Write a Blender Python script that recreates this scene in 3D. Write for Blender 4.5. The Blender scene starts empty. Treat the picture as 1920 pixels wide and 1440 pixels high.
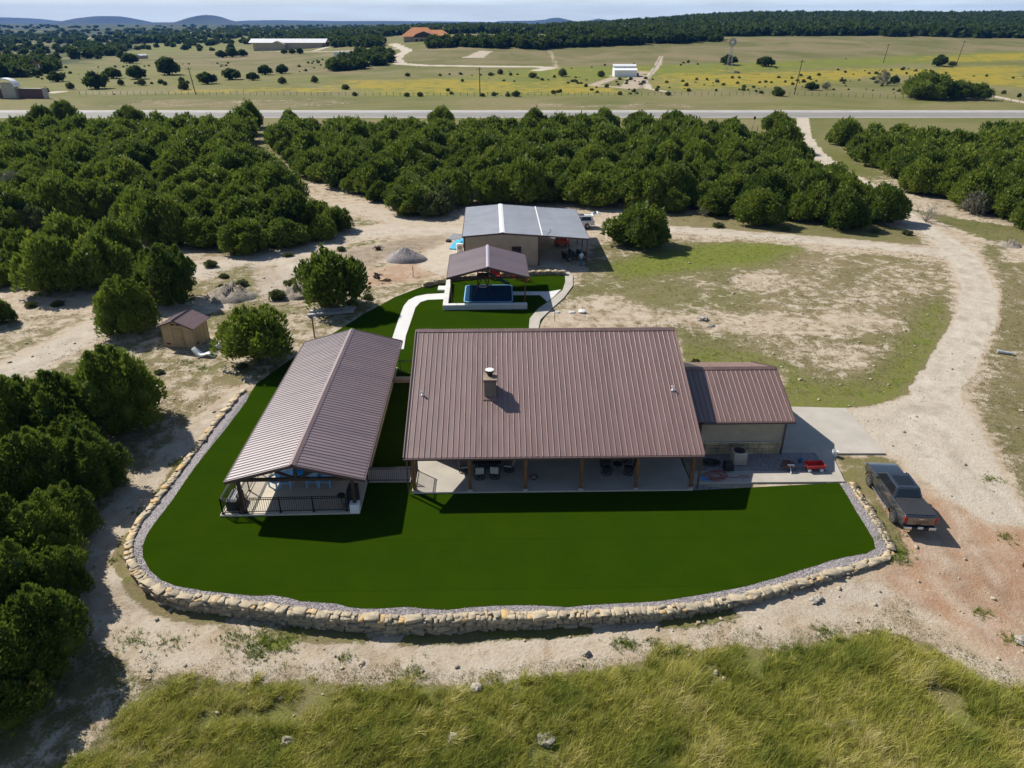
import bpy, bmesh, math, random
import numpy as np
from mathutils import Vector, Matrix

C = bpy.context.scene.collection
SC = bpy.context.scene
PI = math.pi
R = math.radians

# ------------------------------------------------------------------ camera, sky, sun, exposure
CAM_H, PITCH, FOC = 25.0, R(27.1), 1332.0
cam_d = bpy.data.cameras.new('camera')
cam_d.sensor_width = 36.0
cam_d.lens = 36.0 * FOC / 1920.0
cam_d.clip_start, cam_d.clip_end = 0.5, 40000.0
cam = bpy.data.objects.new('camera', cam_d)
cam.location = (0, 0, CAM_H)
cam.rotation_euler = (PI / 2 - PITCH, 0, 0)
C.objects.link(cam)
SC.camera = cam

TO_SUN = Vector((-0.846, 0.635, 1.0)).normalized()
SUN_EL = math.asin(TO_SUN.z)
SUN_ROT = math.atan2(TO_SUN.x, TO_SUN.y)
w = bpy.data.worlds.new('World')
SC.world = w
w.use_nodes = True
wn, wl = w.node_tree.nodes, w.node_tree.links
wn.clear()
sky = wn.new('ShaderNodeTexSky')
sky.sky_type = 'NISHITA'
sky.sun_disc = False
sky.sun_elevation = SUN_EL
sky.sun_rotation = SUN_ROT
sky.altitude = 300
sky.air_density = 1.0
sky.dust_density = 0.6
sky.ozone_density = 1.6
tc = wn.new('ShaderNodeTexCoord')
mp = wn.new('ShaderNodeMapping')
mp.inputs['Scale'].default_value = (2.2, 2.2, 26.0)
cn = wn.new('ShaderNodeTexNoise')
cn.inputs['Scale'].default_value = 1.6
cn.inputs['Detail'].default_value = 8
cn.inputs['Roughness'].default_value = 0.62
cr = wn.new('ShaderNodeValToRGB')
cr.color_ramp.elements[0].position = 0.36
cr.color_ramp.elements[0].color = (0.45, 0.45, 0.45, 1)
cr.color_ramp.elements[1].position = 0.70
mx = wn.new('ShaderNodeMix')
mx.data_type = 'RGBA'
mx.inputs[7].default_value = (12.6, 13.8, 13.5, 1)
bg = wn.new('ShaderNodeBackground')
bg.inputs['Strength'].default_value = 0.075
wo = wn.new('ShaderNodeOutputWorld')
wl.new(tc.outputs['Generated'], mp.inputs['Vector'])
wl.new(mp.outputs[0], cn.inputs['Vector'])
wl.new(cn.outputs['Fac'], cr.inputs['Fac'])
sz = wn.new('ShaderNodeSeparateXYZ'); wl.new(tc.outputs['Generated'], sz.inputs[0])      # thin bright cloud low over the horizon
mr = wn.new('ShaderNodeMapRange'); mr.inputs[1].default_value = 0.02; mr.inputs[2].default_value = 0.22; mr.inputs[3].default_value = 0.95; mr.inputs[4].default_value = 0.0
wl.new(sz.outputs['Z'], mr.inputs[0])
mu = wn.new('ShaderNodeMath'); mu.operation = 'MULTIPLY'
wl.new(cr.outputs['Color'], mu.inputs[0]); wl.new(mr.outputs[0], mu.inputs[1]); wl.new(mu.outputs[0], mx.inputs[0])
wl.new(sky.outputs[0], mx.inputs[6])
wl.new(mx.outputs[2], bg.inputs['Color'])
wl.new(bg.outputs[0], wo.inputs['Surface'])

sd = bpy.data.lights.new('sun', 'SUN')
sd.energy = 4.8
sd.angle = R(0.53)
sd.color = (1.0, 0.945, 0.86)
so = bpy.data.objects.new('sun', sd)
so.rotation_euler = TO_SUN.to_track_quat('Z', 'Y').to_euler()
so.location = (-60, 45, 70)
C.objects.link(so)

SC.view_settings.view_transform = 'Standard'
SC.view_settings.look = 'None'
SC.view_settings.exposure = 0.45
SC.view_settings.gamma = 1.0
SC.view_settings.use_curve_mapping = False
SC.cycles.max_bounces = 5
SC.cycles.diffuse_bounces = 2
SC.cycles.glossy_bounces = 2
SC.cycles.transmission_bounces = 3
SC.cycles.volume_bounces = 0
SC.cycles.transparent_max_bounces = 6

# ------------------------------------------------------------------ numbers
rng = np.random.default_rng(11)
random.seed(5)


def S(t):
    t = np.clip(t, 0, 1)
    return t * t * (3 - 2 * t)


def hash2(ix, iy, seed):
    h = (ix.astype(np.int64) * 374761393 + iy.astype(np.int64) * 668265263 + seed * 1442695041) & 0xFFFFFFFF
    h = ((h ^ (h >> 13)) * 1274126177) & 0xFFFFFFFF
    return ((h ^ (h >> 16)) & 0xFFFF) / 65535.0


def vnoise(x, y, seed=0):
    x = np.asarray(x, float); y = np.asarray(y, float)
    ix, iy = np.floor(x), np.floor(y)
    fx, fy = S(x - ix), S(y - iy)
    a = hash2(ix, iy, seed); b = hash2(ix + 1, iy, seed)
    c = hash2(ix, iy + 1, seed); d = hash2(ix + 1, iy + 1, seed)
    return (a + (b - a) * fx) * (1 - fy) + (c + (d - c) * fx) * fy


def fbm(x, y, seed=0, o=4):
    x = np.asarray(x, float); y = np.asarray(y, float)
    s, a, t = 0, 0.5, 0
    for k in range(o):
        s = s + a * vnoise(x, y, seed + k * 17); t += a
        x = x * 2.03 + 5.1; y = y * 2.03 + 3.7; a *= 0.5
    return s / t


def ground(x, y):
    """height of the natural terrain; the lawn terrace lies at 0"""
    x = np.asarray(x, float); y = np.asarray(y, float)
    d1 = 0.70 * S((30 - y) / 5.0) * (1 - 0.60 * S((x + 4) / 18.0))
    d2 = 0.34 * S((-17.0 - x) / 3.5) * S((44 - y) / 10.0)
    z = -0.07 - np.maximum(d1, d2) - 0.02 * np.maximum(0, 24 - y)
    z = z - 0.25 * S((x - 21) / 6) * S((36 - y) / 8)
    z = z + 0.10 * (fbm(x * 0.25, y * 0.25, 3) - 0.62) * S((26.0 - y) / 3.0)
    u = x / np.maximum(y, 40.0)
    r1 = 12.0 * S((y - 330) / 330.0) * S((u + 0.33) / 0.28)
    r2 = 19.0 * S((y - 640) / 800.0) * S((u - 0.02) / 0.30)
    r3 = 5.0 * S((y - 450) / 500) * S((-0.30 - u) / 0.2)
    fade = 1 - S((y - 1800) / 1500.0)
    und = 5.0 * (fbm(x / 260.0, y / 260.0, 9) - 0.5) * S((y - 330) / 400.0)
    return z + (r1 + r2 + und - r3) * fade


ct, st = math.cos(PITCH), math.sin(PITCH)


def ray(px, py):
    u, v = (px - 960) / FOC, (py - 720) / FOC
    return np.array([u, ct - v * st, -st - v * ct])


def P(px, py, z=None):
    """the world point on the terrain (or on the level z) that the photograph shows at px, py"""
    r = ray(px, py)
    if z is not None:
        t = (z - CAM_H) / r[2]
        return Vector((r[0] * t, r[1] * t, z))
    t0 = t = 8.0
    while t < 20000:
        p = r * t
        if p[2] + CAM_H < ground(p[0], p[1]):
            break
        t0 = t; t *= 1.012
    for _ in range(30):
        m = (t0 + t) / 2
        p = r * m
        if p[2] + CAM_H < ground(p[0], p[1]): t = m
        else: t0 = m
    p = r * t
    return Vector((p[0], p[1], p[2] + CAM_H))


def PP(pts, z=None):
    return [P(a, b, z) for a, b in pts]


# ------------------------------------------------------------------ mesh helpers
class MB:
    def __init__(s): s.v, s.f = [], []

    def add(s, vs, fs):
        n = len(s.v)
        s.v += [tuple(v) for v in vs]
        s.f += [tuple(i + n for i in f) for f in fs]
        return s

    def box(s, c, d, rz=0, rx=0, ry=0):
        h = [x / 2 for x in d]
        vs = [Vector((i * h[0], j * h[1], k * h[2])) for k in (-1, 1) for j in (-1, 1) for i in (-1, 1)]
        if rz or rx or ry:
            m = Matrix.Rotation(rz, 3, 'Z') @ Matrix.Rotation(ry, 3, 'Y') @ Matrix.Rotation(rx, 3, 'X')
            vs = [m @ v for v in vs]
        c = Vector(c)
        return s.add([v + c for v in vs], [(0, 2, 3, 1), (4, 5, 7, 6), (0, 1, 5, 4), (2, 6, 7, 3), (0, 4, 6, 2), (1, 3, 7, 5)])

    def bar(s, p, q, w, h, up=(0, 0, 1)):
        p, q = Vector(p), Vector(q)
        d = (q - p).normalized()
        u = Vector(up)
        if abs(d.dot(u)) > 0.98: u = Vector((0, 1, 0))
        a = d.cross(u).normalized(); b = a.cross(d).normalized()
        o = [a * (i * w / 2) + b * (j * h / 2) for i, j in ((-1, -1), (1, -1), (1, 1), (-1, 1))]
        return s.add([p + k for k in o] + [q + k for k in o],
                     [(0, 1, 2, 3), (7, 6, 5, 4), (0, 4, 5, 1), (1, 5, 6, 2), (2, 6, 7, 3), (3, 7, 4, 0)])

    def tube(s, pts, r, n=8, cap=True):
        pts = [Vector(p) for p in pts]
        rs = r if isinstance(r, (list, tuple)) else [r] * len(pts)
        rings = []
        for i, p in enumerate(pts):
            d = (pts[min(i + 1, len(pts) - 1)] - pts[max(i - 1, 0)]).normalized()
            u = Vector((0, 0, 1)) if abs(d.z) < 0.9 else Vector((1, 0, 0))
            a = d.cross(u).normalized(); b = d.cross(a).normalized()
            rings.append([p + (a * math.cos(2 * PI * k / n) + b * math.sin(2 * PI * k / n)) * rs[i] for k in range(n)])
        vs = [v for g in rings for v in g]
        fs = [(i * n + k, i * n + (k + 1) % n, (i + 1) * n + (k + 1) % n, (i + 1) * n + k) for i in range(len(pts) - 1) for k in range(n)]
        if cap: fs += [tuple(range(n))[::-1], tuple(range((len(pts) - 1) * n, len(pts) * n))]
        return s.add(vs, fs)

    def lathe(s, prof, n=20, c=(0, 0, 0), cap=True):
        c = Vector(c)
        vs = [c + Vector((r * math.cos(2 * PI * k / n), r * math.sin(2 * PI * k / n), z)) for r, z in prof for k in range(n)]
        fs = [(i * n + k, i * n + (k + 1) % n, (i + 1) * n + (k + 1) % n, (i + 1) * n + k) for i in range(len(prof) - 1) for k in range(n)]
        if cap: fs += [tuple(range(n))[::-1], tuple(range((len(prof) - 1) * n, len(prof) * n))]
        return s.add(vs, fs)

    def prism(s, poly, z0, z1):
        n = len(poly)
        vs = [(p[0], p[1], z0) for p in poly] + [(p[0], p[1], z1) for p in poly]
        return s.add(vs, [tuple(range(n))[::-1], tuple(range(n, 2 * n))] + [(i, (i + 1) % n, n + (i + 1) % n, n + i) for i in range(n)])

    def slab_x(s, poly, x0, x1):
        """polygon in (y, z) extruded along x"""
        n = len(poly)
        vs = [(x0, p[0], p[1]) for p in poly] + [(x1, p[0], p[1]) for p in poly]
        return s.add(vs, [tuple(range(n))[::-1], tuple(range(n, 2 * n))] + [(i, (i + 1) % n, n + (i + 1) % n, n + i) for i in range(n)])

    def slab_y(s, poly, y0, y1):
        n = len(poly)
        vs = [(p[0], y0, p[1]) for p in poly] + [(p[0], y1, p[1]) for p in poly]
        return s.add(vs, [tuple(range(n))[::-1], tuple(range(n, 2 * n))] + [(i, (i + 1) % n, n + (i + 1) % n, n + i) for i in range(n)])

    def loft(s, rings, closed=True, cap=True):
        n = len(rings[0])
        vs = [v for g in rings for v in g]
        m = n if closed else n - 1
        fs = [(i * n + k, i * n + (k + 1) % n, (i + 1) * n + (k + 1) % n, (i + 1) * n + k) for i in range(len(rings) - 1) for k in range(m)]
        if cap: fs += [tuple(range(n))[::-1], tuple(range((len(rings) - 1) * n, len(rings) * n))]
        return s.add(vs, fs)

    def blob(s, c, rad, seed=0, lvl=2, amp=0.25):
        bm = bmesh.new()
        bmesh.ops.create_icosphere(bm, subdivisions=lvl, radius=1)
        r = random.Random(seed)
        ph = [Vector((r.uniform(-1, 1), r.uniform(-1, 1), r.uniform(-1, 1))) for _ in range(5)]
        vs = []
        for v in bm.verts:
            k = 1 + amp * sum(math.sin(3.1 * v.co.dot(p) * (1 + i * 0.7) + i) for i, p in enumerate(ph)) / 3
            vs.append((c[0] + v.co.x * rad[0] * k, c[1] + v.co.y * rad[1] * k, c[2] + v.co.z * rad[2] * k))
        fs = [[v.index for v in f.verts] for f in bm.faces]
        bm.free()
        return s.add(vs, fs)

    def build(s, name, mat, parent=None, smooth=False, bevel=0, seg=1, fix=True):
        me = bpy.data.meshes.new(name)
        me.from_pydata(s.v, [], s.f)
        if fix:
            bm = bmesh.new(); bm.from_mesh(me)
            bmesh.ops.recalc_face_normals(bm, faces=bm.faces)
            bm.to_mesh(me); bm.free()
        me.update()
        if mat: me.materials.append(mat)
        o = bpy.data.objects.new(name, me)
        C.objects.link(o)
        if parent: o.parent = parent
        if smooth:
            me.shade_smooth()
            if smooth == 'auto': me.set_sharp_from_angle(angle=R(35))
        if bevel:
            b = o.modifiers.new('edge', 'BEVEL'); b.width = bevel; b.segments = seg; b.limit_method = 'ANGLE'; b.angle_limit = R(40)
        return o


def mesh_np(name, verts, groups, mat, parent=None, tint=None, smooth=False):
    """groups: arrays (n,k) of vertex indices, one array per polygon size"""
    me = bpy.data.meshes.new(name)
    verts = np.asarray(verts, np.float32)
    me.vertices.add(len(verts))
    me.vertices.foreach_set('co', verts.ravel())
    groups = [np.asarray(g, np.int32) for g in groups if len(g)]
    loops = np.concatenate([g.ravel() for g in groups])
    tot = np.concatenate([np.full(len(g), g.shape[1], np.int32) for g in groups])
    st_ = np.concatenate([[0], np.cumsum(tot)[:-1]]).astype(np.int32)
    me.loops.add(len(loops)); me.loops.foreach_set('vertex_index', loops)
    me.polygons.add(len(tot)); me.polygons.foreach_set('loop_start', st_)
    if tint is not None:
        for an, arr in (tint.items() if isinstance(tint, dict) else [('tint', tint)]):
            arr = np.asarray(arr, np.float32)
            if arr.ndim == 1:
                a = me.attributes.new(an, 'FLOAT', 'POINT'); a.data.foreach_set('value', arr)
            else:
                a = me.attributes.new(an, 'FLOAT_COLOR', 'POINT'); a.data.foreach_set('color', arr.ravel())
    me.update(calc_edges=True)
    me.validate()
    if smooth: me.shade_smooth()
    if mat: me.materials.append(mat)
    o = bpy.data.objects.new(name, me)
    C.objects.link(o)
    if parent: o.parent = parent
    return o


def tag(o, label=None, cat=None, group=None, kind=None):
    if label: o['label'] = label
    if cat: o['category'] = cat
    if group: o['group'] = group
    if kind: o['kind'] = kind
    return o


def thing(name, loc, rz, label, cat, group=None, scale=1):
    o = bpy.data.objects.new(name, None)
    o.empty_display_size = 0.2
    C.objects.link(o)
    o.location = loc; o.rotation_euler = (0, 0, rz)
    o.scale = scale if isinstance(scale, (tuple, list)) else (scale,) * 3
    return tag(o, label, cat, group)


def dup(root, loc, rz, label, group=None, scale=None):
    r = root.copy(); C.objects.link(r)
    r.location = loc; r.rotation_euler = (0, 0, rz); r['label'] = label
    if group: r['group'] = group
    if scale: r.scale = scale if isinstance(scale, (tuple, list)) else (scale,) * 3
    for ch in list(root.children):
        c = ch.copy(); C.objects.link(c); c.parent = r
        for g in list(ch.children):
            d = g.copy(); C.objects.link(d); d.parent = c
    return r


# ------------------------------------------------------------------ materials
def new_mat(name):
    m = bpy.data.materials.new(name); m.use_nodes = True
    n, l = m.node_tree.nodes, m.node_tree.links
    return m, n, l, n['Principled BSDF']


def mixc(n, l, fac, a, b, mode='MIX'):
    x = n.new('ShaderNodeMix'); x.data_type = 'RGBA'; x.blend_type = mode
    for k, v in ((0, fac), (6, a), (7, b)):
        if hasattr(v, 'is_linked'): l.new(v, x.inputs[k])
        elif k == 0: x.inputs[0].default_value = v
        else: x.inputs[k].default_value = (*v[:3], 1)
    return x.outputs[2]


def noise(n, l, scale, detail=4, rough=0.55, vec=None, dist=0):
    x = n.new('ShaderNodeTexNoise')
    x.inputs['Scale'].default_value = scale; x.inputs['Detail'].default_value = detail
    x.inputs['Roughness'].default_value = rough; x.inputs['Distortion'].default_value = dist
    if vec is not None: l.new(vec, x.inputs['Vector'])
    return x.outputs['Fac']


def ramp(n, l, v, a, b, ca=0.0, cb=1.0):
    x = n.new('ShaderNodeMapRange')
    x.inputs[1].default_value = a; x.inputs[2].default_value = b
    x.inputs[3].default_value = ca; x.inputs[4].default_value = cb
    l.new(v, x.inputs[0])
    return x.outputs[0]


def maths(n, l, op, a, b=None, clamp=False):
    x = n.new('ShaderNodeMath'); x.operation = op; x.use_clamp = clamp
    for i, v in enumerate((a, b)):
        if v is None: continue
        if hasattr(v, 'is_linked'): l.new(v, x.inputs[i])
        else: x.inputs[i].default_value = v
    return x.outputs[0]


def bump(n, l, bs, h, strength, dist):
    b = n.new('ShaderNodeBump'); b.inputs['Strength'].default_value = strength; b.inputs['Distance'].default_value = dist
    l.new(h, b.inputs['Height']); l.new(b.outputs[0], bs.inputs['Normal'])


def mat(name, col, rough=0.7, metal=0, var=0.18, scale=1.3, bmp=0.15, bscale=25, spec=0.4, col2=None, coat=0):
    """plain surface: two close colours mixed by noise, fine bump, uneven gloss"""
    m, n, l, b = new_mat(name)
    t = n.new('ShaderNodeTexCoord').outputs['Object']
    f = noise(n, l, scale, 6, 0.6, t)
    f = ramp(n, l, f, 0.35, 0.65)
    c2 = col2 or tuple(c * (1 - var) for c in col)
    l.new(mixc(n, l, f, tuple(min(1, c * (1 + var * 0.5)) for c in col), c2), b.inputs['Base Color'])
    f2 = noise(n, l, bscale, 3, 0.6, t)
    l.new(ramp(n, l, f2, 0.3, 0.7, max(0, rough - 0.07), min(1, rough + 0.07)), b.inputs['Roughness'])
    b.inputs['Metallic'].default_value = metal
    b.inputs['Specular IOR Level'].default_value = spec
    b.inputs['Coat Weight'].default_value = coat
    if bmp: bump(n, l, b, f2, bmp, 0.02)
    return m


def attr(n, name):
    a = n.new('ShaderNodeAttribute'); a.attribute_name = name
    return a


def foliage(name, c_dark, c_light, c_dry=None, trans=0.25):
    m, n, l, b = new_mat(name)
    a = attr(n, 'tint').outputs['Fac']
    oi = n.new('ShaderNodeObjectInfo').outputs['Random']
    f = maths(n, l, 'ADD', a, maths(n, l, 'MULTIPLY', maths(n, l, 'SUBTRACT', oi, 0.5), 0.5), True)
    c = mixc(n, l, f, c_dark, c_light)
    if c_dry: c = mixc(n, l, ramp(n, l, a, 0.92, 1.0), c, c_dry)
    l.new(c, b.inputs['Base Color'])
    b.inputs['Roughness'].default_value = 0.6
    b.inputs['Specular IOR Level'].default_value = 0.2
    tr = n.new('ShaderNodeBsdfTranslucent')
    l.new(mixc(n, l, 0.5, c, (0.16, 0.24, 0.03)), tr.inputs['Color'])
    ms = n.new('ShaderNodeMixShader'); ms.inputs[0].default_value = trans
    l.new(b.outputs[0], ms.inputs[1]); l.new(tr.outputs[0], ms.inputs[2])
    l.new(ms.outputs[0], n['Material Output'].inputs['Surface'])
    return m


M = {}
M['roof_trim'] = mat('brown_trim_metal', (0.085, 0.052, 0.05), 0.45, 0, 0.12, 1, 0.03)
M['galv'] = mat('galvalume_metal', (0.44, 0.455, 0.48), 0.5, 0.15, 0.10, 0.5, 0.05, 6, 0.5)
M['white_metal'] = mat('white_metal', (0.78, 0.78, 0.76), 0.45, 0, 0.06)
M['stucco'] = mat('tan_stucco', (0.36, 0.30, 0.23), 0.9, 0, 0.12, 1.2, 0.5, 60)
M['tan_metal'] = mat('tan_siding', (0.42, 0.34, 0.25), 0.6, 0, 0.10, 0.8, 0.05)
M['shed_tan'] = mat('shed_tan_board', (0.42, 0.30, 0.165), 0.75, 0, 0.12, 1.2, 0.2)
def roofmat(name, axis, ior=1.6):
    m, n, l, b = new_mat(name)
    co = n.new('ShaderNodeTexCoord').outputs['Object']
    sp = n.new('ShaderNodeSeparateXYZ'); l.new(co, sp.inputs[0])
    fl = maths(n, l, 'FLOOR', maths(n, l, 'DIVIDE', sp.outputs[axis], 0.981))
    wn_ = n.new('ShaderNodeTexWhiteNoise'); wn_.noise_dimensions = '1D'; l.new(fl, wn_.inputs['W'])
    mp_ = n.new('ShaderNodeMapping'); mp_.inputs['Scale'].default_value = (2.5, 0.35, 1) if axis == 0 else (0.35, 2.5, 1); l.new(co, mp_.inputs['Vector'])
    dust = noise(n, l, 1.0, 6, 0.65, mp_.outputs[0])
    c = mixc(n, l, wn_.outputs['Value'], (0.156, 0.086, 0.071), (0.188, 0.107, 0.090))
    c = mixc(n, l, maths(n, l, 'MULTIPLY', ramp(n, l, dust, 0.4, 0.75), 0.35), c, (0.26, 0.18, 0.16))
    l.new(c, b.inputs['Base Color'])
    l.new(ramp(n, l, dust, 0.3, 0.7, 0.46, 0.62), b.inputs['Roughness'])
    b.inputs['Coat Weight'].default_value = 1.0; b.inputs['Coat IOR'].default_value = ior
    l.new(ramp(n, l, dust, 0.3, 0.7, 0.33, 0.40), b.inputs['Coat Roughness'])
    bump(n, l, b, noise(n, l, 1.1, 4, 0.5, co), 0.10, 0.05)
    return m


M['roof'] = roofmat('brown_roof_metal', 0)
M['roof_cross'] = roofmat('brown_roof_metal_cross', 1, 2.35)
M['conc'] = mat('pale_concrete', (0.41, 0.375, 0.32), 0.85, 0, 0.12, 0.7, 0.12, 30)
M['chimney'] = mat('chimney_stucco', (0.15, 0.12, 0.10), 0.9, 0, 0.12, 1.2, 0.3, 60)
M['conc_white'] = mat('new_white_concrete', (0.62, 0.61, 0.58), 0.85, 0, 0.07, 0.7, 0.1, 30)
M['wood'] = mat('stained_wood', (0.17, 0.075, 0.03), 0.65, 0, 0.35, 3, 0.3, 40)
M['dark_wood'] = mat('dark_wood', (0.05, 0.03, 0.02), 0.65, 0, 0.3, 3, 0.3, 40)
M['black'] = mat('black_metal', (0.018, 0.018, 0.02), 0.45, 0, 0.2)
M['dark'] = mat('dark_plastic', (0.03, 0.03, 0.033), 0.55, 0, 0.3)
M['grey'] = mat('grey_metal', (0.32, 0.32, 0.33), 0.5, 0.3, 0.15)
M['beige'] = mat('beige_metal', (0.45, 0.40, 0.32), 0.5, 0, 0.1)
M['cushion'] = mat('grey_cushion', (0.35, 0.35, 0.34), 0.9, 0, 0.12, 5, 0.2)
M['sky_blue'] = mat('light_blue_resin', (0.26, 0.54, 0.86), 0.5, 0, 0.08)
M['pool_blue'] = mat('bright_blue_plastic', (0.02, 0.36, 0.92), 0.4, 0, 0.1)
M['cyan'] = mat('cyan_plastic', (0.08, 0.45, 0.68), 0.45, 0, 0.12)
M['navy'] = mat('navy_fabric', (0.014, 0.055, 0.115), 0.95, 0, 0.12, spec=0.05)
M['red'] = mat('red_paint', (0.42, 0.03, 0.022), 0.4, 0, 0.15, coat=0.3)
M['orange_red'] = mat('orange_red_plastic', (0.80, 0.12, 0.05), 0.45, 0, 0.12)
M['tractor'] = mat('faded_orange_paint', (0.55, 0.10, 0.04), 0.5, 0, 0.2)
M['boulder'] = mat('pale_boulder', (0.36, 0.32, 0.26), 0.9, 0, 0.45, 4, 0.6, 12)
M['bark'] = mat('grey_brown_bark', (0.13, 0.095, 0.07), 0.9, 0, 0.35, 6, 0.6, 30)
M['dead'] = mat('weathered_grey_twig', (0.30, 0.27, 0.24), 0.9, 0, 0.25, 6, 0.4, 30)
M['truck'] = mat('graphite_paint', (0.022, 0.026, 0.034), 0.22, 0.0, 0.06, 1, 0.0, 20, 0.7, coat=1.0)
M['gate_reflection'] = mat('tailgate_ground_reflection', (0.15, 0.125, 0.105), 0.30, 0.6, 0.06, 1, 0.0, 20, 0.5, coat=1.0)  # tailgate: tan reflection of the dirt ground put into the base colour
M['tonneau'] = mat('tonneau_vinyl', (0.028, 0.030, 0.034), 0.6, 0, 0.15, 4, 0.2, 50)
M['tyre'] = mat('tyre_rubber', (0.022, 0.021, 0.02), 0.85, 0, 0.2)
M['rim'] = mat('alloy_rim', (0.35, 0.36, 0.38), 0.35, 0.8, 0.1)
M['chrome'] = mat('chrome', (0.62, 0.62, 0.63), 0.22, 1.0, 0.05, bmp=0)
M['win_glass'] = mat('tinted_window', (0.01, 0.022, 0.028), 0.35, 0, 0.1, bmp=0, spec=0.3)
M['glass'] = mat('dark_glass', (0.012, 0.014, 0.017), 0.08, 0, 0.1, bmp=0, spec=0.6)
M['tail'] = mat('red_lens', (0.36, 0.014, 0.014), 0.25, 0, 0.1, bmp=0)
M['suv'] = mat('white_car_paint', (0.76, 0.76, 0.75), 0.3, 0, 0.05, bmp=0, coat=0.6)
M['plate'] = mat('licence_plate', (0.62, 0.62, 0.60), 0.5, 0, 0.15, 14, 0.05)
M['terracotta'] = mat('orange_tile', (0.62, 0.25, 0.10), 0.8, 0, 0.2, 0.6, 0.2)
M['blue_shirt'] = mat('pale_blue_cloth', (0.40, 0.55, 0.72), 0.9, 0, 0.1, 5, 0.2)
M['jeans'] = mat('blue_denim', (0.05, 0.14, 0.28), 0.9, 0, 0.2, 5, 0.2)
M['skin'] = mat('skin', (0.50, 0.30, 0.21), 0.6, 0, 0.08, 4, 0.1)
M['hair'] = mat('dark_hair', (0.03, 0.02, 0.015), 0.7, 0, 0.2)
M['hose_red'] = mat('red_hose', (0.35, 0.05, 0.035), 0.5, 0, 0.15)
M['rust'] = mat('rusty_steel', (0.16, 0.07, 0.045), 0.8, 0, 0.35, 4, 0.3)
M['juniper'] = foliage('juniper_foliage', (0.034, 0.070, 0.009), (0.222, 0.262, 0.025), (0.26, 0.24, 0.07), 0.33)
M['oak'] = foliage('oak_foliage', (0.022, 0.042, 0.010), (0.075, 0.10, 0.020))
M['scrub'] = foliage('scrub_foliage', (0.07, 0.085, 0.03), (0.17, 0.18, 0.075), (0.25, 0.22, 0.14))
M['greyscrub'] = foliage('grey_scrub', (0.15, 0.14, 0.11), (0.30, 0.28, 0.22), None, 0.1)
M['grass'] = foliage('tall_grass_blades', (0.115, 0.165, 0.022), (0.50, 0.45, 0.085), (0.66, 0.56, 0.27), 0.33)
M['drygrass'] = foliage('dry_grass_blades', (0.10, 0.11, 0.028), (0.24, 0.20, 0.085), (0.34, 0.28, 0.15), 0.25)

# ------------------------------------------------------------------ outlines seen in the photograph, brought to the ground
TURF = [(1573, 905), (1588, 928), (1605, 958), (1622, 985), (1638, 1012), (1641, 1028), (1625, 1037), (1590, 1043), (1560, 1050), (1530, 1060),
        (1490, 1072), (1450, 1085), (1400, 1098), (1340, 1110), (1280, 1120), (1240, 1126), (1200, 1129), (1150, 1131), (1100, 1134), (1060, 1138),
        (1020, 1135), (980, 1134), (930, 1135), (880, 1138), (840, 1143), (800, 1141), (760, 1137), (720, 1140), (690, 1141), (655, 1138), (630, 1131),
        (600, 1129), (565, 1127), (540, 1120), (510, 1115), (480, 1117), (430, 1112), (380, 1107), (330, 1098), (300, 1086), (280, 1068), (268, 1045),
        (267, 1025), (275, 1003), (290, 980), (310, 955), (325, 935), (345, 905), (370, 870), (395, 838), (420, 808), (445, 775), (462, 752), (467, 742),
        (480, 720), (540, 677), (600, 640), (680, 590), (740, 557), (800, 534), (835, 524), (900, 519), (992, 512), (1062, 513), (1069, 530),
        (1052, 560), (1022, 590), (1003, 622)]
WALL = [(1590, 903), (1605, 930), (1625, 960), (1645, 990), (1660, 1018), (1663, 1032), (1648, 1043), (1600, 1058), (1550, 1071), (1500, 1085), (1450, 1099),
        (1400, 1112), (1340, 1124), (1280, 1133), (1200, 1140), (1100, 1145), (1000, 1148), (940, 1148), (900, 1149), (850, 1153), (800, 1155),
        (750, 1155), (700, 1153), (650, 1149), (600, 1145), (550, 1140), (500, 1131), (450, 1124), (400, 1119), (350, 1112), (310, 1102), (280, 1085),
        (262, 1064), (250, 1040), (249, 1020), (258, 995), (270, 975), (292, 948), (312, 922), (335, 893), (360, 858), (385, 825), (410, 792),
        (435, 762), (452, 740), (460, 735)]
turf_w = [(p.x, p.y) for p in PP(TURF, 0)] + [(2.6, 53.0), (2.6, 40.0), (10.9, 39.0), (10.9, 34.9)]
wall_w = [(p.x, p.y) for p in PP(WALL, 0)]
TALL = [(60, 1600), (100, 1440), (190, 1395), (225, 1330), (320, 1275), (450, 1283), (560, 1272), (650, 1292), (760, 1278), (860, 1287), (1000, 1268), (1180, 1252),
        (1240, 1228), (1350, 1212), (1480, 1216), (1540, 1200), (1640, 1188), (1740, 1212), (1800, 1250), (1900, 1300), (1990, 1330), (2100, 1440), (2100, 1600)]
FOREST = {
    'a': [(-60, 259), (480, 246), (494, 258), (470, 285), (400, 330), (330, 360), (240, 405), (150, 432), (90, 440), (-60, 450)],
    'b': [(345, 365), (430, 325), (505, 300), (540, 335), (560, 385), (652, 425), (642, 446), (540, 468), (450, 480), (390, 482), (330, 466), (250, 452), (215, 436)],
    'c': [(522, 254), (900, 256), (1365, 257), (1380, 266), (1440, 266), (1476, 276), (1520, 300), (1560, 335), (1600, 348), (1650, 395), (1600, 408), (1490, 408), (1400, 408),
          (1270, 398), (1200, 392), (1080, 384), (860, 384), (835, 408), (770, 398), (690, 372), (650, 350), (600, 335), (540, 315), (515, 270)],
    'd': [(1552, 272), (1790, 270), (1990, 292), (1990, 440), (1915, 425), (1845, 405), (1780, 385), (1725, 365), (1680, 335), (1610, 305), (1570, 270)],
}
fw = {k: [(p.x, p.y) for p in PP(v)] for k, v in FOREST.items()}


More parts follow.
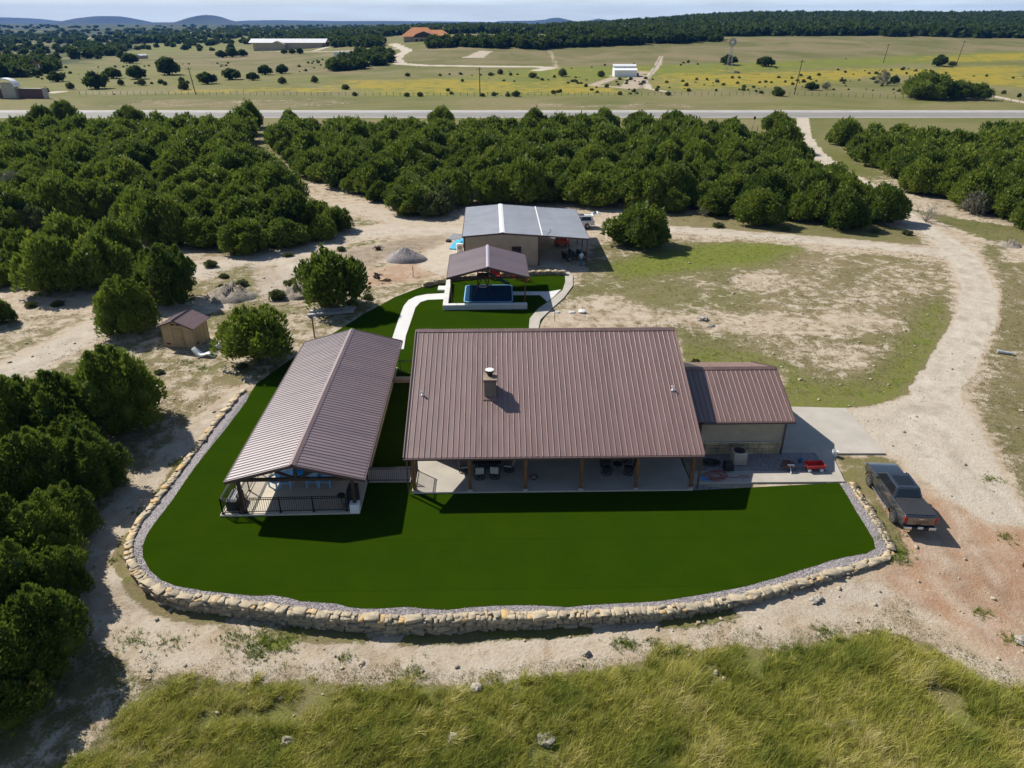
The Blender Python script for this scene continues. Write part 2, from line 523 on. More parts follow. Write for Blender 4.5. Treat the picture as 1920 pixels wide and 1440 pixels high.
def inside(poly, x, y):
    x = np.asarray(x, float); y = np.asarray(y, float)
    c = np.zeros(x.shape, bool)
    n = len(poly)
    for i in range(n):
        x0, y0 = poly[i][:2]; x1, y1 = poly[(i + 1) % n][:2]
        if y0 == y1: continue
        k = ((y0 > y) != (y1 > y)) & (x < (x1 - x0) * (y - y0) / (y1 - y0) + x0)
        c ^= k
    return c


def edge_dist(poly, x, y, closed=True):
    d = np.full(np.shape(x), 1e9)
    n = len(poly)
    for i in range(n if closed else n - 1):
        x0, y0 = poly[i][:2]; x1, y1 = poly[(i + 1) % n][:2]
        dx, dy = x1 - x0, y1 - y0
        t = np.clip(((x - x0) * dx + (y - y0) * dy) / max(dx * dx + dy * dy, 1e-9), 0, 1)
        d = np.minimum(d, np.hypot(x - x0 - t * dx, y - y0 - t * dy))
    return d


# ------------------------------------------------------------------ ground sheet
nx, ny = 620, 1060
ys = np.exp(np.linspace(math.log(9.0), math.log(12020.0), ny)) - 20.0
us = np.linspace(-1.45, 1.45, nx)
gx = us[None, :] * (ys[:, None] + 26.0)
gy = np.repeat(ys[:, None], nx, 1)
X, Y = gx.ravel(), gy.ravel()
Z = ground(X, Y)
mA = np.zeros((len(X), 4)); mB = np.zeros((len(X), 4))      # drive, cover, green, red | yellow, soil, wood, streak
near = 1 - S((Y - 100) / 60)
mA[:, 1] = 0.30 * near + 0.92 * (1 - near)
mA[:, 2] = 0.20 * near + 0.32 * (1 - near)
far = S((Y - 1500) / 1200)
mB[:, 2] = 0.75 * far


def paint(poly, soft, **kw):
    """kw: a0..a3 / b0..b3 -> value, inside a polygon given in the photograph"""
    pw = [(p.x, p.y) for p in PP(poly)]
    paint_w(pw, soft, **kw)


def put(sel, k, kw):
    for key, v in kw.items():
        arr = mA if key[0] == 'a' else mB
        j = int(key[1])
        arr[sel, j] += (v - arr[sel, j]) * k


def paint_w(pw, soft, **kw):
    xs, yy = [p[0] for p in pw], [p[1] for p in pw]
    sel = np.where((X > min(xs) - soft) & (X < max(xs) + soft) & (Y > min(yy) - soft) & (Y < max(yy) + soft))[0]
    if not len(sel): return
    x, y = X[sel], Y[sel]
    d = edge_dist(pw, x, y)
    sgn = np.where(inside(pw, x, y), d, -d)
    put(sel, S(sgn / (2 * soft) + 0.5), kw)


def lane(pts, width, soft, **kw):
    pw = [(p.x, p.y) for p in PP(pts)]
    xs, yy = [p[0] for p in pw], [p[1] for p in pw]
    m = width + soft
    sel = np.where((X > min(xs) - m) & (X < max(xs) + m) & (Y > min(yy) - m) & (Y < max(yy) + m))[0]
    if not len(sel): return
    x, y = X[sel], Y[sel]
    d = edge_dist(pw, x, y, False) + 0.9 * (fbm(x * 0.5, y * 0.5, 5) - 0.5) * min(1.0, width / 3)
    put(sel, S((width / 2 - d) / (2 * soft) + 0.5), kw)


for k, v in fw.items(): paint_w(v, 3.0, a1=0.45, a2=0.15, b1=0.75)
# grazing land beyond the highway
paint([(-200, 205), (2100, 205), (2100, 180), (-200, 180)], 4, a1=0.94, a2=0.34)
paint([(150, 202), (620, 202), (700, 190), (600, 183), (230, 186)], 6, a1=0.66, a2=0.15)
paint([(930, 201), (1300, 204), (1420, 199), (1250, 193), (1000, 193)], 5, a1=0.66, a2=0.15)
paint([(-100, 170), (640, 165), (640, 100), (400, 100), (200, 130), (-100, 140)], 25, a1=0.93, a2=0.42)
paint([(400, 130), (640, 140), (740, 125), (700, 95), (400, 98), (260, 112)], 20, a1=0.96, a2=0.03)
paint([(730, 122), (1190, 122), (1160, 93), (800, 90)], 15, a1=0.97, a2=0.06, b1=0.12)
paint([(1170, 122), (1500, 110), (1930, 92), (1930, 66), (1300, 74), (1160, 88)], 15, a1=0.97, a2=0.03, b1=0.16)
paint([(1000, 128), (1400, 118), (1940, 96), (1940, 110), (1500, 128), (1150, 150), (900, 145)], 15, a1=0.97, a2=0.8, b0=0.22)
paint([(700, 182), (640, 160), (900, 140), (1110, 145), (1130, 165), (1200, 178)], 10, a1=0.97, a2=0.6, b0=0.25)
paint([(640, 150), (800, 149), (1000, 162), (1130, 163), (1160, 172), (900, 172), (640, 166)], 16, b0=0.6)
paint([(1215, 165), (1240, 140), (1500, 133), (1930, 122), (1930, 165), (1680, 140), (1480, 160), (1280, 168)], 18, b0=0.62, a2=0.6)
paint([(1750, 107), (1940, 98), (1940, 112), (1800, 118)], 10, b0=0.6)
paint([(330, 168), (640, 160), (640, 172), (420, 176), (300, 176)], 5, b0=0.45)
lane([(736, 82), (764, 95), (748, 104), (742, 112), (752, 120), (800, 123), (900, 124.5), (1000, 125), (1034, 127), (1008, 132)], 7, 1.2, a0=0.95, a1=0.0)
lane([(905, 96), (882, 107), (876, 108)], 6, 1.2, a0=0.55, a1=0.1)
lane([(876, 107), (900, 107.5)], 6, 1.2, a0=0.55, a1=0.1)
lane([(897, 107.5), (914, 97)], 6, 1.2, a0=0.55, a1=0.1)
lane([(1240, 105), (1232, 125), (1208, 150), (1216, 166), (1250, 172)], 3.2, 1, a0=0.6, a1=0.15)
lane([(1196, 142), (1182, 165)], 9, 1.5, a0=0.25, a1=0.1, b1=0.25)
lane([(1150, 146), (1110, 160), (1180, 165)], 5, 1.5, a0=0.25, a1=0.2, b1=0.2)
lane([(1160, 143), (1205, 135)], 9, 1.5, a0=0.2, a1=0.15, b1=0.3)
lane([(590, 95), (630, 85)], 6, 2, a0=0.9, a1=0)
lane([(430, 100), (520, 96), (610, 97), (740, 92)], 5, 2, a0=0.6, a1=0.2)
lane([(0, 183), (60, 178), (110, 172)], 7, 2, a0=0.8, a1=0.1)
lane([(1850, 178), (1925, 193)], 4, 1, a0=0.6, a1=0.2)
lane([(1030, 92), (1045, 128)], 4, 2, a0=0.2, a1=0.45)
paint([(-80, 62), (640, 48), (640, 60), (240, 66), (-80, 82)], 60, b2=0.8)
paint([(0, 150), (240, 108), (300, 72), (0, 72)], 20, b2=0.55, a1=0.9)
paint([(240, 100), (420, 95), (480, 66), (300, 68)], 20, b2=0.25, a2=0.5, a1=0.9)
# near: yard right of the houses
paint([(1008, 610), (1040, 555), (1085, 512), (1110, 462), (1170, 440), (1270, 447), (1450, 465), (1650, 478), (1780, 493), (1790, 530), (1782, 600), (1745, 680),
       (1702, 742), (1600, 772), (1480, 768), (1480, 690), (1300, 690), (1270, 630)], 1.2, a1=0.60, a2=0.26)
paint([(1140, 500), (1220, 478), (1340, 458), (1420, 456), (1510, 462), (1420, 492), (1300, 505), (1180, 520)], 2.5, a1=0.9, a2=0.85)
paint([(1050, 560), (1150, 552), (1230, 575), (1380, 592), (1560, 585), (1660, 595), (1690, 615), (1560, 634), (1300, 622), (1200, 612), (1015, 618)], 1.6, a1=0.40, a2=0.1)
paint([(1540, 486), (1760, 505), (1775, 560), (1680, 575), (1590, 555), (1480, 530)], 3, a1=0.52, a2=0.15)
paint([(1480, 640), (1640, 650), (1640, 700), (1560, 705)], 2, a1=0.48, a2=0.2)
paint([(1380, 508), (1450, 512), (1440, 545), (1380, 540)], 1.5, a1=0.4, a2=0.1)
paint([(1285, 650), (1420, 670), (1490, 690), (1490, 760), (1480, 690), (1300, 690)], 1.5, a1=0.88, a2=0.6)
paint([(1480, 715), (1640, 725), (1700, 640), (1760, 560), (1775, 610), (1735, 690), (1690, 750), (1600, 768), (1480, 765)], 1.5, a1=0.88, a2=0.55)
# east margin
paint([(1830, 455), (1990, 440), (2050, 1000), (1940, 985), (1890, 900), (1820, 770), (1848, 650), (1872, 540)], 1.5, a1=0.64, a2=0.14)
paint([(1880, 470), (1990, 455), (1990, 500), (1890, 490)], 1.2, a1=0.3)
paint([(1700, 390), (1830, 415), (1990, 440), (1990, 460), (1850, 450)], 1.5, a1=0.8, a2=0.25)
paint([(1250, 400), (1640, 410), (1730, 450), (1740, 462), (1600, 452), (1400, 435), (1255, 425)], 2, a1=0.75, a2=0.2, b1=0.2)
# west dirt yard and tracks
paint([(-80, 720), (-80, 620), (100, 585), (190, 590), (300, 570), (390, 510), (470, 488), (640, 448), (640, 380), (700, 385), (760, 412), (838, 428), (868, 440), (868, 500),
       (835, 524), (740, 555), (600, 638), (470, 730), (440, 780), (250, 1010), (232, 1060), (290, 1150), (500, 1180), (800, 1195), (1300, 1150), (1670, 1050), (1700, 1080),
       (1680, 1180), (1540, 1195), (1350, 1208), (1200, 1240), (1000, 1262), (700, 1280), (450, 1275), (320, 1270), (180, 1350), (60, 1440), (-80, 1440)], 1.0, a1=0.52, a2=0.28, a0=0.06)
lane([(860, 434), (760, 428), (650, 440), (560, 468), (470, 490), (400, 505)], 6.5, 1.0, a0=0.62, a1=0.04)
lane([(560, 500), (520, 530), (440, 560), (300, 585), (190, 610), (100, 660), (-60, 730)], 4.6, 0.8, a0=0.62, a1=0.05)
lane([(660, 385), (720, 405), (800, 425)], 5, 1, a0=0.5, a1=0.1)
paint([(570, 508), (620, 475), (740, 452), (838, 440), (815, 465), (730, 478), (690, 500), (640, 505)], 1.0, b1=0.55, a1=0.0, a0=0)
paint([(395, 510), (470, 492), (560, 520), (600, 560), (520, 600), (440, 590)], 1.5, a1=0.62, a2=0.3, b1=0.25)
paint([(560, 520), (480, 500), (500, 560), (560, 570)], 1.5, a0=0.4, a1=0.05)
paint([(695, 508), (760, 488), (850, 472), (850, 500), (800, 522), (720, 535), (640, 545)], 1.0, a3=0.6, a1=0.06)
paint([(800, 470), (868, 440), (868, 500), (830, 520), (780, 500)], 0.8, a3=0.15, a0=0.7, a1=0.1)
paint([(0, 600), (90, 590), (160, 560), (60, 540), (0, 560)], 2, a1=0.35)
paint([(280, 640), (330, 660), (420, 690), (330, 720), (320, 690)], 1.0, a1=0.55, a2=0.45)
# drives
DRIVE = [(1506, 218), (1504, 240), (1508, 258), (1535, 292), (1570, 318), (1605, 338), (1648, 368), (1690, 400), (1742, 432), (1788, 465), (1818, 500), (1836, 545), (1832, 590), (1808, 640), (1782, 690), (1752, 735)]
lane(DRIVE, 3.3, 0.35, a0=0.95, a1=0.0, a3=0)
lane([(1800, 482), (1740, 472), (1650, 461), (1550, 452), (1450, 444), (1350, 436), (1250, 430), (1110, 424)], 3.5, 0.45, a0=0.85, a1=0.03)
paint([(1742, 730), (1786, 720), (1822, 780), (1860, 850), (1900, 930), (1940, 985), (1850, 990), (1780, 940), (1705, 880), (1690, 855), (1655, 850), (1590, 768), (1650, 762), (1700, 742)], 0.6,
      a0=0.88, a1=0.0)
paint([(1565, 856), (1650, 856), (1690, 870), (1700, 905), (1660, 960), (1640, 960), (1600, 905)], 0.5, a0=0, a1=0.62, a2=0.25, a3=0.3)
paint([(1640, 930), (1700, 905), (1790, 945), (1860, 985), (1930, 990), (2050, 1080), (1990, 1260), (1880, 1240), (1790, 1180), (1700, 1120), (1640, 1075), (1672, 1040), (1660, 990)], 0.8,
      a3=0.85, a1=0.06, a0=0.1)


def ruts(pts, half, k, width=0.42):
    pw = [np.array((p.x, p.y)) for p in PP(pts)]
    for sg in (-1, 1):
        off = []
        for i, p in enumerate(pw):
            d = pw[min(i + 1, len(pw) - 1)] - pw[max(i - 1, 0)]; d = d / np.linalg.norm(d)
            off.append(tuple(p + sg * half * np.array([-d[1], d[0]])))
        xs, yy = [p[0] for p in off], [p[1] for p in off]
        sel = np.where((X > min(xs) - 2) & (X < max(xs) + 2) & (Y > min(yy) - 2) & (Y < max(yy) + 2))[0]
        d = edge_dist(off, X[sel], Y[sel], False) + 0.5 * (fbm(X[sel] * 0.6, Y[sel] * 0.6, 31) - 0.5)
        put(sel, S((width + 0.35 - d) / 0.7) * (0.4 + 1.1 * fbm(X[sel] * 0.3, Y[sel] * 0.3, 37)).clip(0, 1), dict(b3=k))


ruts(DRIVE + [(1735, 790), (1760, 850), (1830, 930)], 0.85, 1.0)
ruts([(1770, 700), (1740, 760), (1690, 800), (1640, 805)], 0.85, 0.8)
ruts([(1800, 482), (1740, 472), (1650, 461), (1550, 452), (1450, 444), (1350, 436), (1250, 430), (1110, 424)], 0.8, 0.9)
ruts([(860, 434), (760, 428), (650, 440), (560, 468), (470, 490), (400, 505)], 0.9, 0.9)
ruts([(600, 505), (540, 525), (440, 560), (300, 590), (190, 620), (100, 665), (-60, 730)], 0.9, 1.0)
ruts([(560, 470), (520, 510), (500, 545), (420, 585)], 0.9, 0.8)
ruts([(180, 660), (120, 690), (60, 730)], 0.9, 0.8)
ruts([(460, 740), (400, 800), (300, 900), (215, 1000), (190, 1080), (230, 1180), (330, 1210)], 0.9, 0.8)
ruts([(1620, 1130), (1500, 1165), (1300, 1190), (1000, 1225), (700, 1240), (480, 1230)], 0.9, 0.55)
ruts([(1760, 960), (1800, 1040), (1850, 1120), (1900, 1200)], 0.9, 0.8)
ruts([(1700, 1010), (1720, 1080), (1780, 1150)], 0.9, 0.6)
lane([(460, 735), (380, 805), (305, 890), (222, 990), (190, 1065), (225, 1165), (330, 1218), (520, 1240), (800, 1238), (1100, 1218), (1300, 1190), (1500, 1165), (1640, 1110)], 2.4, 0.6, a0=0.42, a1=0.08)
# foot of the stone wall, tall grass bank
ww = wall_w
sel = np.where((Y < 48) & (np.abs(X) < 40))[0]
d = edge_dist(ww, X[sel], Y[sel], False)
k = S((1.5 - d) / 0.8) * S((fbm(X[sel] * 0.35, Y[sel] * 0.35, 21) - 0.40) / 0.12)
put(sel, k, dict(a1=0.78, a2=0.3))
paint([(410, 1180), (560, 1190), (540, 1230), (480, 1225)], 0.5, a1=0.62, a2=0.7)
tall_w = [(p.x, p.y) for p in PP(TALL)]
paint_w(tall_w, 0.7, a1=0.86, a2=0.45, b1=0.35, a0=0)
inn = np.where(inside(turf_w, X, Y))[0]
mB[inn, 3] = 0

q = (np.arange(ny - 1)[:, None] * nx + np.arange(nx - 1)[None, :]).ravel()
quads = np.stack([q, q + 1, q + nx + 1, q + nx], 1)

m, n, l, b = new_mat('ground_earth_and_grass')
co = n.new('ShaderNodeTexCoord').outputs['Object']
A, B = attr(n, 'mA'), attr(n, 'mB')
sa, sb = n.new('ShaderNodeSeparateColor'), n.new('ShaderNodeSeparateColor')
l.new(A.outputs['Color'], sa.inputs[0]); l.new(B.outputs['Color'], sb.inputs[0])
drive, cover, green, red = sa.outputs[0], sa.outputs[1], sa.outputs[2], A.outputs['Alpha']
yel, soil, wood = sb.outputs[0], sb.outputs[1], sb.outputs[2]
nb = noise(n, l, 0.11, 6, 0.62, co, 0.6)
nm = noise(n, l, 0.85, 8, 0.68, co, 0.4)
nf = noise(n, l, 7.0, 6, 0.7, co)
ng = noise(n, l, 26.0, 3, 0.7, co)
dirt = mixc(n, l, ramp(n, l, nb, 0.3, 0.7), (0.47, 0.375, 0.265), (0.36, 0.282, 0.195))
dirt = mixc(n, l, maths(n, l, 'MULTIPLY', ramp(n, l, noise(n, l, 0.33, 6, 0.65, co, 1.0), 0.48, 0.62), 0.55), dirt, (0.255, 0.18, 0.115))
dirt = mixc(n, l, ramp(n, l, nm, 0.42, 0.62), dirt, (0.50, 0.425, 0.325))
dirt = mixc(n, l, maths(n, l, 'MULTIPLY', ramp(n, l, nf, 0.52, 0.66), 0.5), dirt, (0.19, 0.14, 0.09))
redc = mixc(n, l, ramp(n, l, nm, 0.38, 0.66), (0.34, 0.185, 0.105), (0.40, 0.265, 0.17))
dirt = mixc(n, l, maths(n, l, 'MULTIPLY', red, ramp(n, l, nb, 0.2, 0.6, 0.7, 1.0)), dirt, redc)
cal = mixc(n, l, ramp(n, l, nm, 0.35, 0.68), (0.53, 0.465, 0.375), (0.44, 0.375, 0.29))
cal = mixc(n, l, maths(n, l, 'MULTIPLY', ramp(n, l, nf, 0.5, 0.66), 0.5), cal, (0.27, 0.23, 0.18))
dv = maths(n, l, 'ADD', drive, maths(n, l, 'MULTIPLY', maths(n, l, 'SUBTRACT', nm, 0.5), 0.9))
base = mixc(n, l, ramp(n, l, dv, 0.3, 0.62), dirt, cal)
rut = B.outputs['Alpha']
rutn = ramp(n, l, noise(n, l, 0.5, 5, 0.6, co), 0.42, 0.58)
rcol = mixc(n, l, rutn, mixc(n, l, 0.5, base, (0.60, 0.55, 0.46)), mixc(n, l, 0.45, base, (0.22, 0.18, 0.13)))
base = mixc(n, l, maths(n, l, 'MULTIPLY', rut, 0.8), base, rcol)
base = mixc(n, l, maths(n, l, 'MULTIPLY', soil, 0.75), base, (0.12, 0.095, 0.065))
# pebbles
vo = n.new('ShaderNodeTexVoronoi'); vo.inputs['Scale'].default_value = 3.2; l.new(co, vo.inputs['Vector'])
peb = maths(n, l, 'MULTIPLY', maths(n, l, 'LESS_THAN', vo.outputs['Distance'], 0.16), maths(n, l, 'GREATER_THAN', nm, 0.54))
base = mixc(n, l, maths(n, l, 'MULTIPLY', peb, 0.75), base, (0.55, 0.50, 0.42))
# grass cover
cn1 = maths(n, l, 'ADD', maths(n, l, 'MULTIPLY', nb, 0.30), maths(n, l, 'MULTIPLY', nm, 0.40))
cn1 = maths(n, l, 'ADD', cn1, maths(n, l, 'MULTIPLY', nf, 0.30))
thr = maths(n, l, 'SUBTRACT', maths(n, l, 'ADD', maths(n, l, 'MULTIPLY', cover, 0.42), 0.285), cn1)
gm = ramp(n, l, thr, -0.022, 0.03)
dry = mixc(n, l, ramp(n, l, nm, 0.35, 0.65), (0.205, 0.160, 0.082), (0.145, 0.122, 0.055))
dry = mixc(n, l, ramp(n, l, ng, 0.35, 0.7), dry, (0.27, 0.22, 0.12))
dry = mixc(n, l, maths(n, l, 'MULTIPLY', ramp(n, l, nf, 0.5, 0.7), 0.5), dry, (0.075, 0.072, 0.03))
nw = noise(n, l, 0.022, 7, 0.66, co, 0.8)
dry = mixc(n, l, ramp(n, l, nw, 0.40, 0.62), dry, (0.115, 0.118, 0.035))
dry = mixc(n, l, maths(n, l, 'MULTIPLY', ramp(n, l, nm, 0.58, 0.66), 0.7), dry, (0.055, 0.062, 0.022))
grn = mixc(n, l, ramp(n, l, nf, 0.35, 0.65), (0.175, 0.195, 0.030), (0.115, 0.14, 0.024))
gf = maths(n, l, 'ADD', green, maths(n, l, 'MULTIPLY', maths(n, l, 'SUBTRACT', nm, 0.5), 1.3))
gcol = mixc(n, l, ramp(n, l, gf, 0.2, 0.75), dry, grn)
yf = maths(n, l, 'ADD', yel, maths(n, l, 'MULTIPLY', maths(n, l, 'SUBTRACT', noise(n, l, 0.16, 9, 0.75, co), 0.5), 3.4))
mpn = n.new('ShaderNodeMapping'); mpn.inputs['Scale'].default_value = (0.02, 0.045, 0.05); l.new(co, mpn.inputs['Vector'])
nst = noise(n, l, 1.0, 6, 0.65, mpn.outputs[0], 0.5)
yf = maths(n, l, 'ADD', yf, maths(n, l, 'MULTIPLY', maths(n, l, 'SUBTRACT', nst, 0.5), 1.6))
ym = maths(n, l, 'MULTIPLY', ramp(n, l, yf, 0.25, 0.6), ramp(n, l, yel, 0.05, 0.3))
gcol = mixc(n, l, maths(n, l, 'MULTIPLY', ym, 0.84), gcol, (0.31, 0.235, 0.025))
col = mixc(n, l, gm, base, gcol)
wd = maths(n, l, 'ADD', wood, maths(n, l, 'MULTIPLY', maths(n, l, 'SUBTRACT', noise(n, l, 0.012, 9, 0.68, co), 0.5), 2.6))
col = mixc(n, l, maths(n, l, 'MULTIPLY', ramp(n, l, wd, 0.45, 0.7), ramp(n, l, wood, 0.02, 0.2)), col, (0.034, 0.05, 0.02))
l.new(col, b.inputs['Base Color'])
b.inputs['Roughness'].default_value = 0.95
b.inputs['Specular IOR Level'].default_value = 0.15
hh = maths(n, l, 'ADD', maths(n, l, 'MULTIPLY', nm, 0.5), maths(n, l, 'MULTIPLY', nf, 0.35))
hh = maths(n, l, 'ADD', hh, maths(n, l, 'MULTIPLY', ng, 0.12))
hh = maths(n, l, 'ADD', hh, maths(n, l, 'MULTIPLY', gm, 0.18))
bump(n, l, b, hh, 0.75, 0.28)
go = mesh_np('ground', np.stack([X, Y, Z], 1), [quads], m, None, {'mA': mA, 'mB': mB}, True)
tag(go, kind='structure')
gmask = (mA, mB)

# ------------------------------------------------------------------ highway beyond the trees
m, n, l, b = new_mat('worn_asphalt')
co = n.new('ShaderNodeTexCoord').outputs['Object']
f = noise(n, l, 0.25, 7, 0.65, co); f2 = noise(n, l, 30, 2, 0.6, co)
c = mixc(n, l, ramp(n, l, f, 0.35, 0.65), (0.20, 0.195, 0.185), (0.26, 0.25, 0.235))
l.new(mixc(n, l, ramp(n, l, f2, 0.4, 0.7), c, (0.14, 0.14, 0.138)), b.inputs['Base Color'])
b.inputs['Roughness'].default_value = 0.85
M['asphalt'] = m
M['asphalt_pale'] = mat('pale_shoulder', (0.37, 0.35, 0.32), 0.9, 0, 0.15, 0.2)
M['paint_white'] = mat('road_paint_white', (0.75, 0.75, 0.72), 0.8, 0, 0.15, 0.5)
M['paint_yellow'] = mat('road_paint_yellow', (0.62, 0.42, 0.05), 0.8, 0, 0.15, 0.5)
RY = 227.5


def strip(name, y0, y1, z, mt, x0=-420, x1=420):
    mb = MB()
    k = 60
    for i in range(k):
        a, c_ = x0 + (x1 - x0) * i / k, x0 + (x1 - x0) * (i + 1) / k
        mb.add([(a, y0, z), (c_, y0, z), (c_, y1, z), (a, y1, z)], [(0, 1, 2, 3)])
    return tag(mb.build(name, mt), kind='structure')


strip('road_shoulder', RY - 9.6, RY + 10.2, -0.045, M['asphalt_pale'])
strip('highway', RY - 7.8, RY + 3.6, -0.030, M['asphalt'])
strip('road_marking', RY - 2.35, RY - 2.20, -0.020, M['paint_yellow'])
strip('road_marking', RY - 2.0, RY - 1.85, -0.020, M['paint_yellow'])
strip('road_marking', RY - 6.0, RY - 5.85, -0.020, M['paint_white'])
strip('road_marking', RY + 1.75, RY + 1.9, -0.020, M['paint_white'])

# ------------------------------------------------------------------ lawn terrace, gravel border, concrete
m, n, l, b = new_mat('artificial_turf')
co = n.new('ShaderNodeTexCoord').outputs['Object']
f = noise(n, l, 45, 3, 0.7, co); f2 = noise(n, l, 0.5, 5, 0.6, co)
mp2 = n.new('ShaderNodeMapping'); mp2.inputs['Scale'].default_value = (0.4, 14, 1); l.new(co, mp2.inputs['Vector'])
f3 = noise(n, l, 1.0, 3, 0.6, mp2.outputs[0])
c = mixc(n, l, ramp(n, l, f, 0.3, 0.7), (0.0125, 0.034, 0.0008), (0.022, 0.050, 0.0012))
c = mixc(n, l, maths(n, l, 'MULTIPLY', ramp(n, l, f3, 0.4, 0.7), 0.85), c, (0.012, 0.031, 0.0008))
c = mixc(n, l, maths(n, l, 'MULTIPLY', ramp(n, l, f2, 0.35, 0.7), 0.35), c, (0.030, 0.055, 0.0014))
lint = noise(n, l, 9, 2, 0.5, co)
c = mixc(n, l, maths(n, l, 'MULTIPLY', maths(n, l, 'GREATER_THAN', lint, 0.745), 0.5), c, (0.16, 0.17, 0.06))
sx_n = n.new('ShaderNodeSeparateXYZ'); l.new(co, sx_n.inputs[0])
rol = n.new('ShaderNodeTexWhiteNoise'); rol.noise_dimensions = '1D'
rw_ = maths(n, l, 'DIVIDE', maths(n, l, 'ADD', sx_n.outputs[1], maths(n, l, 'MULTIPLY', sx_n.outputs[0], -0.02)), 3.8)
l.new(maths(n, l, 'FLOOR', rw_), rol.inputs['W'])
c = mixc(n, l, maths(n, l, 'MULTIPLY', rol.outputs['Value'], 0.30), c, (0.034, 0.060, 0.002))     # rolls of turf laid with the pile leaning either way
seam = maths(n, l, 'LESS_THAN', maths(n, l, 'FRACT', rw_), 0.012)
c = mixc(n, l, maths(n, l, 'MULTIPLY', seam, 0.35), c, (0.008, 0.02, 0.001))
l.new(c, b.inputs['Base Color'])
b.inputs['Roughness'].default_value = 0.75
b.inputs['Specular IOR Level'].default_value = 0.0
bump(n, l, b, maths(n, l, 'ADD', f, maths(n, l, 'MULTIPLY', f3, 0.6)), 0.5, 0.03)
M['turf'] = m
m, n, l, b = new_mat('purple_grey_gravel')
co = n.new('ShaderNodeTexCoord').outputs['Object']
vo = n.new('ShaderNodeTexVoronoi'); vo.inputs['Scale'].default_value = 16; l.new(co, vo.inputs['Vector'])
hs = n.new('ShaderNodeSeparateColor'); l.new(vo.outputs['Color'], hs.inputs[0])
c = mixc(n, l, hs.outputs[0], (0.28, 0.25, 0.25), (0.46, 0.42, 0.41))
c = mixc(n, l, ramp(n, l, vo.outputs['Distance'], 0.35, 0.7), c, (0.11, 0.10, 0.10))
l.new(c, b.inputs['Base Color']); b.inputs['Roughness'].default_value = 0.9
bump(n, l, b, vo.outputs['Distance'], -0.9, 0.05)
M['gravel'] = m


def flat(name, poly, z0, z1, mt, kind='structure', bev=0):
    o = MB().prism(poly, z0, z1).build(name, mt)
    bm = bmesh.new(); bm.from_mesh(o.data)
    bmesh.ops.triangulate(bm, faces=[f for f in bm.faces if len(f.verts) > 4])
    bm.to_mesh(o.data); bm.free()
    return tag(o, kind=kind)


flat('lawn', turf_w, -0.10, 0.0, M['turf'])
gb = wall_w + [(x, y) for x, y in [turf_w[53], (-6, 45), (8, 36), (15, 34.8)]]
flat('gravel_bed', gb, -0.20, -0.022, M['gravel'], 'stuff')
o = flat('concrete_walk', [(p.x, p.y) for p in PP([(730, 655), (737, 630), (747, 600), (757, 574), (766, 563), (780, 556), (800, 552), (838, 550), (838, 561), (802, 562.5), (788, 567),
                                                  (779, 577), (770, 604), (761, 630), (757, 655)], 0)], -0.05, 0.035, M['conc_white'])
flat('concrete_walk', [(p.x, p.y) for p in PP([(1000, 492), (1025, 487), (1045, 491), (1062, 503), (1074, 519), (1074, 536), (1057, 559), (1031, 582), (1013, 600), (1008, 625), (991, 625),
                                              (993, 598), (1009, 579), (1034, 562), (1055, 544), (1060, 528), (1059, 514), (1045, 503), (1020, 499)], 0)], -0.05, 0.04, M['conc'])
flat('concrete_walk', [(p.x, p.y) for p in PP([(962, 547), (1030, 547), (1052, 543), (1038, 557), (1026, 566), (1020, 560), (1012, 553.5), (962, 553.5)], 0)], -0.05, 0.03, M['conc_white'])
flat('driveway_slab', [(p.x, p.y) for p in PP([(1470, 763), (1585, 766), (1660, 851), (1559, 851), (1584, 904), (1300, 906), (1300, 884), (1398, 884), (1549, 886), (1528, 850), (1462, 850)], 0)],
     -0.25, 0.05, M['conc'])
flat('gravel_patch', [(p.x, p.y) for p in PP([(1322, 850), (1530, 848), (1552, 889), (1322, 889)], 0)], -0.25, 0.030, M['gravel'], 'stuff')

# ------------------------------------------------------------------ far hills (each a solid mound) 
m, n, l, b = new_mat('far_wooded_hillside')
co = n.new('ShaderNodeTexCoord').outputs['Object']
f = noise(n, l, 0.02, 7, 0.65, co)
l.new(mixc(n, l, ramp(n, l, f, 0.4, 0.6), (0.022, 0.035, 0.022), (0.05, 0.055, 0.035)), b.inputs['Base Color'])
b.inputs['Roughness'].default_value = 1.0
M['hill'] = m


def hill(dist, depth, prof, seed):
    pts = []
    for (a, ya), (c_, yc) in zip(prof, prof[1:]):
        for t in np.linspace(0, 1, 10)[:-1]: pts.append((a + (c_ - a) * t, ya + (yc - ya) * t))
    pts.append(prof[-1])
    vs, k = [], 17
    for i, (px, py) in enumerate(pts):
        top = CAM_H + (38.6 - py) / FOC * dist * 0.80
        u = (px - 960) / FOC
        for j in range(k):
            t = j / (k - 1) * 2 - 1
            h = -14 + (top + 14) * (math.cos(t * PI / 2) ** 1.1)
            h *= 1 + 0.02 * (float(vnoise(i * 0.7, j * 0.9, seed)) - 0.5)
            dd = dist + t * depth
            vs.append((u * dist * 0.890, dd, h))
    nn = len(pts)
    fs = [(i * k + j, i * k + j + 1, (i + 1) * k + j + 1, (i + 1) * k + j) for i in range(nn - 1) for j in range(k - 1)]
    tag(MB().add(vs, fs).build('hill', M['hill'], None, 'auto'), kind='structure')


